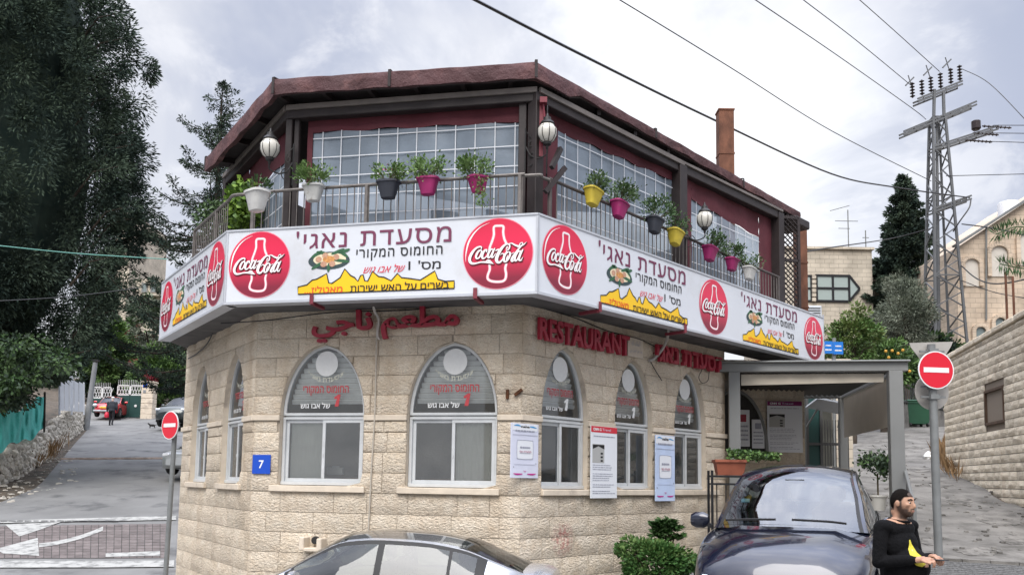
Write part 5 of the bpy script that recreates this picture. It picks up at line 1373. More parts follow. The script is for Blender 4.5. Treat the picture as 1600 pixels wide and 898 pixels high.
def round_tree(name, label, px0, px1, py0, py1, Y, n, mats, size=.16, per=90, cat='tree', seed=1, depth=None, trunk=True, aspect=.55, p=.5, hollow=.3, clump=.13):
    a, b = at(px0, py1, Y), at(px1, py0, Y); cx_, cz_ = (a.x+b.x)/2, (a.z+b.z)/2; rx, rz_ = (b.x-a.x)/2, (b.z-a.z)/2; ry = depth or rx
    z0 = G(cx_, Y); T = thing(name, label, cat, (cx_, Y, z0)); q = MB()
    if trunk:
        hh = max(.5, cz_-z0); q.tube([(0,0,-.2),(.05,0,hh*.5),(0,0,hh)], [rx*.09+.03, rx*.07+.02, rx*.03+.01], 7); q.build('trunk', LBARK, T, smooth=True); q = MB()
        for k in range(7):
            a_ = k*.9; q.tube([(0,0,hh*.55),(rx*.4*math.cos(a_), ry*.4*math.sin(a_), hh*.9),(rx*.75*math.cos(a_), ry*.75*math.sin(a_), hh+rz_*.4*math.sin(k*2.))], [rx*.035+.01, rx*.02+.008, .008], 5)
        q.build('limbs', LBARK, T)
    cs = []; rs = []; ds = []
    for k in range(n):
        g = RNG.normal(size=3); g /= np.linalg.norm(g); rr = hollow+(1-hollow)*RNG.random()**.5; lob = 1+.15*math.sin(5*math.atan2(g[1], g[0])+seed)+.12*math.sin(7*g[2]+seed)
        c = (g[0]*rx*rr*lob*.9, g[1]*ry*rr*lob*.9, (cz_-z0)+g[2]*rz_*rr*lob*.9); w = min(rx, rz_)*clump*(1+RNG.random())+.06
        cs.append(c); rs.append((w, w, w*.8)); ds.append(tuple(g))
    crown(T, 'crown' if trunk else 'foliage', cs, rs, ds, per, size, mats, p=(p,), aspect=aspect, droop=.1)
    return T
round_tree('leafy_tree', 'green leafy tree beside the leaning grey pole on the left', 120, 205, 490, 600, 62, 130, [LG1, LG2], size=.24, seed=2, p=.35)
round_tree('leafy_tree', 'broad dark green tree over the gate pillar and dark car', 205, 300, 540, 640, 60, 150, [LG2, LG1], size=.22, seed=3, p=.6)
round_tree('leafy_tree', 'grey green thin tree under the left end of the sign', 190, 290, 455, 560, 66, 80, [LG2, LO], size=.22, seed=5, p=.6, clump=.10)
round_tree('leafy_tree', 'dark tree mass behind the green gate', 120, 215, 545, 640, 66, 130, [LC2, LG2], size=.25, seed=6)
round_tree('leafy_tree', 'yellowish green tree right of the shop sign end', 1285, 1375, 475, 590, 30, 110, [LG1, leafmat('yellow green leaf', (.10,.15,.04), (.16,.20,.07))], size=.12, seed=7, p=.5, per=70, clump=.1)
round_tree('olive_tree', 'grey green olive tree between the cream house and the pylon', 1368, 1458, 428, 560, 40, 190, [LO, leafmat('olive dark', (.05,.065,.045), (.09,.10,.07), .7)], size=.13, seed=8, p=.45, aspect=.25, per=110)
for k in range(0): pass
T = round_tree('orange_tree', 'dark green orange tree with fruit above the pergola', 1325, 1432, 535, 612, 33, 120, [LG2, LG1], size=.15, seed=9, p=.6)
q = MB()
for k in range(11):
    p = at(RNG.uniform(1335, 1425), RNG.uniform(545, 595), 31.6)-Vector(T.location); w = MB(); w.lathe([(0,-.06),(.045,-.04),(.06,0),(.045,.04),(0,.06)], 8, tuple(p)); w.build('orange', mat('orange fruit', (.55,.30,.04), .5), T, smooth=True)
round_tree('hedge', 'dark hedge between the orange tree and the pylon foot', 1425, 1500, 520, 585, 42, 100, [LG2, LC2], size=.18, seed=10, cat='hedge', trunk=False)
round_tree('hedge', 'low hedge behind the green bin on the alley', 1400, 1480, 585, 650, 44, 90, [LG1, LG2], size=.18, seed=11, cat='hedge', trunk=False)
round_tree('hedge', 'dark greenery left of the alley fence', 1270, 1400, 575, 640, 42, 120, [LG2, LC2], size=.2, seed=12, cat='hedge', trunk=False)
# distant wooded slope behind everything
T = None
cs = []; rs = []; ds = []
for k in range(260):
    x = RNG.uniform(-60, -12); y = RNG.uniform(70, 82); cs.append((x, y, G(x, y)+RNG.uniform(0, 4.5))); rs.append((1.6,1.2,1.1)); ds.append((0,-.5,.3))
for k in range(160):
    x = RNG.uniform(8, 34); y = RNG.uniform(52, 60); cs.append((x, y, G(x, y)+RNG.uniform(0, 2.2))); rs.append((1.3,1.1,.9)); ds.append((0,-.5,.3))
P, D, S = clumps(cs, rs, ds, 120, .42, .1); link('far_greenery', leaf_mesh('far_greenery', P, D, S, [LG2, LC2], mi=(RNG.random(len(P)) < .5)), kind='stuff')
# --- palm fronds entering from the right
T = thing('palm_tree', 'palm whose pointed fronds reach in at the right edge', 'palm', (at(1660, 420, 24).x, 24, G(at(1660, 420, 24).x, 24)))
q = MB(); o = Vector(T.location); hh = at(1660, 400, 24).z-o.z; q.tube([(0,0,0),(.1,0,hh*.5),(0,0,hh)], [.25,.2,.2], 10); q.build('trunk', LBARK, T, smooth=True)
for k, (a, b, c) in enumerate((((1660,395),(1600,355),(1556,366)),((1660,410),(1610,420),(1562,412)),((1660,395),(1700,330),(1740,350)),((1660,400),(1640,330),(1660,290)),((1660,410),(1715,420),(1745,470)))):
    pts = catmull([tuple(at(*p, 24)-o) for p in (a, b, c)], 14); n = len(pts); P = []; D = []
    for i, p in enumerate(pts):
        for s in range(6): P.append(tuple(p)); D.append((RNG.normal()*.3-.2, RNG.normal()*.4, (1 if s % 2 else -1)*(.8+.3*RNG.random())))
    f = link('frond', leaf_mesh('frond', P, D, .32, LG2, aspect=.12), T); q = MB(); q.tube(pts, .018, 5); q.build('rib', LG2, f)
# ------------------------------------------------------------------ left side: rubble wall, net, fence, pole, gates
rock_me = []
for k in range(9):
    rg = random.Random(k); q = MB(); ph = (1+5**.5)/2; V = [(-1,ph,0),(1,ph,0),(-1,-ph,0),(1,-ph,0),(0,-1,ph),(0,1,ph),(0,-1,-ph),(0,1,-ph),(ph,0,-1),(ph,0,1),(-ph,0,-1),(-ph,0,1)]
    F = [(0,11,5),(0,5,1),(0,1,7),(0,7,10),(0,10,11),(1,5,9),(5,11,4),(11,10,2),(10,7,6),(7,1,8),(3,9,4),(3,4,2),(3,2,6),(3,6,8),(3,8,9),(4,9,5),(2,4,11),(6,2,10),(8,6,7),(9,8,1)]
    q.add([(x*.5*rg.uniform(.75,1.2), y*.5*rg.uniform(.75,1.2), z_*.38*rg.uniform(.75,1.2)) for x, y, z_ in V], F)
    rock_me.append(q.mesh('rock', mat('rubble stone', (.74,.69,.60), .9, var=.35, vscale=6, bump=.6, bscale=25, bdist=.03, rnd=.35)))
wpath = [(-16.6,25.5)]+[g2(onL(*p)) for p in ((0,752),(28,743),(60,722),(88,700),(108,684),(134,666))]
wh = [1.2,1.15,1.1,1.0,1.25,1.5,1.3]
T = thing('rubble_wall', 'low dry stone rubble wall along the left side of the sloping road', 'wall', (*wpath[1], G(*wpath[1])))
o = Vector(T.location); d = [0]
for a, b in zip(wpath, wpath[1:]): d.append(d[-1]+math.hypot(b[0]-a[0], b[1]-a[1]))
def wp(t):
    j = 0
    while j < len(d)-2 and d[j+1] < t: j += 1
    f = (t-d[j])/(d[j+1]-d[j]); a, b = wpath[j], wpath[j+1]; return a[0]+(b[0]-a[0])*f, a[1]+(b[1]-a[1])*f, wh[j]+(wh[j+1]-wh[j])*f, math.atan2(b[1]-a[1], b[0]-a[0])
rows = []
for i in range(40):
    x, y, h, a = wp(d[-1]*i/39.001); n = (math.sin(a), -math.cos(a)); g = G(x, y)
    rows.append([Vector((x+n[0]*u, y+n[1]*u, g+z_))-o for u, z_ in ((.02,-.2),(-.05,h*.9),(-.8,h*.95),(-3.5,h*.9+.5))])
q = MB(); q.grid(rows); q.build('core', MDIRT, T, smooth=True)
cand = []
t = 0
while t < d[-1]:
    x, y, h, a = wp(t); z_ = .0
    while z_ < h: cand.append((t+RNG.normal()*.06, z_+RNG.normal()*.03, .11+.09*RNG.random())); z_ += .17
    t += .19
cand.sort(key=lambda c: wp(min(max(c[0],0), d[-1]-.01))[1]); nearest = 0; st = MB()
for t, z_, s in cand:
    x, y, h, a = wp(min(max(t, 0), d[-1]-.01)); n = (math.sin(a), -math.cos(a)); g = G(x, y); p = Vector((x+n[0]*(.05-z_*.12+RNG.normal()*.03), y+n[1]*(.05-z_*.12), g+z_))-o
    if nearest < 300 and y > 27.5:
        r_ = link('stone', rock_me[nearest % 9], T); r_.location = p; r_.rotation_euler = (RNG.random()*3, RNG.random()*3, RNG.random()*6); r_.scale = (s,)*3; nearest += 1
    else:
        M_ = Matrix.Rotation(RNG.random()*6, 3, 'Z') @ Matrix.Rotation(RNG.random()*3, 3, 'X'); me = rock_me[int(RNG.integers(9))]
        st.add([M_ @ v.co*s+p for v in me.vertices], [tuple(f.vertices) for f in me.polygons])
st.build('stones_beyond', MATS['rubble stone'], T, kind='stuff')
# turquoise shade net
T = thing('shade_net', 'turquoise shade netting draped along the top of the rubble wall', 'net', at(0, 700, 28.3)); o = Vector(T.location)
MNET = mat('turquoise netting', (.12,.68,.60), .7, var=.3, vscale=1.5, bump=.6, bscale=4, bdist=.08)
rows = []; n = 34
tl = [(-80,668),(0,642),(30,640),(48,628),(70,616)]; bl = [(-80,745),(0,706),(22,690),(45,688),(68,670)]
for j in range(11):
    f = j/10; row = []
    for i in range(n+1):
        u = i/n*4; k = min(3, int(u)); g = u-k; ax = tl[k][0]+(tl[k+1][0]-tl[k][0])*g; ay = tl[k][1]+(tl[k+1][1]-tl[k][1])*g+3*math.sin(i*.8); bx_ = bl[k][0]+(bl[k+1][0]-bl[k][0])*g; by_ = bl[k][1]+(bl[k+1][1]-bl[k][1])*g+3*math.sin(i*.7+1)
        Yd = 26.6+(i/n)*6.0
        row.append(at(ax+(bx_-ax)*f, ay+(by_-ay)*f, Yd+.10*math.sin(i*.9+f*3)+.07*math.sin(i*2.1-f*5)-f*.12)-o)
    rows.append(row)
q = MB(); q.grid(rows); q.build('net', MNET, T, smooth='all')
q = MB(); q.tube([at(70, 612, 32.5)-o, at(69, 675, 32.5)-o], .04, 6); q.build('stake', LBARK, T)
# dry weeds
def weeds(label, pts, Y, n, h, m=LDRY):
    p0 = on_ground(*pts[0]); T = thing('dry_weeds', label, 'weeds', p0); P = []; D = []
    for k in range(n):
        px, py = pts[int(RNG.integers(len(pts)))]; g = on_ground(px+RNG.normal()*6, py+RNG.normal()*4); P.append(tuple(g-p0)); D.append((RNG.normal()*.35, RNG.normal()*.35, 1))
    link('blades', leaf_mesh('blades', P, D, h*(.4+.8*RNG.random(n)), m, aspect=.07), T)
weeds('brown dry weeds at the foot of the rubble wall', [(55,718),(65,708),(75,700),(85,695),(78,712),(92,690),(50,728)], 32, 900, .75)
weeds('dry brown weeds against the foot of the right retaining wall', [(1472,720),(1480,728),(1488,735),(1478,712),(1497,742)], 22, 700, .6)
# white corrugated fence on the wall
T = thing('metal_fence', 'white corrugated metal fence standing above the rubble wall', 'fence', at(110, 642, 39)); o = Vector(T.location); MWF = mat('white sheet metal', (.55,.58,.62), .45, var=.1, vscale=2)
for k in range(5):
    f0, f1 = k/5, (k+1)/5-.012; q = MB(); A = []; B = []
    for i in range(9):
        f = f0+(f1-f0)*i/8; Yd = 36+8*f; px = 93+38*f; dz = .03*(i % 2); A.append(at(px, 578+22*f+(3 if k % 2 else 0), Yd+dz)-o); B.append(at(px, 641+2*f, Yd+dz)-o)
    q.grid([A, B]); q.build('panel', MWF, T)
for f in (0, .5, 1): q = MB(); q.tube([at(93+38*f, 575+22*f, 36.1+8*f)-o, at(93+38*f, 648, 36.1+8*f)-o], .04, 6); q.build('post', MWF, T)
# leaning grey pole
T = thing('utility_pole', 'leaning grey metal utility pole beside the left road', 'pole', onL(134, 671)); o = Vector(T.location)
q = MB(); q.tube([(0,0,-.1), at(149, 566, o.y)-o], [.17,.12], 12); q.build('shaft', mat('grey pole', (.24,.25,.26), .5, var=.2, vscale=4), T, smooth=True)
q = MB(); q.box(at(150, 563, o.y)-o, (.3,.3,.1)); q.build('pole_top', MBLACK, T)
# gates and pillar at the end of the road
Yg = 57.0
def gp(px, py, Y=Yg): return at(px, py, Y)
MGRN = mat('dark green sheet', (.012,.055,.05), .5, var=.15, vscale=2); MGW = mat('white gate frame', (.62,.63,.63), .5)
def gate(label, x0, x1, yt, ym, yb, sp, leaves=2, Y=Yg):
    a, b = gp(x0, yb, Y), gp(x1, yb, Y); o = Vector((a.x, Y, a.z)); T = thing('metal_gate', label, 'gate', o); w = b.x-a.x; zt, zm = gp(x0, yt, Y).z-o.z, gp(x0, ym, Y).z-o.z; lw = w/leaves
    for k in range(leaves):
        q = MB(); q.box((lw*(k+.5), 0, zm/2), (lw-.02, .05, zm)); lf = q.build('gate_leaf', MGRN, T)
        q = MB(); q.lathe([(0,0),(.09,0),(.09,.02),(0,.02)], 10); q.v = [(x+lw*(k+.5)+(.0), -.05-z_, y+zm*.52) for x, y, z_ in q.v]; q.build('handle_plate', MGW, lf)
        q = MB()
        for xx in (0.03, lw-.03): q.box((lw*k+xx, 0, (zm+zt)/2), (.06,.06,zt-zm))
        for z_ in (zm+.03, zt-.03): q.box((lw*(k+.5), 0, z_), (lw,.06,.07))
        fr = q.build('top_frame', MGW, T); q = MB()
        for i in range(int(lw/.09)): q.box((lw*k+.08+i*.09, 0, (zm+zt)/2), (.03,.03,zt-zm-.08), Matrix.Rotation(.35*(-1)**i, 3, 'Y'))
        q.build('grille', MGW, fr)
    q = MB()
    for i in range(int(w/.12)): q.tube([(.06+i*.12,0,zt),(.06+i*.12,0,zt+sp)], .012, 4)
    q.build('spikes', MGW, T)
gate('double dark green gate with white grille top at the end of the road', 181, 221.5, 601, 617, 651, .35)
gate('partly hidden dark gate with white frame left of the red car', 143, 172, 604, 622, 655, .3, Y=59)
a, b = gp(222, 655), gp(240, 655); o = Vector(((a.x+b.x)/2, Yg, a.z)); T = thing('gate_pillar', 'pale stone gate pillar with a small blue number plate', 'pillar', o); hh = gp(222, 598).z-a.z; w = b.x-a.x; n = 7
for k in range(n): q = MB(); q.bbox((0,0,hh*(k+.5)/n), (w, .7, hh/n-.015), .02); q.build('stone', MSMOOTH, T)
q = MB(); q.bbox((0,0,hh+.04), (w+.1,.8,.09), .02); q.build('cap', MSMOOTH, T)
q = MB(); q.bbox((-w*.2,-.36,hh-.2), (.28,.02,.26)); q.build('number_plate', MBLUE, T)
q = MB(); q.bbox((-w*.22,-.36,hh-.6), (.18,.02,.2)); q.build('small_plate', MATS['grey pole'], T)
# street-side red flowers, red roofed shed and houses behind
T = thing('red_shrub', 'red leaved shrub beside the gate pillar', 'shrub', (gp(228, 600).x, 57.8, gp(228, 640).z)); P, _ = blob(500, (gp(228,588).x-T.location.x, 0, gp(228,588).z-T.location.z), (.5,.4,.5)); link('foliage', leaf_mesh('foliage', P, RNG.normal(size=(500,3)), .12, leafmat('red leaf', (.20,.02,.03), (.10,.01,.02)), aspect=.6), T)
a = at(183, 540, 70); T = thing('red_awning', 'dull red slanting sheet wall among the trees above the gates', 'awning', (a.x, 70, a.z)); o = Vector(T.location)
q = MB(); P = [at(*p, 70)-o for p in ((186,520),(218,496),(216,570),(186,560))]; q.add(P+[p+Vector((0,.2,0)) for p in P], [(0,1,2,3),(7,6,5,4),(0,4,5,1),(1,5,6,2),(2,6,7,3),(3,7,4,0)]); q.build('sheet', mat('dull red', (.20,.04,.035), .8, var=.3, vscale=1), T)
# ------------------------------------------------------------------ right side
MSTR = stone_mat('retaining limestone', (.86,.74,.57), (.74,.64,.50), (.90,.81,.66), bump=.6, rnd=.18, dirt=(.30,.25,.20))
MJOINT = mat('dark joint', (.22,.18,.14), .95)
RW0, RW1 = Vector((9.1, 12.9)), Vector((11.35, 22.6)); rz = ang(RW1, RW0); RL = (RW1-RW0).length
T = thing('retaining_wall', 'tall retaining wall of rough cream stone courses along the right of the alley', 'wall', (RW1.x, RW1.y, 0), rz)
ZT = lambda s: 4.95+.10*s/RL
base = lambda s: G(RW1.x+(RW0.x-RW1.x)*s/RL, RW1.y+(RW0.y-RW1.y)*s/RL)-.25
ws0, wz1 = onface(1538, 611, RW1, RW0); ws1, wz0 = onface(1570, 659, RW1, RW0)
print('shutter', ws0, ws1, wz0, wz1)
q = MB(); q.add([(0,.03,-.2),(RL,.03,-.2),(RL,.03,ZT(RL)),(0,.03,ZT(0)),(0,.6,-.2),(RL,.6,-.2),(RL,.6,ZT(RL)),(0,.6,ZT(0))], [(0,1,2,3),(5,4,7,6),(3,2,6,7),(1,5,6,2),(0,3,7,4)]); bed = q.build('backing', MJOINT, T)
rg = random.Random(21); allst = []; ch = .178; k = 0; z_ = -.1
while z_ < ZT(0)-.04:
    x = -rg.uniform(0, .4)
    while x < RL:
        w = rg.uniform(.32, .62); a, b = max(x, 0), min(x+w, RL)
        if b-a > .06 and z_+ch > base((a+b)/2):
            if not (b > ws0 and a < ws1 and z_+ch > wz0 and z_ < wz1): allst.append((a, b, z_, min(z_+ch, ZT((a+b)/2))))
            else:
                if a < ws0-.05: allst.append((a, ws0, z_, z_+ch))
                if b > ws1+.05: allst.append((ws1, b, z_, z_+ch))
        x += w
    z_ += ch
allst.sort(key=lambda t: -(t[0]+t[1])); vis = [t for t in allst if (t[0]+t[1])/2 < RL-3.6]; off_ = [t for t in allst if (t[0]+t[1])/2 >= RL-3.6]
st = MB()
for i, (a, b, z0, z1) in enumerate(vis+off_):
    m = MB() if i < 300 else st; n0 = len(m.v); rock(m, a+.006, b-.006, z0+.007, z1-.007, rg, 1.2)
    if i < 300: m.build('stone', MSTR, T, smooth=True)
st.build('stones_beyond', MSTR, T, smooth=True, kind='stuff')
q = MB(); n = int(RL/.7)
for i in range(n): 
    c = MB(); c.bbox((RL*(i+.5)/n, .28, ZT(0)+.07+.1*i/n), (RL/n-.015, .68, .12), .02); c.build('coping', MSTR, T)
MWOOD = mat('old brown shutter', (.11,.065,.04), .8, var=.5, vscale=10, stretch=(1,1,.2), bump=.5, bscale=30)
q = MB(); cx_, cz_ = (ws0+ws1)/2, (wz0+wz1)/2; 
for xx in (ws0+.03, ws1-.03): q.bbox((xx, .03, cz_), (.06,.1,wz1-wz0))
for z_ in (wz0+.03, wz1-.03): q.bbox((cx_, .03, z_), (ws1-ws0-.12,.1,.06))
fr = q.build('shutter_frame', MWOOD, T)
n = 4
for i in range(n): q = MB(); w = (ws1-ws0-.12)/n; q.bbox((ws0+.06+w*(i+.5), .05, cz_), (w-.015,.03,wz1-wz0-.12)); q.build('board', MWOOD, fr)
# far stone buildings
def ashlar(name, c1, c2, mort, bw=.55, bh=.26):
    if name in MATS: return MATS[name]
    m = bpy.data.materials.new(name); m.use_nodes = True; t = m.node_tree; b = t.nodes['Principled BSDF']; L = t.links.new; b.inputs['Roughness'].default_value = .85
    tcn = t.nodes.new('ShaderNodeTexCoord'); sp = t.nodes.new('ShaderNodeSeparateXYZ'); cb = t.nodes.new('ShaderNodeCombineXYZ'); L(tcn.outputs['Object'], sp.inputs[0])
    ad = t.nodes.new('ShaderNodeMath'); ad.operation = 'ADD'; L(sp.outputs[0], ad.inputs[0]); L(sp.outputs[1], ad.inputs[1]); L(ad.outputs[0], cb.inputs[0]); L(sp.outputs[2], cb.inputs[1])
    br = t.nodes.new('ShaderNodeTexBrick'); L(cb.outputs[0], br.inputs[0]); br.inputs['Color1'].default_value = (*c1,1); br.inputs['Color2'].default_value = (*c2,1); br.inputs['Mortar'].default_value = (*mort,1)
    br.inputs['Scale'].default_value = 1; br.inputs['Brick Width'].default_value = bw; br.inputs['Row Height'].default_value = bh; br.inputs['Mortar Size'].default_value = .012; br.inputs['Bias'].default_value = -.1
    nz = t.nodes.new('ShaderNodeTexNoise'); nz.inputs['Scale'].default_value = 1.2; nz.inputs['Detail'].default_value = 8; L(tcn.outputs['Object'], nz.inputs[0])
    mr = t.nodes.new('ShaderNodeMapRange'); mr.inputs[1].default_value = .3; mr.inputs[2].default_value = .7; mr.inputs[3].default_value = .72; mr.inputs[4].default_value = 1.08; L(nz.outputs[0], mr.inputs[0])
    sc = t.nodes.new('ShaderNodeVectorMath'); sc.operation = 'SCALE'; L(br.outputs[0], sc.inputs[0]); L(mr.outputs[0], sc.inputs[3]); L(sc.outputs[0], b.inputs['Base Color'])
    bp = t.nodes.new('ShaderNodeBump'); bp.inputs['Strength'].default_value = .6; bp.inputs['Distance'].default_value = .03; L(br.outputs['Fac'], bp.inputs['Height']); bp.invert = True; L(bp.outputs[0], b.inputs['Normal'])
    MATS[name] = m; return m
MASH = ashlar('cream ashlar', (.60,.53,.43), (.52,.46,.37), (.36,.32,.26)); MASH2 = ashlar('pinkish ashlar', (.62,.50,.38), (.54,.44,.34), (.40,.33,.26))
def vbox(T, name, m, pa, pb, ztop_px, Y, depth, rz=0., zb=None, k=None):
    """block whose front face spans pixel columns pa..pb at depth Y, its top at the pixel row ztop_px"""
    a, b = at(pa, ztop_px, Y), at(pb, ztop_px, Y); o = Vector(T.location); zb = G(a.x, Y)-1 if zb is None else zb; q = MB()
    q.box(((a.x+b.x)/2-o.x, Y+depth/2-o.y, (a.z+zb)/2-o.z), (b.x-a.x, depth, a.z-zb)); return q.build(name, m, T)
def fwin(T, x0, x1, y0, y1, Y, frame=.07, name='window', m=None, gm=None, nx=2, ny=2, pts=None):
    a, b = at(x0, y1, Y), at(x1, y0, Y); o = Vector(T.location); cx_, cz_ = (a.x+b.x)/2-o.x, (a.z+b.z)/2-o.z; w, h = b.x-a.x, b.z-a.z; y = Y-o.y
    q = MB()
    for i in range(nx+1): q.box((cx_-w/2+w*i/nx, y-.03, cz_), (frame, .08, h+frame))
    for j in range(ny+1): q.box((cx_, y-.032, cz_-h/2+h*(j if j < ny else ny)/ny), (w+frame, .07, frame))
    f = q.build(name, m or MBLACK, T); q = MB(); q.box((cx_, y-.005, cz_), (w, .03, h)); q.build('pane', gm or MFW, f); return f
MFW = mat('far window glass', (.16,.20,.20), .12, spec=.8); MFW2 = mat('far pale window', (.34,.40,.38), .2, spec=.7)
Yh = 50; MPDK_ = mat('dark frame', (.05,.05,.05), .5)
a = at(1320, 520, Yh); T = thing('stone_house', 'flat roofed cream stone house with dark framed windows behind the flue', 'house', (a.x, Yh, G(a.x, Yh)-1))
vbox(T, 'wall', MASH, 1225, 1362, 389, Yh, 9); vbox(T, 'wall', MASH, 1361.5, 1388, 418, Yh+1.5, 7)
q = MB(); o = Vector(T.location); p0, p1 = at(1225, 387, Yh), at(1362, 387, Yh); q.box(((p0.x+p1.x)/2-o.x, -.02+4, p0.z-o.z), (p1.x-p0.x+.2, 8.3, .14)); q.build('parapet', MASH, T)
f = fwin(T, 1276, 1326, 431, 470, Yh-.02, frame=.12, nx=2, ny=2, gm=MFW2)
q = MB(); o = Vector(T.location); tri = [at(1327,431,Yh-.06)-o, at(1343,451,Yh-.06)-o, at(1327,470,Yh-.06)-o]; q.add(tri, [(0,2,1)]); q.build('pane', MFW2, f)
q = MB(); q.bar(tri[0], tri[1], .12, .1, up=(0,1,0)); q.bar(tri[1], tri[2], .12, .1, up=(0,1,0)); q.build('corner_frame', MBLACK, f)
fwin(T, 1256, 1267, 431, 470, Yh-.02, frame=.1, nx=1, ny=2, gm=MFW2)
for k in range(6): q = MB(); p = at(1271.5, 433+k*7, Yh-.1)-o; q.box(p, (.22,.2,.2)); q.build('quoin', MASH, T)
T = thing('air_conditioner', 'grey air conditioner unit on the cream house beside the shop sign end', 'air conditioner', at(1264, 505, 30)); q = MB(); q.bbox((0,0,.3), (.8,.35,.6), .02); c = q.build('casing', MWF, T)
q = MB()
for k in range(6): q.box((0, -.18, .08+k*.085), (.7,.01,.03)); 
q.build('grille', MBLACK, c); q = MB(); q.box((0,.3,-.4), (.9,.9,.8)); q.build('shelf', MASH, T)
def antenna(px, py0, py1, Y, label, arms):
    p = at(px, py1, Y); T = thing('roof_antenna', label, 'antenna', p); h = at(px, py0, Y).z-p.z; q = MB(); q.tube([(0,0,-.2),(0,0,h)], .035, 5); q.build('mast', MGREY, T)
    for (dx0, dx1, f, s) in arms: q = MB(); q.tube([(dx0,0,h*f),(dx1,0,h*f+s)], .025, 4); q.build('boom', MGREY, T)
antenna(1326, 328, 386, Yh+2, 'tall television antenna with three booms on the cream house', [(-1.1,.1,.97,.35),(-.8,.6,.70,.0),(-.6,.1,.5,0)])
antenna(1353, 360, 388, Yh+2, 'short plain aerial rod on the cream house roof', [(-.2,.2,.6,0)])
antenna(1381, 385, 418, Yh+3, 'thin leaning aerial rod on the lower roof', [(-.1,.2,.7,0)])
# church-like building on the right
Yc = 44; a = at(1560, 540, Yc); T = thing('stone_hall', 'large pinkish stone building with sloping roofline and arched niches on the right', 'building', (a.x, Yc, G(a.x, Yc)-1)); o = Vector(T.location)
P = [at(*p, Yc)-o for p in ((1497,600),(1497,386),(1690,258),(1720,600))]; B_ = [p+Vector((0,9,0)) for p in P]; q = MB(); q.add(P+B_, [(3,2,1,0),(4,5,6,7),(0,1,5,4),(1,2,6,5),(2,3,7,6)]); q.build('wall', MASH2, T)
q = MB(); q.bar(P[1]+Vector((-.2,-.05,.05)), P[2]+Vector((0,-.05,.05)), .5, .12, up=(0,0,1)); q.build('roof_edge', MGREY, T)
def arch_panel(px, py0, py1, w, m, name='blind_arch', trim=True):
    a, b = at(px-w/2, py1, Yc), at(px+w/2, py1, Yc); r = (b.x-a.x)/2; cx_ = (a.x+b.x)/2-o.x; z1 = at(px, py0, Yc).z-o.z; z0 = a.z-o.z; pts = [(cx_-r, z0)]+[(cx_-r*math.cos(math.pi*k/12), z1-r+r*math.sin(math.pi*k/12)) for k in range(13)]+[(cx_+r, z0)]
    q = MB(); q.prism(pts, lambda u, v, d: (u, d, v), -.05, .0); f = q.build(name, m, T)
    q = MB()
    for (u0, v0), (u1, v1) in zip(pts, pts[1:]): q.bar((cx_+(u0-cx_)*1.12, -.06, v0), (cx_+(u1-cx_)*1.12, -.06, v1), .2, .22, up=(0,1,0))
    q.build('surround', MASH2, f)
MPLAS = mat('pale infill', (.60,.56,.50), .85, var=.1)
arch_panel(1518, 402, 447, 25, MPLAS); arch_panel(1561, 382, 432, 29, MPLAS); arch_panel(1608, 360, 415, 32, MPLAS)
arch_panel(1531, 508, 532, 19, MFW, 'arched_window'); arch_panel(1562, 494, 525, 20, MFW, 'arched_window')
q = MB(); q.tube([at(1541,356,Yc-.1)-o, at(1541,500,Yc-.1)-o], .05, 5); q.build('downpipe', MGREY, T)
q = MB(); c = at(1576, 330, Yc+3)-o; q.lathe([(.55,-1.2),(.55,.4),(.5,.5)], 14, (c.x, c.y, c.z)); q.build('water_tank', mat('white tank', (.62,.63,.66), .5), T, smooth=True)
# two rusty poles in front of it
for k, (px, pa, pb) in enumerate(((1574, 425, 505), (1585, 432, 500))):
    T = thing('iron_rod', ['taller rusty iron rod rising behind the retaining wall', 'shorter rusty iron rod rising behind the retaining wall'][k], 'rod', at(px, pb, 26)); q = MB(); q.tube([(0,0,-1.5),(0,0,at(px,pa,26).z-T.location.z)], .035, 6); q.build('rod', MATS['rusty sheet'], T)
# buildings seen past the trees on the left
def block(name, label, px0, px1, pyt, Y, depth, wins, m=MASH):
    a = at((px0+px1)/2, 600, Y); T = thing(name, label, 'building', (a.x, Y, G(a.x, min(Y,100))-1)); vbox(T, 'wall', m, px0, px1, pyt, Y, depth)
    for w in wins: fwin(T, *w, Y-.03, frame=.12, m=MGREY, nx=1, ny=1, gm=MFW)
    return T
block('apartment_block', 'pale apartment block glimpsed between the cypress and the conifer', 183, 207, 331, 95, 10, [(186,191,345,352),(196,201,345,352),(186,191,360,368),(196,201,360,368)])
T = block('hillside_house', 'grey stone house with balcony windows under the left end of the sign', 212, 262, 436, 80, 10, [(222,230,443,456),(236,244,443,456),(222,230,468,482),(236,244,468,482),(250,257,443,456)], MASH)
q = MB(); o = Vector(T.location); p = at(236, 462, 79.3)-o; q.box(p, (2.6,1.2,.2)); q.build('balcony', MASH, T)
T = block('stone_outbuilding', 'low stone building hidden behind the gates and trees', 170, 300, 560, 72, 8, [(205,215,575,590)], mat('dull stone', (.20,.18,.15), .9, var=.4, vscale=2))
# retaining stone face left of alley top, behind the pergola
a = at(1290, 600, 26); T = thing('stone_wall', 'old rough stone wall with a stair behind the pergola', 'wall', (a.x, 24, G(a.x, 24))); o = Vector(T.location)
vbox(T, 'masonry', MASH, 1292, 1330, 560, 24, 1.2)
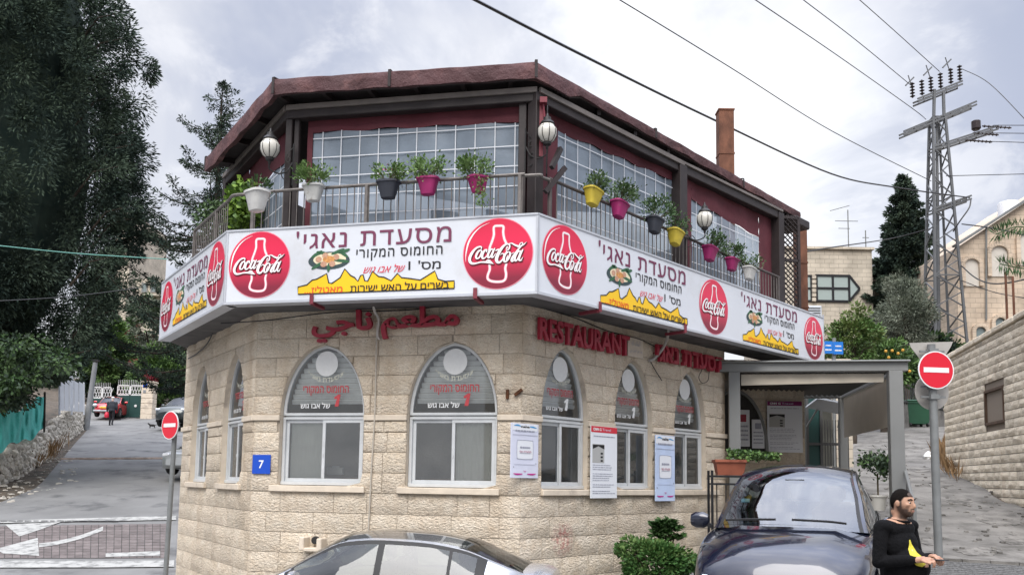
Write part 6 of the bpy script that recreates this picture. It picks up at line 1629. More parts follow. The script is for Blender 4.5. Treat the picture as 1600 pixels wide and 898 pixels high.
# houses across the street, behind the viewer (the photograph's panes mirror them)
for k, (x, y, w, h, lab) in enumerate(((-9, -21, 17, 8.5, 'cream stone apartment house across the street mirrored in the left panes'), (10.5, -24, 16, 10.5, 'taller cream apartment house across the street mirrored in the right panes'))):
    T = thing('apartment_house', lab, 'building', (x, y, -.6)); q = MB(); q.box((0, -3, h/2), (w, 6, h)); q.build('wall', MASH, T)
    for r_ in range(int(h/3)):
        for c_ in range(5): q = MB(); q.box((-w/2+w*(c_+.5)/5, .02, 1.7+r_*3), (1.5,.1,1.3)); f = q.build('window', MATS['pale gate frame'] if 'pale gate frame' in MATS else MPDK_, T); q = MB(); q.box((-w/2+w*(c_+.5)/5, .05, 1.7+r_*3), (1.3,.1,1.1)); q.build('pane', MFW, f)
        q = MB(); q.box((w*.1*(-1)**r_, .6, .75+r_*3), (4,1.2,.15)); q.build('balcony', MASH, T)
# ------------------------------------------------------------------ lattice pylon
Yp = 42; MSTEEL = mat('galvanised steel', (.15,.155,.16), .5, .4, var=.2, vscale=2); MINS = mat('brown insulator', (.035,.025,.025), .25)
pb = at(1486, 560, Yp); T = thing('power_pylon', 'tall galvanised lattice power pylon with cross arms and insulators', 'pylon', (pb.x, Yp, G(pb.x, Yp))); o = Vector(T.location)
def P_(px, py, dy=0): return at(px, py, Yp)+Vector((0, dy, 0))-o
TL, TR = P_(1458, 182), P_(1477, 182); BL, BR = P_(1461, 556), P_(1516, 556); dt, db = .55, 1.7
c = {(0,0): (BL, TL, 0), (1,0): (BR, TR, 0), (0,1): (BL+Vector((.15,db,0)), TL+Vector((.08,dt,0)), 1), (1,1): (BR+Vector((-.12,db,0)), TR+Vector((-.05,dt,0)), 1)}
for kx in c: q = MB(); q.bar(c[kx][0]-Vector((0,0,1.5)), c[kx][1], .11, .11); q.build('leg', MSTEEL, T)
n = 15
def lp(kx, f): return c[kx][0].lerp(c[kx][1], f)
for (ka, kb) in (((0,0),(1,0)), ((1,0),(1,1)), ((1,1),(0,1)), ((0,1),(0,0))):
    for i in range(n):
        f0, f1 = i/n, (i+1)/n
        a_, b_ = (ka, kb) if i % 2 else (kb, ka)
        q = MB(); q.bar(lp(a_, f0), lp(b_, f1), .055, .055); q.build('brace', MSTEEL, T)
for k in (0, 5, 10, 15):
    q = MB()
    for (ka, kb) in (((0,0),(1,0)), ((1,0),(1,1)), ((1,1),(0,1)), ((0,1),(0,0))): q.bar(lp(ka, k/n), lp(kb, k/n), .06, .06)
    q.build('collar', MSTEEL, T)
q = MB(); q.bar(P_(1459,182), P_(1460,140), .12, .12); q.bar(P_(1475,182), P_(1474,143), .12, .12); q.build('top_post', MSTEEL, T)
def arm(pts, w=.10, lace=True):
    q = MB(); A, B = P_(*pts[0]), P_(*pts[1])
    for dz in (-.16, .16): q.bar(A+Vector((0,0,dz*.5)), B+Vector((0,0,dz*.5)), w*.8, w*.8)
    for dz in (-.16, .16): q.bar(A+Vector((0,.5,dz*.5)), B+Vector((0,.5,dz*.5)), w*.8, w*.8)
    m = 8
    for i in range(m): q.bar(A.lerp(B, i/m)+Vector((0,0,.08 if i % 2 else -.08)), A.lerp(B, (i+1)/m)+Vector((0,.5,-.08 if i % 2 else .08)), .04, .04)
    q.build('cross_arm', MSTEEL, T)
arm(((1412,208),(1526,161))); arm(((1457,232),(1560,199))); arm(((1434,157),(1504,129))); arm(((1457,329),(1518,308)))
def insul(a, b, r=.10, n_=5, name='insulator'):
    a, b = Vector(a), Vector(b); q = MB(); q.tube([a, b], .04, 6)
    for i in range(n_):
        f = (i+.5)/n_; p = a.lerp(b, f); t = (b-a).normalized()*.04; q.tube([p-t, p, p+t], [r*.5, r, r*.5], 8)
    q.build(name, MINS, T)
for px, py in ((1426,137),(1441,133),(1455,128),(1470,122),(1486,115),(1500,110)):
    insul(P_(px, py+16), P_(px-1, py-8), .13)
for px, py in ((1421,128),(1449,112),(1479,100)): q = MB(); q.bar(P_(px-6, py+6), P_(px+7, py-7), .07, .07); q.tube([P_(px+5,py+12), P_(px-2,py-10)], .03, 4); q.build('switch_arm', MSTEEL, T)
q = MB(); p = P_(1525, 196); q.lathe([(.16,-.25),(.22,-.18),(.22,.2),(.14,.26)], 12, tuple(p)); q.build('canister', MINS, T)
for py, x0, x1 in ((200,1535,1580),(211,1520,1560),(222,1508,1550)): insul(P_(x0, py-3), P_(x1, py), .08, 7)
# dark streetlight post left by the pylon's own power box
q = MB(); q.tube([P_(1468,182,.3), P_(1480,560,.8)], [.07,.10], 8); q.build('inner_mast', MSTEEL, T)
# ------------------------------------------------------------------ overhead cables (each one a thing)
def cable(label, pts, r=.02, m=MBLACK):
    """pts: (px, py, depth)"""
    P = [at(*p) for p in pts]; o = P[0]; q = MB(); q.tube(catmull([tuple(p-o) for p in P], 8), r, 5); ob = q.build('overhead_cable', m, smooth=True); ob.location = o; ob['label'] = label; ob['category'] = 'cable'; ob['group'] = 'overhead cables'
cable('thick black twisted cable running from top centre to the pylon', [(700,-22,15),(742,0,15.8),(905,84,19),(1100,180,25),(1300,272,35),(1400,293,39),(1515,309,42)], .034)
cable('thin wire from the top edge down behind the thick cable to the pylon', [(940,-16,22),(968,0,23),(1140,105,28),(1300,205,35),(1455,283,42)], .018)
cable('leftmost of the three thin wires reaching the top of the pylon', [(1150,-20,25),(1180,0,26),(1310,88,33),(1426,170,41.5),(1447,187,42)], .018)
cable('middle of the three thin wires reaching the top of the pylon', [(1230,-20,28),(1255,0,29),(1340,65,35),(1424,134,41.5)], .018)
cable('rightmost of the three thin wires reaching the top of the pylon', [(1320,-20,31),(1343,0,32),(1405,55,37),(1468,112,41.5)], .018)
cable('wire looping from the pylon top down to the right edge', [(1503,108,42),(1545,130,41),(1600,185,40),(1640,230,40)], .018)
for k, (a, b, lab) in enumerate(((196,196,'upper'),(208,209,'middle'),(221,224,'lower'))): cable(lab+' of three parallel wires leaving the pylon arm to the right', [(1552-6*k,a,42),(1640,b,40)], .02)
cable('level wire crossing behind the pylon to the right edge', [(1478,275,42),(1640,271,40)], .02)
cable('sagging cable from the pylon past the arched niches', [(1503,350,42),(1560,358,36),(1650,380,30)], .03)
cable('sagging black cable below the arched niches', [(1502,415,42),(1528,436,38),(1565,443,35),(1650,425,30)], .03)
cable('lower thin cable across the pinkish building', [(1502,438,42),(1560,458,38),(1650,472,34)], .02)
cable('cable from the flue over the cream house roof', [(1240,397,20),(1290,388,26),(1395,372,40),(1460,355,42)], .022)
cable('slack black cable hanging on the pylon side', [(1517,312,41.8),(1514,325,41.6),(1500,345,41.7),(1489,362,41.9)], .035)
cable('pale green wire crossing in front of the cypress', [(-40,380,14),(0,384,14.1),(120,396,14.6),(262,405,15)], .009, mat('green wire', (.10,.30,.25), .5))
cable('dark thin wire in front of the lower cypress', [(-40,471,16),(0,470,16),(110,463,17),(222,449,18)], .009)
# ------------------------------------------------------------------ pergola beside the restaurant
MPERG = mat('grey powder coated aluminium', (.235,.24,.235), .45, .2, var=.08, vscale=2); MBLIND = mat('beige blind fabric', (.50,.45,.37), .8, var=.08, vscale=3)
MPDK = mat('dark louvre', (.06,.06,.06), .5)
PA = at(1140, 567, 14.6); zt = PA.z; PB = atz(1411, 565, zt); PA = Vector((PA.x, PA.y)); PB2 = Vector((PB.x, PB.y)); rz = ang(PA, PB2); PL = (PB2-PA).length
gp0 = G(PB2.x, PB2.y); zb_ = G(PA.x, PA.y)
T = thing('pergola', 'grey metal pergola with louvred roof and beige blinds beside the restaurant', 'pergola', (PA.x, PA.y, 0), rz)
print('pergola', PA, PB2, zt, gp0, zb_)
D = 4.2
def pb_(name, c, d, m=MPERG, b=.008, par=None): q = MB(); q.bbox(c, d, b); return q.build(name, m, par or T)
pb_('beam', (PL/2-.05, .07, zt-.075), (PL+.25, .16, .15)); pb_('beam', (PL/2, D, zt-.10), (PL, .16, .2))
pb_('beam', (.07, D/2+.07, zt-.11), (.14, D-.15, .2)); pb_('beam', (PL-.09, D/2+.07, zt-.11), (.14, D-.15, .2)); pb_('fascia_lip', (PL/2-.05, -.03, zt+.012), (PL+.3, .1, .03))
for x, y, w in ((.075, .07, .19), (PL-.12, .07, .22), (PL-.12, D, .16), (.08, D, .16)):
    g = G(PA.x+x*math.cos(rz)-y*math.sin(rz), PA.y+x*math.sin(rz)+y*math.cos(rz)); pb_('post', (x, y, (zt-.15+g-.1)/2), (w, w*.85, zt-.15-g+.1))
n = 24
for i in range(n):
    x = .2+(PL-.45)*i/(n-1); q = MB(); q.box((x, D/2+.05, zt-.13), (.12, D-.3, .02), Matrix.Rotation(.6, 3, 'Y')); q.build('louvre', MPDK, T)
# rolled blind on the front, side blind on the right, half lowered
q = MB(); nx = 14; q.grid([[(.2+(PL-.48)*i/nx, .12+.012*math.sin(i*2+j), z_+(.05*i/nx if j == 0 else 0)) for i in range(nx+1)] for j, z_ in enumerate((zt-.37, zt-.28, zt-.18))]); q.build('front_blind', MBLIND, T, smooth=True)
q = MB(); q.grid([[(PL-.14, .3+(D-.5)*i/8, z_) for i in range(9)] for z_ in (zt-1.05, zt-.22)]); q.build('side_blind', MBLIND, T)
# facade of the restaurant under the pergola
Yw = 17.4; MSHW = MATS['rear stone wall']; xa, xb = 3.4, at(1257, 660, Yw).x
q = MB(); q.box(((xa+xb)/2-B0.x, Yw+.15-B0.y, 2.4), (xb-xa, .3, 3.4)); sw = q.build('side_wall', MSTW, BLD)
rg = random.Random(8); z_ = .8
while z_ < 3.95:
    x = xa+.1-rg.uniform(0,.3)
    while x < xb:
        w = rg.uniform(.4,.7); a, b = max(x, xa), min(x+w, xb)
        if b-a > .08: q = MB(); rock(q, a+.004, b-.004, z_+.004, z_+.258, rg, .8); q.v = [(u-B0.x, v+Yw-.012-B0.y, w_) for u, v, w_ in q.v]; q.build('stone', MSTONE, sw, smooth=True)
        x += w
    z_ += .262
for y0_ in (14.77,):      # short return joining the side wall to the long wall
    q = MB(); q.box((3.55-B0.x, (14.9+17.4)/2-B0.y, 2.2), (.2, 2.5, 3.9)); q.build('side_wall', MSTW, BLD)
# arched notice niche and posters on it
o = Vector((0, Yw-.06, 0)); ax = at(1146, 660, Yw).x; aw = at(1196, 700, Yw).x-ax; az = at(1190, 705, Yw).z
pts = [(ax-.9, az)]+[(ax+aw*math.cos(t)-0*1, az+1.15*math.sin(t)) for t in [math.pi*.62-i*.12 for i in range(17)]]
pts = [(ax-.35, az)]+[(ax+aw*math.cos(t), az+1.2*math.sin(t)) for t in [1.9-i*(1.9)/14 for i in range(15)]]
T2 = thing('notice_niche', 'dark arched glazed niche with white framed notices under the pergola', 'window', (ax, Yw-.05, az))
q = MB(); q.prism([(u-ax, v-az) for u, v in pts], lambda u, v, d: (u, d, v), 0, .06); q.build('glazing', MDARK, T2)
q = MB()
for (u0, v0), (u1, v1) in zip(pts[1:], pts[2:]): q.bar((u0-ax, -.02, v0-az), (u1-ax, -.02, v1-az), .06, .1, up=(0,1,0))
q.build('arch_frame', MGREY, T2); q = MB(); q.bbox((.3, -.03, -.05), (1.1,.16,.08)); q.build('sill', MSMOOTH, T2)
def note(x0, x1, y0, y1, red, label):
    a, b = at(x0, y1, Yw-.1), at(x1, y0, Yw-.1); w, h = b.x-a.x, b.z-a.z; N_ = thing('notice', label, 'notice', ((a.x+b.x)/2, Yw-.1, a.z)); q = MB(); q.bbox((0, 0, h/2), (w, .02, h), .004); q.build('sheet', MPW, N_)
    q = MB(); q.box((0, -.012, h*.77), (w*.5,.002,h*.2)); q.build('picture', MRED2 if red else MPG, N_)
    for k in range(4): q = MB(); bars(q, 0, h*(.55-.12*k), w*.75, h*.05, -.0125, k); q.build('line_lettering', MPG, N_)
note(1150, 1171, 640, 697, True, 'white framed notice with a red picture in the dark niche'); note(1175, 1194, 655, 700, False, 'smaller white notice with dark pictures at the niche edge')
a, b = at(1199, 706, Yw-.05), at(1253, 627, Yw-.05); T3 = thing('poster', 'white article poster with magenta header on the shaded wall under the pergola', 'poster', ((a.x+b.x)/2, Yw-.02, a.z)); w, h = b.x-a.x, b.z-a.z
q = MB(); q.bbox((0,-.035,h/2), (w,.012,h), .003); q.build('board', MPW, T3); cnn(T3, w, h, mat('header magenta', (.20,.01,.10), .5))
# dark gate and little canopy in the gap behind
Yg2 = 19.5; a, b = at(1262, 722, Yg2), at(1322, 615, Yg2); T4 = thing('iron_gate', 'dark iron gate with bars in the shaded passage behind the pergola', 'gate', (a.x, Yg2, G(a.x, Yg2)-.1)); w = b.x-a.x; h = 2.3
q = MB()
for x in (0, w*.35, w): q.box((x, 0, h/2), (.06,.06,h))
for z_ in (.05, 1.2, h): q.box((w/2, 0, z_), (w,.05,.06))
q.build('gate_frame', MPDK, T4); q = MB(); q.box((w*.17, .02, h/2), (w*.3,.02,h)); q.build('sheet', MATS['dark green sheet'], T4)
for i in range(9): q = MB(); q.tube([(w*.38+i*w*.068, 0, .05), (w*.38+i*w*.068, 0, 1.75)], .012, 5); q.build('bar', MPDK, T4)
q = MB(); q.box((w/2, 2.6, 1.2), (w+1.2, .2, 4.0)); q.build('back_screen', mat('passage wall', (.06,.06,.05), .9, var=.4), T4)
T5 = thing('small_canopy', 'small pale tilted canopy above the dark gate', 'canopy', at(1298, 640, 18.9)); q = MB(); q.box((0,0,.08), (.85,.7,.04), Matrix.Rotation(.18, 3, 'Y') @ Matrix.Rotation(-.2, 3, 'X')); q.build('sheet', MWF, T5); q = MB(); q.bar((-.3,0,0), (-.4,.4,-.35), .03); q.bar((.3,0,0), (.3,.4,-.35), .03); q.build('strut', MGREY, T5)
# planter on a black stand
p = at(1152, 742, 13.6); T = thing('planter_box', 'terracotta trough planter with ivy on a black iron stand', 'planter', (p.x, 13.6, p.z), -.05); MTER = mat('terracotta plastic', (.34,.105,.06), .6, var=.2, vscale=6)
q = MB(); V = []
for z_, w, d in ((0,.62,.2),(.20,.72,.27),(.20,.78,.32),(.24,.78,.32),(.24,.72,.27),(.2,.70,.25)): V += [(-w/2,-d/2,z_),(w/2,-d/2,z_),(w/2,d/2,z_),(-w/2,d/2,z_)]
q.add([(a*.64-.12, b, c) for a, b, c in V], [(3,2,1,0)]+[(i*4+k, i*4+(k+1) % 4, i*4+4+(k+1) % 4, i*4+4+k) for i in range(5) for k in range(4)]+[(20,21,22,23)]); q.build('trough', MTER, T)
P = []; D = []
for k in range(700): x = RNG.uniform(-.15, .62); P.append((x, RNG.normal()*.09-.05, .24+RNG.random()*.12*(1.2-x*.6))); D.append((RNG.normal(), RNG.normal()-.3, RNG.normal()*.5+.3))
link('ivy', leaf_mesh('ivy', P, D, .06, [LG1, LG2], mi=(RNG.random(700) < .4), aspect=.8), T)
T = thing('iron_stand', 'black iron stand holding the terracotta planter against the wall end', 'stand', (p.x, 13.6, p.z-1.2), -.05); q = MB()
for x in (-.42, .42):
    for y in (-.16, .16): q = MB(); q.box((x, y, .62), (.035,.035,1.3)); q.build('leg', MBLACK, T)
for z_ in (1.18, 1.06): q = MB(); q.box((0, -.16, z_), (.84,.03,.03)); q.box((0, .16, z_), (.84,.03,.03)); q.build('rail', MBLACK, T)
for i in range(6): q = MB(); q.tube([(-.35+i*.14, -.16, .0), (-.35+i*.14, -.16, 1.06)], .009, 4); q.build('bar', MBLACK, T)
# potted shrub and rail by the pergola post
p = on_ground(1372, 800, 12.5); p = at(1372, 772, 14.6); T = thing('potted_shrub', 'dark leaved shrub in a pale pot behind the navy car', 'plant', (p.x, 14.6, p.z-.35)); q = MB(); q.lathe([(.10,.08),(.14,.30),(.155,.31),(.155,.34),(.12,.34)], 16); q.build('pot', mat('pale pot', (.55,.54,.50), .6), T, smooth=True)
P = []; D = []
for k in range(9):
    a = RNG.random()*6.28; c = (math.cos(a)*.16, math.sin(a)*.16, .55+RNG.random()*.45)
    for j in range(75): P.append(tuple(np.array(c)+RNG.normal(size=3)*.075)); D.append(tuple(RNG.normal(size=3)+np.array([0,0,.4])))
link('foliage', leaf_mesh('foliage', P, D, .085, [LG2, LC1], mi=(RNG.random(len(P)) < .5), aspect=.5), T); q = MB(); q.tube([(0,0,.3),(0,0,.7)], .015, 5); q.build('stems', LSTEM, T)
T = thing('iron_railing', 'dark iron handrail stepping down beside the pergola post', 'railing', (PB2.x+.15, PB2.y-1.0, G(PB2.x+.15, PB2.y-1)));
o = Vector(T.location); a, b = at(1411, 722, 14.6)-o, at(1429, 790, 12.6)-o
q = MB(); q.tube([a, b, b+Vector((0,0,-1.0))], .03, 7); q.build('handrail', MGREY, T)
for i in range(7): p = a.lerp(b, i/6); q = MB(); q.tube([p, p+Vector((0,0,-1.0))], .012, 5); q.build('bar', MPDK, T)
# bush at the foot of the wall
bp_ = (at(1020, 880, 11.9).x, 11.9); T = thing('round_bush', 'bright green low bush against the right wall by the navy car', 'bush', (*bp_, G(*bp_))); o = Vector(T.location)
cs = []; rs = []; ds = []
for k in range(150):
    g = RNG.normal(size=3); g /= np.linalg.norm(g); c = at(1022, 872, 11.9)-o; lb = 1+.22*math.sin(3*math.atan2(g[2], g[0])+.7)+.12*math.sin(7*g[0]); cs.append((c.x+g[0]*.42*lb, g[1]*.36, c.z+g[2]*.28*lb-.07)); rs.append((.10,.10,.08)); ds.append(tuple(g))
LB1 = leafmat('bush leaf', (.035,.10,.025), (.075,.16,.045)); crown(T, 'foliage', cs, rs, ds, 60, .055, [LB1, LG1], p=(.3,), aspect=.6, droop=.1)
q = MB()
for k in range(6): a = k; q.tube([(0,0,0), (.1*math.cos(a), .1*math.sin(a), .35), (.28*math.cos(a), .25*math.sin(a), (at(1022,860,11.9)-o).z)], .012, 4)
q.build('stems', LSTEM, T)
T = thing('shrub', 'taller shrub with whorled glossy leaves behind the bright green bush', 'shrub', (bp_[0]+.28, bp_[1]+.28, G(bp_[0]+.28, bp_[1]+.28))); o = Vector(T.location)
P = []; D = []
for k in range(26):
    c = at(RNG.uniform(1022, 1062), RNG.uniform(812, 850), 12.2)-o
    for j in range(26): a = j*2.4; P.append(tuple(c)); D.append((math.cos(a), math.sin(a), .25+RNG.normal()*.2))
link('foliage', leaf_mesh('foliage', P, D, .13, [LG2, LB1], mi=(RNG.random(len(P)) < .35), aspect=.32), T); q = MB()
for k in range(5): q.tube([(0,0,0), (.04*k-.1, 0, (at(1040,830,12.2)-o).z)], .012, 4)
q.build('stems', LSTEM, T)
# ------------------------------------------------------------------ traffic signs
MSRED = mat('sign red', (.62,.01,.03), .35); MSWH = mat('sign reflective white', (.75,.75,.76), .35); MSBK = mat('sign back grey', (.42,.40,.37), .5, .2, var=.15, vscale=4); MSPOLE = mat('grey green pole', (.22,.23,.23), .5, .25, var=.2, vscale=5)
def noentry(label, c, base, r, rz, pr, extra=False):
    T = thing('no_entry_sign', label, 'road sign', base); o = Vector(T.location); cc = Vector(c)-o
    top = at(1455, 538, base[1])-o if extra else cc+Vector((0,0,r*.6)); q = MB(); q.tube([(0,0,-.2), top], pr, 12); q.build('pole', MSPOLE, T, smooth=True)
    M_ = Matrix.Rotation(rz, 3, 'Z')
    def disc(name, r0, y, th, m, cz, par=None, n=40, r1=0): 
        q = MB(); F = [M_ @ Vector((r0*math.cos(2*math.pi*k/n), y, r0*math.sin(2*math.pi*k/n)))+cz for k in range(n)]; B = [M_ @ Vector((r0*math.cos(2*math.pi*k/n), y+th, r0*math.sin(2*math.pi*k/n)))+cz for k in range(n)]
        q.add(F+B, [tuple(range(n)), tuple(range(2*n-1, n-1, -1))]+[(k, k+n, (k+1) % n+n, (k+1) % n) for k in range(n)]); return q.build(name, m, par or T)
    d = disc('sign_plate', r, -.09, .012, MSWH, cc); disc('red_face', r*.94, -.0925, .003, MSRED, cc, d); q = MB(); q.box((0,0,0), (r*1.42,.003,r*.26)); q.v = [tuple(M_ @ (Vector(v)+Vector((0,-.094,0)))+cc) for v in q.v]; q.build('white_bar', MSWH, d)
    q = MB(); q.box((0,-.04,0), (.06,.07,.05)); q.v = [tuple(M_ @ Vector(v)+cc) for v in q.v]; q.build('clamp', MSPOLE, T)
    if extra:
        c2 = at(1457.5, 612, base[1]+.1)-o; disc('round_sign_back', .268, .02, .012, MSBK, c2)
        q = MB(); P = [at(*p, base[1]+.06)-o for p in ((1421,535.5),(1489,533.5),(1486,541),(1460,583),(1455,583),(1423,542))]; q.add(P+[p+Vector((0,.012,0)) for p in P], [(5,4,3,2,1,0),(6,7,8,9,10,11)]+[(k, (k+1) % 6, (k+1) % 6+6, k+6) for k in range(6)]); q.build('triangle_sign_back', MSBK, T)
        for z_ in (at(1455,549,base[1]).z, at(1457,604,base[1]).z, at(1457,620,base[1]).z): q = MB(); q.box((cc.x, .0, z_-o.z), (.36,.03,.03)); q.box((cc.x, -.01, z_-o.z), (.13,.13,.07)); q.build('bracket', MSPOLE, T)
p = on_ground(1467, 880, 9); Ys = p.y; print('sign base', p)
noentry('large no entry sign on a grey pole at the alley with two sign backs behind', at(1457, 579, Ys-.0), tuple(p), .285*Ys/12.9, .12, .057, True)
c = at(274, 664.5, 12.6); lb = at(258, 905, 12.6)
noentry('small no entry sign turned sideways on a thin pole at the left road', tuple(c), (lb.x, lb.y, lb.z), .205, -.62, .035)
# blue street name sign
Yn = 22; b_ = at(1303, 700, Yn); T = thing('street_name_sign', 'small blue street name sign on a grey pole above the pergola', 'street sign', (b_.x, Yn, G(b_.x, Yn))); o = Vector(T.location)
q = MB(); q.tube([(0,0,0), at(1303, 528, Yn)-o], .05, 8); q.build('pole', MSPOLE, T)
for x0, x1, y0, y1, rr_ in ((1287,1301,533,552,-.1),(1302,1317,534,553,.15)):
    a, b = at(x0, y1, Yn-.08)-o, at(x1, y0, Yn-.08)-o; q = MB(); q.box(((a.x+b.x)/2, -.08, (a.z+b.z)/2), (b.x-a.x, .02, b.z-a.z)); pl = q.build('name_plate', mat('street sign blue', (.01,.16,.55), .35), T)
    q = MB(); bars(q, (a.x+b.x)/2, a.z*.35+b.z*.65, (b.x-a.x)*.6, .04, -.095, 4); bars(q, (a.x+b.x)/2, a.z*.7+b.z*.3, (b.x-a.x)*.7, .04, -.095, 5); q.build('lettering', MSWH, pl)
# green bin and fence at the top of the alley
p = at(1431, 667, 35); T = thing('wheeled_bin', 'large green plastic waste bin at the top of the alley', 'bin', (p.x, 35, p.z)); MBIN = mat('bin green', (.02,.085,.045), .5, var=.15)
q = MB(); V = []
for z_, w, d in ((.12,.78,.6),(.95,.98,.8),(.95,1.04,.86),(1.0,1.04,.86)): V += [(-w/2,-d/2,z_),(w/2,-d/2,z_),(w/2,d/2,z_),(-w/2,d/2,z_)]
q.add(V, [(3,2,1,0)]+[(i*4+k, i*4+(k+1) % 4, i*4+4+(k+1) % 4, i*4+4+k) for i in range(3) for k in range(4)]+[(12,13,14,15)]); q.build('body', MBIN, T)
q = MB(); q.bbox((0,0,1.04), (1.08,.9,.08), .03); q.build('lid', MBIN, T)
for x in (-.35,.35):
    for y in (-.28,.28): q = MB(); q.lathe([(.0,-.03),(.08,-.03),(.08,.03),(0,.03)], 10); q.v = [(x+b, y+a, .08+c_) for a, c_, b in [(v[0], v[1], v[2]) for v in q.v]]; q.build('wheel', MBLACK, T)
a, b = at(1408, 630, 34), at(1475, 642, 38); T = thing('bar_fence', 'dark vertical bar fence above the alley behind the green bin', 'fence', (a.x, 34, a.z)); o = Vector(T.location); L_ = (b-a).length; n = 26
for z_ in (.1, 1.0): q = MB(); q.bar(a-o+Vector((0,0,z_)), b-o+Vector((0,0,z_)), .05); q.build('rail', MPDK, T)
for i in range(n): pp = (b-a)*(i/(n-1)); q = MB(); q.tube([pp+Vector((0,0,.0)), pp+Vector((0,0,1.1))], .018, 4); q.build('bar', MPDK, T)
q = MB(); q.box(((b-a)/2)+Vector((0,.25,-.7)), (L_, .3, 1.5), ang((0,0), (b.x-a.x, b.y-a.y))); q.build('plinth', MCONC, T)
# cobbled strip and kerb in front of the alley
p0, p1 = on_ground(1418, 884, 9), on_ground(1640, 893, 9); q0, q1 = Vector((p0.x-.5, p0.y-2.2, 0)), Vector((p1.x, p1.y-2.2, 0))
rows = []; q = MB(); rg = random.Random(2)
nu, nv = 46, 20
for j in range(nv):
    for i in range(nu):
        f, g = (i+.5*(j % 2))/nu, j/nv; x = (p0.x+(p1.x-p0.x)*f)*(1-g)+(q0.x+(q1.x-q0.x)*f)*g; y = (p0.y+(p1.y-p0.y)*f)*(1-g)+(q0.y+(q1.y-q0.y)*f)*g-.05
        q.box((x+rg.uniform(-.004,.004), y, G(x, y)+.045+rg.uniform(-.004,.006)), (.085,.095,.05), rg.uniform(-.08,.08), .85)
q.build('cobbles', mat('cobble', (.17,.17,.17), .85, var=.4, vscale=25, bump=.4, bscale=60), kind='stuff')
q = MB(); n = 5
for i in range(n):
    a = p0.lerp(p1, i/n); b = p0.lerp(p1, (i+1)/n-.006); c = MB(); c.bar((a.x, a.y+.05, G(a.x, a.y)+.05), (b.x, b.y+.05, G(b.x, b.y)+.05), .14, .12); c.build('kerb_stone', MCONC, kind='structure')
# broken edges and stones lying on the alley
MALS = mat('alley slab', (.22,.208,.19), .92, var=.35, vscale=2.5, bump=.8, bscale=14, bdist=.04, stain=((.08,.075,.068), 3, .5, .62))
for k, (px, py, w, h) in enumerate(((1560,812,75,26),(1585,845,50,22),(1530,866,70,14),(1440,735,45,10),(1500,785,50,12),(1455,850,30,14),(1590,820,30,10),(1430,700,40,7),(1395,690,40,6),(1350,700,40,8),(1470,760,40,10))):
    P = []; n = 13
    for i in range(n): a = 2*math.pi*i/n; r = .75+.35*rg.random(); g = on_ground(px+w/2*r*math.cos(a), py+h/2*r*math.sin(a), 8); P.append(Vector((g.x, g.y, G(g.x, g.y)+.038)))
    q = MB(); q.add(P+[v-Vector((0,0,.08)) for v in P], [tuple(range(n-1,-1,-1))]+[(i, (i+1) % n, (i+1) % n+n, i+n) for i in range(n)]); q.build('broken_slab', MALS, kind='structure')
q = MB()
for k in range(240):
    g = on_ground(RNG.uniform(1340,1600), RNG.uniform(690,870), 8); s = .015+.04*RNG.random(); q.lathe([(s,0),(s*.8,s*.5),(0,s*.6)], 5, (g.x, g.y, G(g.x, g.y)+.03))
q.build('loose_gravel', MALS, kind='stuff')
for k, (px, py) in enumerate(((1452,718),(1503,742))):
    g = on_ground(px, py, 8); T = thing('plastic_bag', ['crumpled white plastic bag on the alley left of the retaining wall', 'small white scrap at the foot of the retaining wall'][k], 'litter', g); q = MB(); q.lathe([(0,0),(.16,.02),(.2,.1),(.1,.2),(.04,.24)], 7); q.v = [(x+RNG.normal()*.03, y+RNG.normal()*.03, z_+RNG.normal()*.02) for x, y, z_ in q.v]; q.build('bag', MPAP, T)
# ------------------------------------------------------------------ left road: raised crossing of red pavers with worn paint
MPAV = mat('dark red paver', (.165,.14,.135), .85, var=.3, vscale=6, bump=.4, bscale=50, rnd=.22)
c0 = [onL(-30, 872), onL(262, 872)]; c1 = [onL(-30, 822), onL(262, 818)]
def lift(p, h): return Vector((p.x, p.y, G(p.x, p.y)+h))
PV = link('paved_crossing', None, kind='structure'); ob0 = drape('crossing_bed', ([g2(c0[0]), g2(c1[0])], [g2(c0[1]), g2(c1[1])]), mat('joint sand', (.045,.043,.042), .95), .018); ob0.parent = PV
nu, nv = 24, 12
for j in range(nv):
    for i in range(nu):
        f0, f1 = (i+.04)/nu, (i+.96)/nu; g0, g1 = (j+.05)/nv, (j+.95)/nv
        def pt(f, g): a = c0[0].lerp(c0[1], f); b = c1[0].lerp(c1[1], f); return lift(a.lerp(b, g), .0)
        q = MB(); V = [pt(f0,g0), pt(f1,g0), pt(f1,g1), pt(f0,g1)]; q.add([v+Vector((0,0,.028)) for v in V]+[v+Vector((0,0,.005)) for v in V], [(0,1,2,3),(0,4,5,1),(1,5,6,2),(2,6,7,3),(3,7,4,0)]); q.build('paver', MPAV, PV)
def paint(pts, name='road_marking'):
    P = [lift(onL(*p), .036) for p in pts]; n = len(P)
    c = sum(P, Vector())/n; q = MB(); out = []
    for i in range(n):
        a, b = P[i], P[(i+1) % n]; m = 10; out += [lift(a.lerp(b, k/m), .036) for k in range(m)]
    q.add(out+[lift(c, .036)], [(i, (i+1) % len(out), len(out)) for i in range(len(out))]); return q.build(name, MPAINT, kind='structure')
def strip(pa, pb, name='road_marking'):
    q = MB(); n = 24; rows = []
    for k in range(n+1):
        f = k/n; A = pa(f); B = pb(f); rows.append([lift(onL(*A), .038).lerp(lift(onL(*B), .038), t) for t in (0,.5,1)])
    q.grid(rows); return q.build(name, MPAINT, kind='structure')
strip(lambda f: (-20+292*f, 889.5-1*f), lambda f: (-20+292*f, 877+.5*f))
strip(lambda f: (165+85*f, 871-2*f), lambda f: (165+85*f, 865-3.5*f))
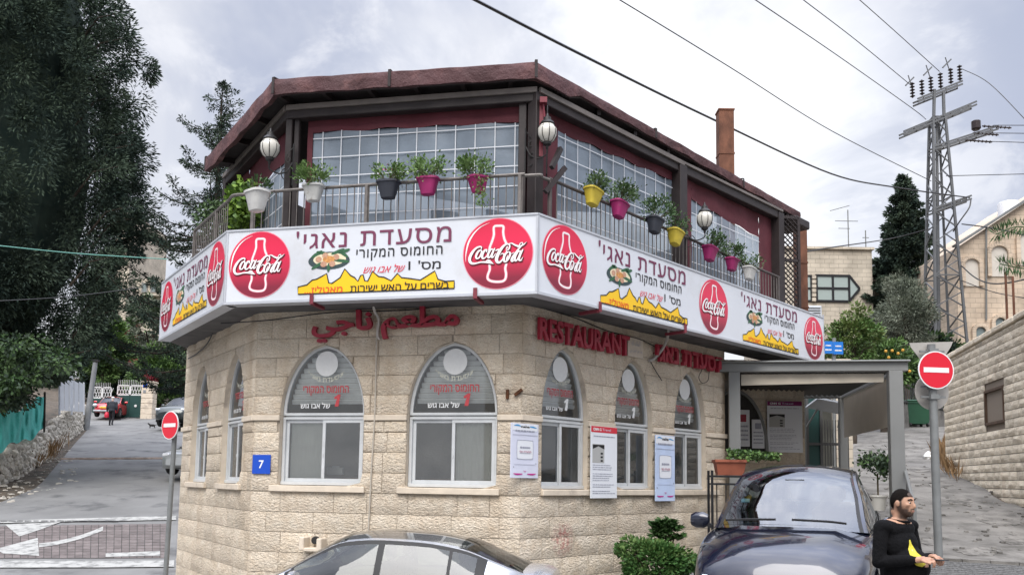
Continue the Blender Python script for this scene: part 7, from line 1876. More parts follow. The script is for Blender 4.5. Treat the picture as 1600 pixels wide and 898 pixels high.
strip(lambda f: (275-300*f, 813+5*f), lambda f: (275-300*f, 807+8*f))
paint([(8,820),(95,816),(62,828),(30,838)]); paint([(-8,858),(59,840),(61,869),(5,865)])
strip(lambda f: (61+100*f, 855-10*f-16*f*f), lambda f: (61+100*f, 849-9*f-17*f*f))
strip(lambda f: (-20+205*f, 815.5), lambda f: (-20+205*f, 814.2)).data.materials[0] = mat('tar joint', (.03,.03,.03), .8)
# cracked verge left of the road
q = MB()
for k in range(500):
    g = on_ground(RNG.uniform(-10,120), RNG.uniform(700,815), 15)
    if g.x > onL(59,760).x+.8 and g.y < 30: continue
    s = .03+.10*RNG.random()**3; q.lathe([(s,0),(s*.8,s*.4),(0,s*.5)], 6, (g.x, g.y, G(g.x, g.y)-.01))
q.build('verge_rubble', MATS['rubble stone'], kind='stuff')
# ------------------------------------------------------------------ cars
def interp_st(st, xs):
    """smooth interpolation of station rows (x first, descending or ascending)"""
    st = sorted(st); X = np.array([s[0] for s in st]); out = []
    A = np.array(st, float); n = len(st); m = np.zeros_like(A)
    for i in range(n):
        if 0 < i < n-1:
            d0 = (A[i]-A[i-1])/(X[i]-X[i-1]); d1 = (A[i+1]-A[i])/(X[i+1]-X[i]); s = np.where(d0*d1 > 0, 2*d0*d1/(d0+d1+1e-12), 0); m[i] = s
        else: m[i] = (A[1]-A[0])/(X[1]-X[0]) if i == 0 else (A[-1]-A[-2])/(X[-1]-X[-2])
    for x in xs:
        i = int(min(max(np.searchsorted(X, x)-1, 0), n-2)); h = X[i+1]-X[i]; t = (x-X[i])/h
        r = (2*t**3-3*t*t+1)*A[i]+(t**3-2*t*t+t)*h*m[i]+(-2*t**3+3*t*t)*A[i+1]+(t**3-t*t)*h*m[i+1]; r[0] = x; out.append(r)
    return out
def car_mats(tag, col, met=.6, rough=.25, tint=(.25,.28,.28)):
    paint = mat(tag+' car paint', col, rough, met, coat=1., var=.03, vscale=2)
    return dict(p=paint, g=glass(tag+' car glass', tint, gain=.8, base=.03), k=mat('car black trim', (.012,.012,.013), .6), r=mat('tyre rubber', (.02,.02,.02), .85), w=mat('alloy wheel', (.45,.46,.48), .3, .7), l=mat('lamp glass', (.6,.62,.65), .1, .2, coat=1.), t=mat('tail lamp red', (.35,.01,.015), .2, coat=1.), c=mat('chrome', (.6,.6,.62), .15, 1.), i=mat('car interior', (.03,.03,.032), .8), s=mat('tan seat', (.28,.15,.09), .7))
def make_car(name, label, loc, rz, M_, body, cab, marks, wheels, pitch=0., roofglass=False, opts=None, cat='car'):
    """body rows: x, half width, bottom z, shoulder z, top z.  cab rows: x, belt hw, belt z, rail hw, rail z, roof z.
       marks: x of windscreen base/top, rear glass top/base, and side window splits"""
    opts = opts or {}
    T = thing(name, label, cat, loc, rz)
    if pitch: T.rotation_euler = (0, -pitch, rz)
    x0, x1 = body[0][0], body[-1][0]
    if x0 > x1: x0, x1 = x1, x0
    xs = list(np.linspace(x0, x1, 61)); rows = interp_st(body, xs)
    prof = [(0,.0,0),(.80,0,0),(.93,.02,0),(.985,.10,0),(1.0,.35,0),(1.0,.62,0),(.992,.85,0),(.965,1.0,0),(.90,1.0,.28),(.78,1.0,.55),(.55,1.0,.83),(.28,1.0,.96),(0,1.0,1.0)]
    def ring(r):
        x, w, zb, zs, zt = r; o = []
        for f, g, t in prof: o.append((x, w*f, zb+(zs-zb)*g+(zt-zs)*t))
        return o
    q = MB(); G_ = []
    crease = opts.get('crease', 0)
    for r in rows:
        a = ring(r)
        if crease and r[0] > marks['ws0']-.1:
            k = min(1, (r[0]-marks['ws0']+.1)/.3)
            a = [(x, y, z_+(crease*k*math.exp(-((y/r[1]-.60)/.09)**2) if i > 7 else 0)-(crease*.6*k*math.exp(-((y/r[1]-.78)/.10)**2) if i > 7 else 0)) for i, (x, y, z_) in enumerate(a)]
        G_.append(a+[(x, -y, z_) for x, y, z_ in a[-2::-1]])
    # finer across for the bonnet
    q.grid(G_); q.add(G_[0], [tuple(range(len(G_[0])))]); q.add(G_[-1], [tuple(range(len(G_[-1])-1, -1, -1))])
    q.build('body', M_['p'], T, smooth=True)
    # cabin
    mk = marks; cx = sorted(set([round(v, 4) for v in list(np.linspace(mk['rg0'], mk['ws0'], 41))+[mk['ws1'], mk['rg1']]+[s for p in mk['side'] for s in p]])); cr = interp_st(cab, cx)
    bow = opts.get('bow', .16); bowr = opts.get('bowr', .10)
    def pt(r, v):
        x, wb, zb, wr, zr, zt = r
        if v <= 1:                       # side: belt to rail
            y = wb+(wr-wb)*(v**1.25); z_ = zb+(zr-zb)*v; 
        else:
            u = v-1; y = wr*(1-u); z_ = zr+(zt-zr)*(1-(1-u)**2.2)
        f = 0
        if x > mk['ws1']: f = bow*(1-(y/max(wb,.01))**2)*min(1, (x-mk['ws1'])/(mk['ws0']-mk['ws1']))
        if x < mk['rg1']: f = -bowr*(1-(y/max(wb,.01))**2)*min(1, (mk['rg1']-x)/(mk['rg1']-mk['rg0']))
        return (x+f, y, z_)
    vs = [0,.06,.2,.4,.6,.8,.9,1,1.05,1.10,1.2,1.35,1.55,1.78,2.0]
    full = [pt(r, v) for r in cr for v in vs]; nv = len(vs)
    regs = {}
    def put(key, quad): regs.setdefault(key, []).append(quad)
    for i in range(len(cx)-1):
        xm = (cx[i]+cx[i+1])/2
        for j in range(nv-1):
            vm = (vs[j]+vs[j+1])/2; a = full[i*nv+j]; b = full[(i+1)*nv+j]; c = full[(i+1)*nv+j+1]; d = full[i*nv+j+1]
            side = vm < 1; key = 'paint'
            if side:
                hit = [n for n, (s0, s1) in enumerate(mk['side']) if s0 < xm < s1]
                if .06 < vm < .9:
                    key = 'side%d' % hit[0] if hit else ('trim' if mk['side'][0][0]-.08 < xm < mk['side'][-1][1]+.08 else 'paint')
                elif vm < .06 or .9 < vm < 1: key = 'trim' if mk['side'][0][0]-.08 < xm < mk['side'][-1][1]+.06 else 'paint'
            else:
                if vm > 1.10:
                    if xm > mk['ws1']: key = 'windscreen'
                    elif xm < mk['rg1']: key = 'rear_window'
                    else: key = 'roof'
                elif vm > 1.05 and (xm > mk['ws1'] or xm < mk['rg1']): key = 'trim'
            put((key, 1), (d, c, b, a)); 
            m = lambda p: (p[0], -p[1], p[2])
            put((key if key in ('windscreen','rear_window','roof','paint','trim') else key, -1), (m(a), m(b), m(c), m(d)))
    names = {'paint':('pillars', 'p'), 'trim':('window_trim', 'k'), 'windscreen':('windscreen', 'g'), 'rear_window':('rear_window', 'g'), 'roof':('roof', 'R' if roofglass else 'p')}
    M_['R'] = mat('glass roof', (.10,.098,.095), .12, .0, coat=1., var=.5, vscale=2.5)
    merged = {}
    for (key, sd), qs in regs.items(): merged.setdefault(key if not key.startswith('side') else key+('l' if sd > 0 else 'r'), []).extend(qs)
    for key, qs in merged.items():
        q = MB(); idx = {}
        for quad in qs:
            f = []
            for p in quad:
                k = tuple(round(c, 4) for c in p)
                if k not in idx: idx[k] = len(q.v); q.v.append(p)
                if not f or f[-1] != idx[k]: f.append(idx[k])
            if f[0] == f[-1]: f.pop()
            if len(f) > 2: q.f.append(tuple(f)); q.mi.append(0)
        nm, mk_ = names.get(key, ('side_window', 'g')); ob = q.build(nm, M_[mk_], T, smooth=True)
    # inside: seats and dash
    zb = cr[len(cr)//2][2]
    if opts.get('inside', True):
        q = MB(); q.box((mk['ws0']-.35, 0, zb-.05), (.5,1.3,.18)); q.build('dashboard', M_['i'], T)
        for sx in (mk['ws1']-.35, mk['ws1']-1.25):
            for sy in (-.36, .36):
                q = MB(); q.bbox((sx-.1, sy, zb-.1), (.14,.46,.55), .05); q.bbox((sx-.14, sy, zb+.27), (.09,.26,.18), .04); q.build('seat', M_[opts.get('seat','i')], T)
        q = MB(); q.box(((mk['ws0']+mk['rg0'])/2, 0, zb-.35), (mk['ws0']-mk['rg0']-.3, 1.4, .04)); q.build('cabin_floor', M_['i'], T)
    for wx, wy, r in [(x, s, wheels[2]) for x in wheels[:2] for s in (1, -1)]:
        hw = wheels[3]*wy; q = MB(); n = 24
        V = []; F = []; pf = [(r*.62,.0),(r*.95,-.01),(r,-.04),(r,-.18),(r*.9,-.2)]
        for rr, dy in pf: V += [(wx+rr*math.cos(2*math.pi*k/n), (hw+.012*wy+dy*wy), r+rr*math.sin(2*math.pi*k/n)) for k in range(n)]
        F = [(i*n+k, (i+1)*n+k, (i+1)*n+(k+1) % n, i*n+(k+1) % n) for i in range(4) for k in range(n)]; q.add(V, F); w_ = q.build('wheel', M_['r'], T, smooth=True)
        q = MB(); q.add([(wx+r*.62*math.cos(2*math.pi*k/n), hw-.02*wy, r+r*.62*math.sin(2*math.pi*k/n)) for k in range(n)], [tuple(range(n))]); 
        for k in range(5): a = k*1.2566; q.bar((wx, hw+.005*wy, r), (wx+r*.6*math.cos(a), hw+.005*wy, r+r*.6*math.sin(a)), .05, .03, up=(0,1,0))
        q.build('rim', M_['w'], w_)
        q = MB(); q.add([(wx+(r+.045)*math.cos(math.pi*k/14), hw+.004*wy-.0*1, r+(r+.045)*math.sin(math.pi*k/14)) for k in range(15)]+[(wx-(r+.045), hw+.004*wy, .22), (wx+(r+.045), hw+.004*wy, .22)], [tuple(range(17))]); q.build('wheel_arch', M_['k'], T)
    return T, cr, rows
def mirror(T, x, y, z_, M_, s=1):
    for sd in (1, -1):
        q = MB(); q.lathe([(0,-.10),(.06,-.085),(.085,-.04),(.085,.04),(.06,.085),(0,.10)], 12); q.v = [(x+v[0]*.55*s-.0, sd*(y+.12+v[2]*1.05*s), z_+v[1]*.85*s) for v in q.v]; m = q.build('mirror', M_['p'], T, smooth=True)
        q = MB(); q.box((x-.05, sd*(y+.12), z_), (.006,.17,.11)); q.build('mirror_glass', M_['c'], m); q = MB(); q.bar((x, sd*(y-.02), z_-.06), (x, sd*(y+.06), z_-.03), .05, .04); q.build('mirror_arm', M_['k'], m)
# --- silver sedan in front of the wall, facing left
MSIL = car_mats('silver', (.60,.63,.70), .6, .25, (.24,.28,.25))
sed_body = [(-2.24,.55,.30,.66,.78),(-2.18,.76,.26,.90,1.02),(-2.0,.84,.2,.96,1.09),(-1.6,.885,.18,.96,1.08),(-.8,.905,.18,.93,1.00),(.2,.905,.18,.92,.98),(.95,.895,.18,.90,.97),(1.5,.88,.18,.83,.90),(1.95,.80,.2,.72,.78),(2.18,.66,.26,.60,.66),(2.25,.5,.32,.5,.56)]
sed_cab = [(-1.86,.74,1.0,.60,1.03,1.04),(-1.5,.79,.98,.595,1.15,1.20),(-1.08,.83,.965,.60,1.285,1.37),(-.6,.845,.95,.605,1.345,1.43),(-.1,.85,.94,.61,1.36,1.445),(.3,.85,.935,.61,1.33,1.415),(.62,.845,.93,.64,1.20,1.27),(.95,.83,.93,.72,1.02,1.06),(1.12,.80,.93,.78,.945,.965)]
SX, SY_ = -1.42, 10.0; rzs = R(172)
T, cr, _ = make_car('parked_car', 'silver saloon car parked along the restaurant wall facing left', (SX, SY_, -.32), rzs, MSIL, sed_body, sed_cab, dict(ws0=1.12, ws1=.30, rg1=-1.08, rg0=-1.86, side=[(-1.30,-1.02),(-.98,-.20),(-.12,.86)]), (1.36,-1.32,.32,.90), roofglass=True, opts=dict(bow=.14, bowr=.10))
T.scale = (.90, 1, 1); mirror(T, .78, .88, .98, MSIL)
q = MB(); q.box((-2.255,.0,.60), (.02,.5,.12)); q.build('number_plate', mat('plate yellow', (.65,.50,.05), .5), T)
for sd in (1,-1):
    q = MB(); q.bbox((-2.10, sd*.66, .84), (.22,.26,.13), .03); q.build('tail_lamp', MSIL['t'], T); q = MB(); q.bbox((2.02, sd*.60, .66), (.26,.26,.12), .03); q.build('headlight', MSIL['l'], T)
    q = MB()
    for a, b in ((0,1),): q.bar((-1.35, sd*.845, .955), (.98, sd*.86, .935), .012, .012)
    q.build('chrome_strip', MSIL['c'], T)
q = MB(); q.bbox((-1.55,0,1.02), (.18,1.1,.02)); q.build('parcel_shelf', MSIL['i'], T); q = MB(); q.box((-1.66,.2,1.10), (.05,.1,.02)); q.build('brake_light', MSIL['t'], T)
# --- navy SUV facing the camera
MNAV = car_mats('navy', (.007,.010,.026), .25, .2, (.40,.46,.46)); MNAV['g'] = glass('pale reflecting windscreen', (.34,.40,.40), gain=1.25, base=.08)
suv_body = [(-2.33,.60,.40,.85,1.02),(-2.27,.80,.34,.98,1.12),(-2.05,.90,.28,1.05,1.16),(-1.4,.945,.24,1.04,1.14),(-.4,.95,.24,1.02,1.10),(.5,.95,.24,1.01,1.10),(.95,.945,.24,1.00,1.115),(1.4,.93,.26,.955,1.085),(1.8,.90,.28,.89,1.04),(2.1,.85,.30,.80,.97),(2.28,.74,.34,.68,.86),(2.36,.60,.38,.58,.70)]
suv_cab = [(r[0], r[1], r[2], r[3]*(1.09 if r[0] < .7 else 1.04), r[4]+.015, r[5]) for r in [(-2.12,.74,1.08,.58,1.14,1.16),(-1.9,.80,1.06,.57,1.32,1.37),(-1.6,.845,1.05,.575,1.46,1.55),(-1.1,.875,1.04,.585,1.54,1.63),(-.5,.89,1.035,.60,1.575,1.665),(-.05,.89,1.03,.61,1.565,1.655),(.22,.885,1.03,.625,1.515,1.60),(.6,.875,1.03,.69,1.33,1.39),(.92,.86,1.035,.765,1.15,1.185),(1.10,.85,1.04,.80,1.035,1.08)]]
cpx = at(1232, 824, 9.35); rzn = R(-90-24)
fwd = Vector((math.cos(rzn), math.sin(rzn), 0)); NC = Vector((cpx.x, cpx.y, 0))-fwd*1.18; gz0 = cpx.z-1.06
T, cr, _ = make_car('parked_car', 'dark navy car facing the camera beside the pergola', (NC.x, NC.y, gz0-.06), rzn, MNAV, suv_body, suv_cab, dict(ws0=1.10, ws1=.22, rg1=-1.75, rg0=-2.12, side=[(-1.72,-1.02),(-.96,-.18),(-.10,.86)]), (1.42,-1.40,.36,.945), pitch=-.045, opts=dict(bow=.20, bowr=.06, crease=.012, seat='s'))
NAVY = T; T.scale = (1, .95, 1.09)
mirror(T, .80, .95, 1.10, MNAV, 1.15)
q = MB(); q.tube([(1.27,.62,1.145),(1.22,.45,1.155),(1.24,.05,1.165)], .012, 5); q.tube([(1.28,-.12,1.165),(1.24,-.4,1.155),(1.22,-.68,1.14)], .012, 5); q.build('wiper', MNAV['k'], T)
q = MB(); q.grid([[(1.18+.02*math.cos(i/6*math.pi-math.pi/2)+.12*(1-((i-6)/6)**2), (i-6)/6*.82, 1.088+.035*(1-((i-6)/6)**2)*.8) for i in range(13)], [(1.26+.12*(1-((i-6)/6)**2), (i-6)/6*.84, 1.095+.03*(1-((i-6)/6)**2)) for i in range(13)]]); q.build('cowl', MNAV['k'], T)
for sd in (1,-1):
    q = MB(); q.bbox((2.19, sd*.66, .68), (.24,.22,.10), .04); q.build('headlight', MNAV['l'], T)
    q = MB(); P = []
    pts = [(-1.8,.855,1.07),(-1.0,.905,1.05),(0,.915,1.045),(.9,.885,1.05)]; q.tube(catmull(pts, 4), .010, 5); pts = [(-1.8,.80,1.2),(-1.55,.62,1.49),(-1.0,.60,1.575),(-.3,.615,1.605),(.1,.63,1.575),(.5,.68,1.42),(.9,.80,1.15)]; q.tube(catmull(pts, 5), .010, 5); q.build('chrome_strip', MNAV['c'], T)
q = MB(); P = [(.42,-.13),(.40,.13),(.30,.10),(.28,0),(.30,-.10)]
q.box((.36,.0,1.50), (.14,.22,.05)); q.build('mirror_pod', MNAV['i'], T)
q = MB(); q.box((.58,-.56,1.30), (.01,.10,.05), Matrix.Rotation(-.8, 3, 'Y')); q.build('windscreen_sticker', mat('pale blue sticker', (.25,.55,.70), .5), T)
q = MB(); q.bbox((2.37,0,.62), (.03,.52,.12)); q.build('number_plate', MATS['plate yellow'], T)
q = MB(); q.bbox((2.33,0,.52), (.06,.42,.18), .05); q.build('grille', MNAV['k'], T)
# --- small red hatchback by the gate, dark SUV and pale car up the left road
MREDC = car_mats('red', (.50,.012,.02), .3, .25); MDRK = car_mats('charcoal', (.035,.045,.045), .5, .3); MPAL = car_mats('pale grey', (.42,.44,.45), .6, .3)
def scaled(rows, sx, sy, sz): return [tuple([r[0]*sx, r[1]*sy]+[v*sz for v in r[2:]]) for r in rows]
def scab(rows, sx, sy, sz): return [(r[0]*sx, r[1]*sy, r[2]*sz, r[3]*sy, r[4]*sz, r[5]*sz) for r in rows]
p = onL(158, 656); sx, sy, sz = .74, .80, .86
T, _, _ = make_car('parked_car', 'small red car parked in front of the gates, nose towards the camera', (p.x, p.y+1.6, G(p.x, p.y+1.6)), R(-90+8), MREDC, scaled(suv_body, sx, sy, sz), scab(suv_cab, sx, sy, sz), dict(ws0=1.10*sx, ws1=.22*sx, rg1=-1.75*sx, rg0=-2.12*sx, side=[(-1.5*sx,-.96*sx),(-.9*sx,.8*sx)]), (1.42*sx,-1.40*sx,.30,.945*sy))
for sd in (1,-1): q = MB(); q.bbox((1.72, sd*.60, .70), (.2,.26,.2), .06); q.build('headlight', MREDC['l'], T)
q = MB(); q.bbox((1.90,0,.34), (.06,1.3,.12), .03); q.build('bumper', MREDC['w'], T); q = MB(); q.bbox((1.90,0,.56), (.04,.5,.1)); q.build('number_plate', MATS['plate yellow'], T); mirror(T, .6, .83, 1.0, MREDC)
p = at(293, 668, 50); g = G(p.x, 50)
T, _, _ = make_car('parked_car', 'dark car parked on the left road beyond the restaurant corner', (p.x, 50, g), R(-90-3), MDRK, suv_body, suv_cab, dict(ws0=1.10, ws1=.22, rg1=-1.75, rg0=-2.12, side=[(-1.72,-1.02),(-.96,-.18),(-.10,.86)]), (1.42,-1.40,.36,.945))
for sd in (1,-1): q = MB(); q.bbox((2.12, sd*.68, .80), (.3,.28,.14), .04); q.build('headlight', MDRK['l'], T)
mirror(T, .80, .95, 1.10, MDRK); T.scale = (1.05, 1.05, 1.13)
p = onL(336, 742)
T, _, _ = make_car('parked_car', 'pale grey car mostly hidden behind the left wall of the restaurant', (p.x, p.y, G(p.x, p.y)), R(-90-12), MPAL, sed_body, sed_cab, dict(ws0=1.12, ws1=.30, rg1=-1.08, rg0=-1.86, side=[(-1.30,-1.02),(-.98,-.20),(-.12,.86)]), (1.36,-1.32,.32,.90))
for sd in (1,-1): q = MB(); q.bbox((2.02, sd*.60, .66), (.26,.26,.12), .03); q.build('headlight', MPAL['l'], T)
# ------------------------------------------------------------------ people: one continuous surface grown from overlapping volumes
def ell(mb, c, r, rot=None, n=14, m=9):
    V = []; F = []
    for i in range(m+1):
        t = math.pi*i/m
        for k in range(n):
            a = 2*math.pi*k/n; p = Vector((r[0]*math.sin(t)*math.cos(a), r[1]*math.sin(t)*math.sin(a), -r[2]*math.cos(t)))
            if rot is not None: p = rot @ p
            V.append(p+Vector(c))
    for i in range(m):
        for k in range(n): F.append((i*n+k, i*n+(k+1) % n, (i+1)*n+(k+1) % n, (i+1)*n+k))
    mb.add(V, F)
def limb(mb, pts, rs, n=12):
    P = []; Rr = []
    for i in range(len(pts)-1):
        for k in range(5): f = k/5; P.append(Vector(pts[i]).lerp(Vector(pts[i+1]), f)); Rr.append(rs[i]+(rs[i+1]-rs[i])*f)
    P.append(Vector(pts[-1])); Rr.append(rs[-1]); mb.tube(P, Rr, n)
    for p, r in zip(pts, rs): ell(mb, p, (r, r, r), n=10, m=7)
def fuse(mb, voxel, smooth=6):
    me = mb.mesh('tmp', MBLACK); ob = bpy.data.objects.new('tmp', me); TSC.collection.objects.link(ob)
    r = ob.modifiers.new('r', 'REMESH'); r.mode = 'VOXEL'; r.voxel_size = voxel; s = ob.modifiers.new('s', 'SMOOTH'); s.iterations = smooth; s.factor = .5
    dg = tdg(); out = bpy.data.meshes.new_from_object(ob.evaluated_get(dg)); bpy.data.objects.remove(ob); return out
def paint_body(me, mats, fn):
    me.materials.clear()
    for m in mats: me.materials.append(m)
    for p in me.polygons: p.material_index = fn(p.center, p.normal); p.use_smooth = True
MSKIN = mat('skin', (.42,.23,.155), .55, var=.12, vscale=20); MBLKC = mat('black sweatshirt', (.004,.004,.005), .9, var=.2, vscale=6, bump=.55, bscale=5, bdist=.07, spec=.2); MHAIR = mat('dark hair', (.010,.008,.007), .95, spec=.08, bump=1., bscale=160, bdist=.012); MBEARD = mat('short beard', (.07,.042,.032), .8, var=.5, vscale=60); MJEAN = mat('dark jeans', (.02,.025,.04), .9)
MFACE = mat('skin with beard', (.44,.25,.165), .55, var=.10, vscale=25)
_t = MFACE.node_tree; _b = _t.nodes['Principled BSDF']; _src = _b.inputs['Base Color'].links[0].from_socket; _a = _t.nodes.new('ShaderNodeAttribute'); _a.attribute_name = 'beard'; _m = _t.nodes.new('ShaderNodeMix'); _m.data_type = 'RGBA'
_nz = _t.nodes.new('ShaderNodeTexNoise'); _nz.inputs["Scale"].default_value = 300; _k = _t.nodes.new('ShaderNodeMath'); _k.operation = 'MULTIPLY'; _r = _t.nodes.new('ShaderNodeMapRange'); _r.inputs[1].default_value = .3; _r.inputs[2].default_value = .6; _r.inputs[3].default_value = .82
_t.links.new(_nz.outputs[0], _r.inputs[0]); _t.links.new(_a.outputs['Fac'], _k.inputs[0]); _t.links.new(_r.outputs[0], _k.inputs[1]); _t.links.new(_k.outputs[0], _m.inputs[0]); _t.links.new(_src, _m.inputs[6]); _m.inputs[7].default_value = (.035,.022,.017,1); _t.links.new(_m.outputs[2], _b.inputs['Base Color'])
# standing man: local frame, facing +x, z up, feet at 0, height 1.75
mp = at(1404, 800, 7.55); T = thing('person', 'man in a black sweatshirt with yellow print holding a phone beside the navy car', 'person', (mp.x, mp.y, G(mp.x, mp.y)), 0); zc = at(1413, 765, 7.55).z-T.location.z; S_ = zc/1.755
print('man', T.location, zc)
b = MB()
ell(b, (.0,0,1.06), (.155,.19,.16)); ell(b, (.06,0,1.11), (.185,.195,.18)); ell(b, (.0,0,1.28), (.135,.195,.17)); ell(b, (-.02,0,1.42), (.12,.20,.10)); ell(b, (-.01,0,.95), (.15,.185,.14))
limb(b, [(-.02,0,1.42),(.005,0,1.50),(.02,0,1.56)], [.075,.058,.056])
for sy in (1, -1): limb(b, [(0,sy*.09,.92),(.02,sy*.10,.50),(-.01,sy*.10,.10)], [.095,.062,.045]); ell(b, (.06,sy*.10,.045), (.13,.05,.045)); ell(b, (-.02,sy*.20,1.445), (.075,.07,.06))
# arms: both bent forward, hands meeting over the belly, right arm (towards camera, -y)
limb(b, [(-.03,-.215,1.43),(-.03,-.265,1.15),(.19,-.17,1.18)], [.062,.056,.043]); limb(b, [(-.03,.215,1.43),(.0,.265,1.15),(.21,.11,1.19)], [.062,.056,.043])
limb(b, [(.19,-.17,1.18),(.245,-.12,1.185)], [.03,.028]); limb(b, [(.21,.11,1.19),(.265,.04,1.20)], [.03,.028])
# head
hc = Vector((.045,0,1.645)); ell(b, hc, (.090,.076,.114), n=20, m=14); ell(b, hc+Vector((.035,0,-.055)), (.054,.056,.066), n=16, m=10); ell(b, hc+Vector((.050,0,-.092)), (.034,.036,.028)); ell(b, hc+Vector((-.02,0,.02)), (.092,.078,.095))
for i in range(5): f = i/4; ell(b, hc+Vector((.084+.016*f, 0, .012-.042*f)), (.012+.004*f,.009+.006*f,.013)); 
ell(b, hc+Vector((.078,0,.028)), (.014,.042,.012)); ell(b, hc+Vector((.086,0,-.062)), (.012,.022,.007)); ell(b, hc+Vector((.083,0,-.075)), (.012,.019,.007)); ell(b, hc+Vector((-.055,0,-.07)), (.055,.055,.06))
for sy in (1,-1): ell(b, hc+Vector((-.008,sy*.079,-.005)), (.020,.010,.031), Matrix.Rotation(.2, 3, 'Y')); ell(b, hc+Vector((.06,sy*.045,-.015)), (.025,.02,.018))
me = fuse(b, .0085, 5)
HX = lambda c: (c-hc)
def reg(c, n):
    if c.z < .93: return 3
    if c.x > .235 and c.z < 1.28 and c.z > 1.12: return 1
    h = c-hc
    if c.z > 1.47 and h.length < .2:
        beardy = (h.z < -.045 and h.x > -.02 and h.z > -.125) or (h.z < -.02 and -.02 < h.x < .035 and abs(h.y) > .055)
        if beardy and not (abs(h.y) < .02 and h.x > .085 and -.082 < h.z < -.056): return 2
        return 1
    return 0 if c.z < 1.475 or (c.z < 1.53 and math.hypot(c.x-.005, c.y) > .082) else 1
def beard_mask(me):
    at_ = me.color_attributes.new('beard', 'FLOAT_COLOR', 'POINT')
    for i, v in enumerate(me.vertices):
        h = v.co-hc; s = lambda a, b, x: max(0., min(1., (x-a)/(b-a)))
        jaw = max(s(-.062, -.075, h.z), s(-.040, -.050, h.z)*s(.075, .083, h.x), s(-.025,-.055,h.z)*s(.03,.045,abs(h.y)))*s(-.150, -.130, h.z)*s(-.035, .0, h.x); side_ = s(-.0, -.035, h.z)*s(-.03, -.01, h.x)*s(.05, .02, h.x)*s(.045, .06, abs(h.y))*s(-.12,-.10,h.z)
        lip = s(.026, .018, abs(h.y))*s(.070, .08, h.x)*s(-.084, -.079, h.z)*s(-.056, -.061, h.z); line = float(np.interp(h.x, [-.12,-.055,-.040,-.014,-.004,.014,.030,.042,.052,.1], [-.062,-.052,.008,.008,-.030,.0,.028,.054,.058,.060])); hr = s(line-.012, line+.006, h.z); hr = max(hr, s(-.045,-.03,h.z)*s(.045,.055,abs(h.y))*s(-.02,-.008,h.x)*s(.032,.02,h.x)); k = max(max(jaw, side_)*(1-.8*lip), min(1.0, hr*1.6))*(0 if abs(h.y) > .079 and h.x < .03 and -.045 < h.z < .03 else 1); at_.data[i].color = (k, k, k, 1)
paint_body(me, [MBLKC, MFACE, MFACE, MJEAN], reg); beard_mask(me); body = link('body', me, T)
q = MB(); q.tube([(.004+.080*math.cos(a*.349), .084*math.sin(a*.349), 1.497+.012*math.cos(a*.349)*-1) for a in range(18)], .012, 6, closed=True); q.build('collar', MBLKC, T, smooth=True)
# short cropped hair
hb = MB(); n, m = 26, 14; V = []
for i in range(m+1):
    t = math.pi*.5*i/m*1.5
    for k in range(n):
        a = 2*math.pi*k/n; rad = 1.0; x, y, z_ = math.sin(t)*math.cos(a), math.sin(t)*math.sin(a), math.cos(t); zf = z_
        lim = float(np.interp(x, [-1,-.42,-.28,.0,.09,.28,.45,.56,.66,1], [-.58,-.48,.0,.0,-.32,-.08,.18,.42,.42,.43]))
        lim_ = .46-.10*math.sin(a*9)*.2 if x > .50 else (.50-(.50-x)/.5*.52 if x > 0 else -.02-.42*min(1, -x/.35))
        zf = max(z_, lim) if i < m else lim
        V.append(hc+Vector((-.014,0,.012))+Vector((x*.096, y*.081, zf*.110))*1.0)
hb.add(V, [(i*n+k, (i+1)*n+k, (i+1)*n+(k+1) % n, i*n+(k+1) % n) for i in range(m) for k in range(n)]); hb.build('hair', MHAIR, T, smooth=True)
for sy in (1,-1):
    q = MB(); ell(q, hc+Vector((.0745,sy*.031,.004)), (.010,.012,.006)); e = q.build('eye', mat('eye white', (.5,.48,.45), .3), T, smooth=True); q = MB(); ell(q, hc+Vector((.0825,sy*.031,.003)), (.004,.006,.006)); q.build('iris', MBLACK, e, smooth=True)
    q = MB(); q.tube([hc+Vector((.088,sy*.012,.026)), hc+Vector((.088,sy*.030,.032)), hc+Vector((.072,sy*.052,.027))], [.005,.0065,.004], 6); q.build('eyebrow', MHAIR, T, smooth=True)
q = MB(); q.tube([hc+Vector((.088,-.020,-.069)), hc+Vector((.094,0,-.067)), hc+Vector((.088,.020,-.069))], .0028, 5); q.build('mouth', mat('lips', (.28,.10,.085), .5), T, smooth=True)
# hands with five fingers each, holding a phone
def hand(c, fwd_, up_, side_, curl, name='hand'):
    q = MB(); c = Vector(c); f = Vector(fwd_).normalized(); s = Vector(side_).normalized(); u = f.cross(s).normalized()
    if u.dot(Vector(up_)) < 0: u = -u
    Mx = Matrix((f, s, u)).transposed(); ell(q, c+f*.04, (.048,.040,.016), Mx); limb(q, [c-f*.02, c+f*.02], [.026,.028], 8)
    for k, (L_, o_) in enumerate(((.070,-.030),(.080,-.010),(.075,.010),(.058,.029))):
        a = c+f*.075+s*o_; p1 = a+f*L_*.42*math.cos(curl)-u*L_*.42*math.sin(curl); p2 = p1+f*L_*.32*math.cos(curl*2)-u*L_*.32*math.sin(curl*2); p3 = p2+f*L_*.26*math.cos(curl*2.8)-u*L_*.26*math.sin(curl*2.8)
        limb(q, [a-f*.02, p1, p2, p3], [.0095,.009,.0082,.007], 8)
    a = c+f*.02-s*.03; limb(q, [a, a+f*.03-s*.022-u*.008, a+f*.058-s*.016-u*.022], [.013,.011,.009], 8)
    me = fuse(q, .0042, 3)
    for p in me.polygons: p.use_smooth = True
    me.materials.clear(); me.materials.append(MSKIN); return link(name, me, T)
hand((.252,-.115,1.186), (1,.35,.12), (0,0,1), (-.25,1,.3), .75); hand((.272,.032,1.202), (1,-.45,.05), (0,0,1), (-.4,-1,.2), .8)
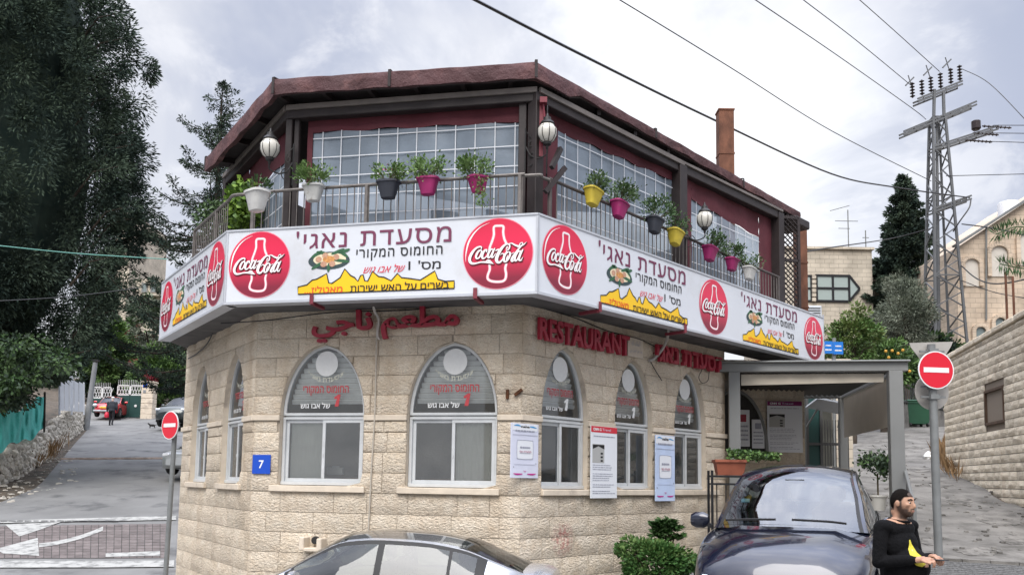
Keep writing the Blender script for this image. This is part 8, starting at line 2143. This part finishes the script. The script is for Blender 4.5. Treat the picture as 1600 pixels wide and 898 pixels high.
T.rotation_euler = (0, 0, R(-54)); T.scale = (S_*1.0, S_*1.04, S_)
ph = thing('mobile_phone', 'dark mobile phone in the hands of the man in black', 'phone', T.location+Matrix.Rotation(R(-54), 3, 'Z') @ (Vector((.355,-.035,1.19))*S_), R(-54)); q = MB(); q.bbox((0,0,0), (.145,.072,.009), .004); q.build('case', MBLACK, ph)
# yellow print on the chest, laid over the sweatshirt
MYP = mat('yellow textile print', (.55,.48,.05), .8, stain=((.75,.75,.7), 14, .60, .66))
def project(uv):      # (y, z) on the front of the torso, from the same ellipsoids
    y, z_ = uv; best = 0
    for (c, r) in (((.0,0,1.06),(.155,.19,.16)),((.06,0,1.11),(.185,.195,.18)),((0,0,1.28),(.135,.195,.17)),((-.02,0,1.40),(.115,.185,.10))):
        k = 1-(y/r[1])**2-((z_-c[2])/r[2])**2
        if k > 0: best = max(best, c[0]+r[0]*math.sqrt(k))
    return best
q = MB(); P = [(a*.85-.02, 1.22+(b_-1.22)*.85) for a, b_ in [(-.035,1.36),(-.05,1.36),(-.06,1.32),(-.075,1.27),(-.115,1.22),(-.13,1.16),(-.115,1.12),(-.06,1.105),(-.01,1.13),(.0,1.18),(-.04,1.24),(-.03,1.32)]]
c0_ = (-.07,1.20); V = []; nn_ = len(P); RI = 6
for j in range(RI+1):
    for (a, b_) in P: f = j/RI; y, z_ = c0_[0]+(a-c0_[0])*f, c0_[1]+(b_-c0_[1])*f; V.append((project((y, z_))+.006, y, z_))
q.add(V, [(j*nn_+k, j*nn_+(k+1) % nn_, (j+1)*nn_+(k+1) % nn_, (j+1)*nn_+k) for j in range(RI) for k in range(nn_)]); q.build('chest_print', MYP, T, smooth=True)
# walking old man up the road, seen from behind
p = onL(173.5, 664); T = thing('person', 'man in a dark jacket with white cap walking uphill carrying a red bag', 'person', (p.x, p.y, G(p.x, p.y)), R(100)); b = MB()
ell(b, (0,0,1.12), (.15,.22,.28)); ell(b, (.02,0,1.32), (.13,.23,.16)); ell(b, (-.01,0,.92), (.15,.19,.15)); limb(b, [(.02,0,1.4),(.06,0,1.5)], [.07,.06]); ell(b, (.08,0,1.60), (.10,.08,.115))
limb(b, [(0,.09,.9),(.10,.10,.48),(.05,.10,.08)], [.10,.07,.05]); limb(b, [(0,-.09,.9),(-.02,-.10,.48),(-.18,-.10,.12)], [.10,.07,.05]); ell(b, (.10,.10,.04), (.13,.05,.04)); ell(b, (-.14,-.10,.07), (.12,.05,.04))
limb(b, [(.0,.24,1.38),(-.03,.28,1.08),(.06,.27,.84)], [.065,.055,.045]); limb(b, [(0,-.24,1.38),(.0,-.28,1.08),(.12,-.24,.86)], [.065,.055,.045])
me = fuse(b, .022, 4); paint_body(me, [mat('dark grey jacket', (.03,.035,.045), .9), MSKIN, mat('black trousers', (.012,.012,.016), .9)], lambda c, n: 1 if c.z > 1.47 else (2 if c.z < .86 and abs(c.y) < .2 else 0)); link('body', me, T)
q = MB(); ell(q, (.07,0,1.665), (.105,.09,.07)); q.build('cap', MPAP, T, smooth=True); q = MB(); ell(q, (.055,0,1.55), (.07,.07,.05)); q.build('scarf', MPAP, T, smooth=True)
bg_ = thing('shopping_bag', 'small red bag carried by the walking man', 'bag', tuple(T.location+Matrix.Rotation(R(100), 3, 'Z') @ Vector((.08,.28,.45)))); q = MB(); q.lathe([(.0,0),(.13,.03),(.16,.18),(.10,.32),(.02,.38)], 10); q.build('sack', mat('red plastic', (.55,.02,.05), .5), bg_, smooth=True)
# small dark animal by the dark car
p = on_ground(238, 669, 30); T = thing('cat', 'small dark cat walking beside the dark parked car', 'cat', p, R(200)); b = MB()
ell(b, (0,0,.22), (.20,.075,.085)); ell(b, (.14,0,.23), (.09,.07,.085)); limb(b, [(.18,0,.26),(.24,0,.31)], [.05,.045]); ell(b, (.27,0,.34), (.058,.05,.048)); ell(b, (.32,0,.325), (.025,.022,.02)); ell(b, (.26,.03,.385), (.012,.01,.022)); ell(b, (.26,-.03,.385), (.012,.01,.022))
for x, y, f in ((.15,.045,.05),(.15,-.045,-.03),(-.14,.05,-.05),(-.14,-.05,.04)): limb(b, [(x,y,.2),(x+f*.4,y,.1),(x+f,y,.015)], [.035,.022,.017], 8)
limb(b, [(-.18,0,.25),(-.28,0,.28),(-.36,0,.38)], [.022,.018,.014], 8); me = fuse(b, .014, 3); me.materials.clear(); me.materials.append(mat('dark fur', (.02,.018,.016), .9)); link('body', me, T); T.scale = (.8,.8,.8)
bpy.data.scenes.remove(TSC)
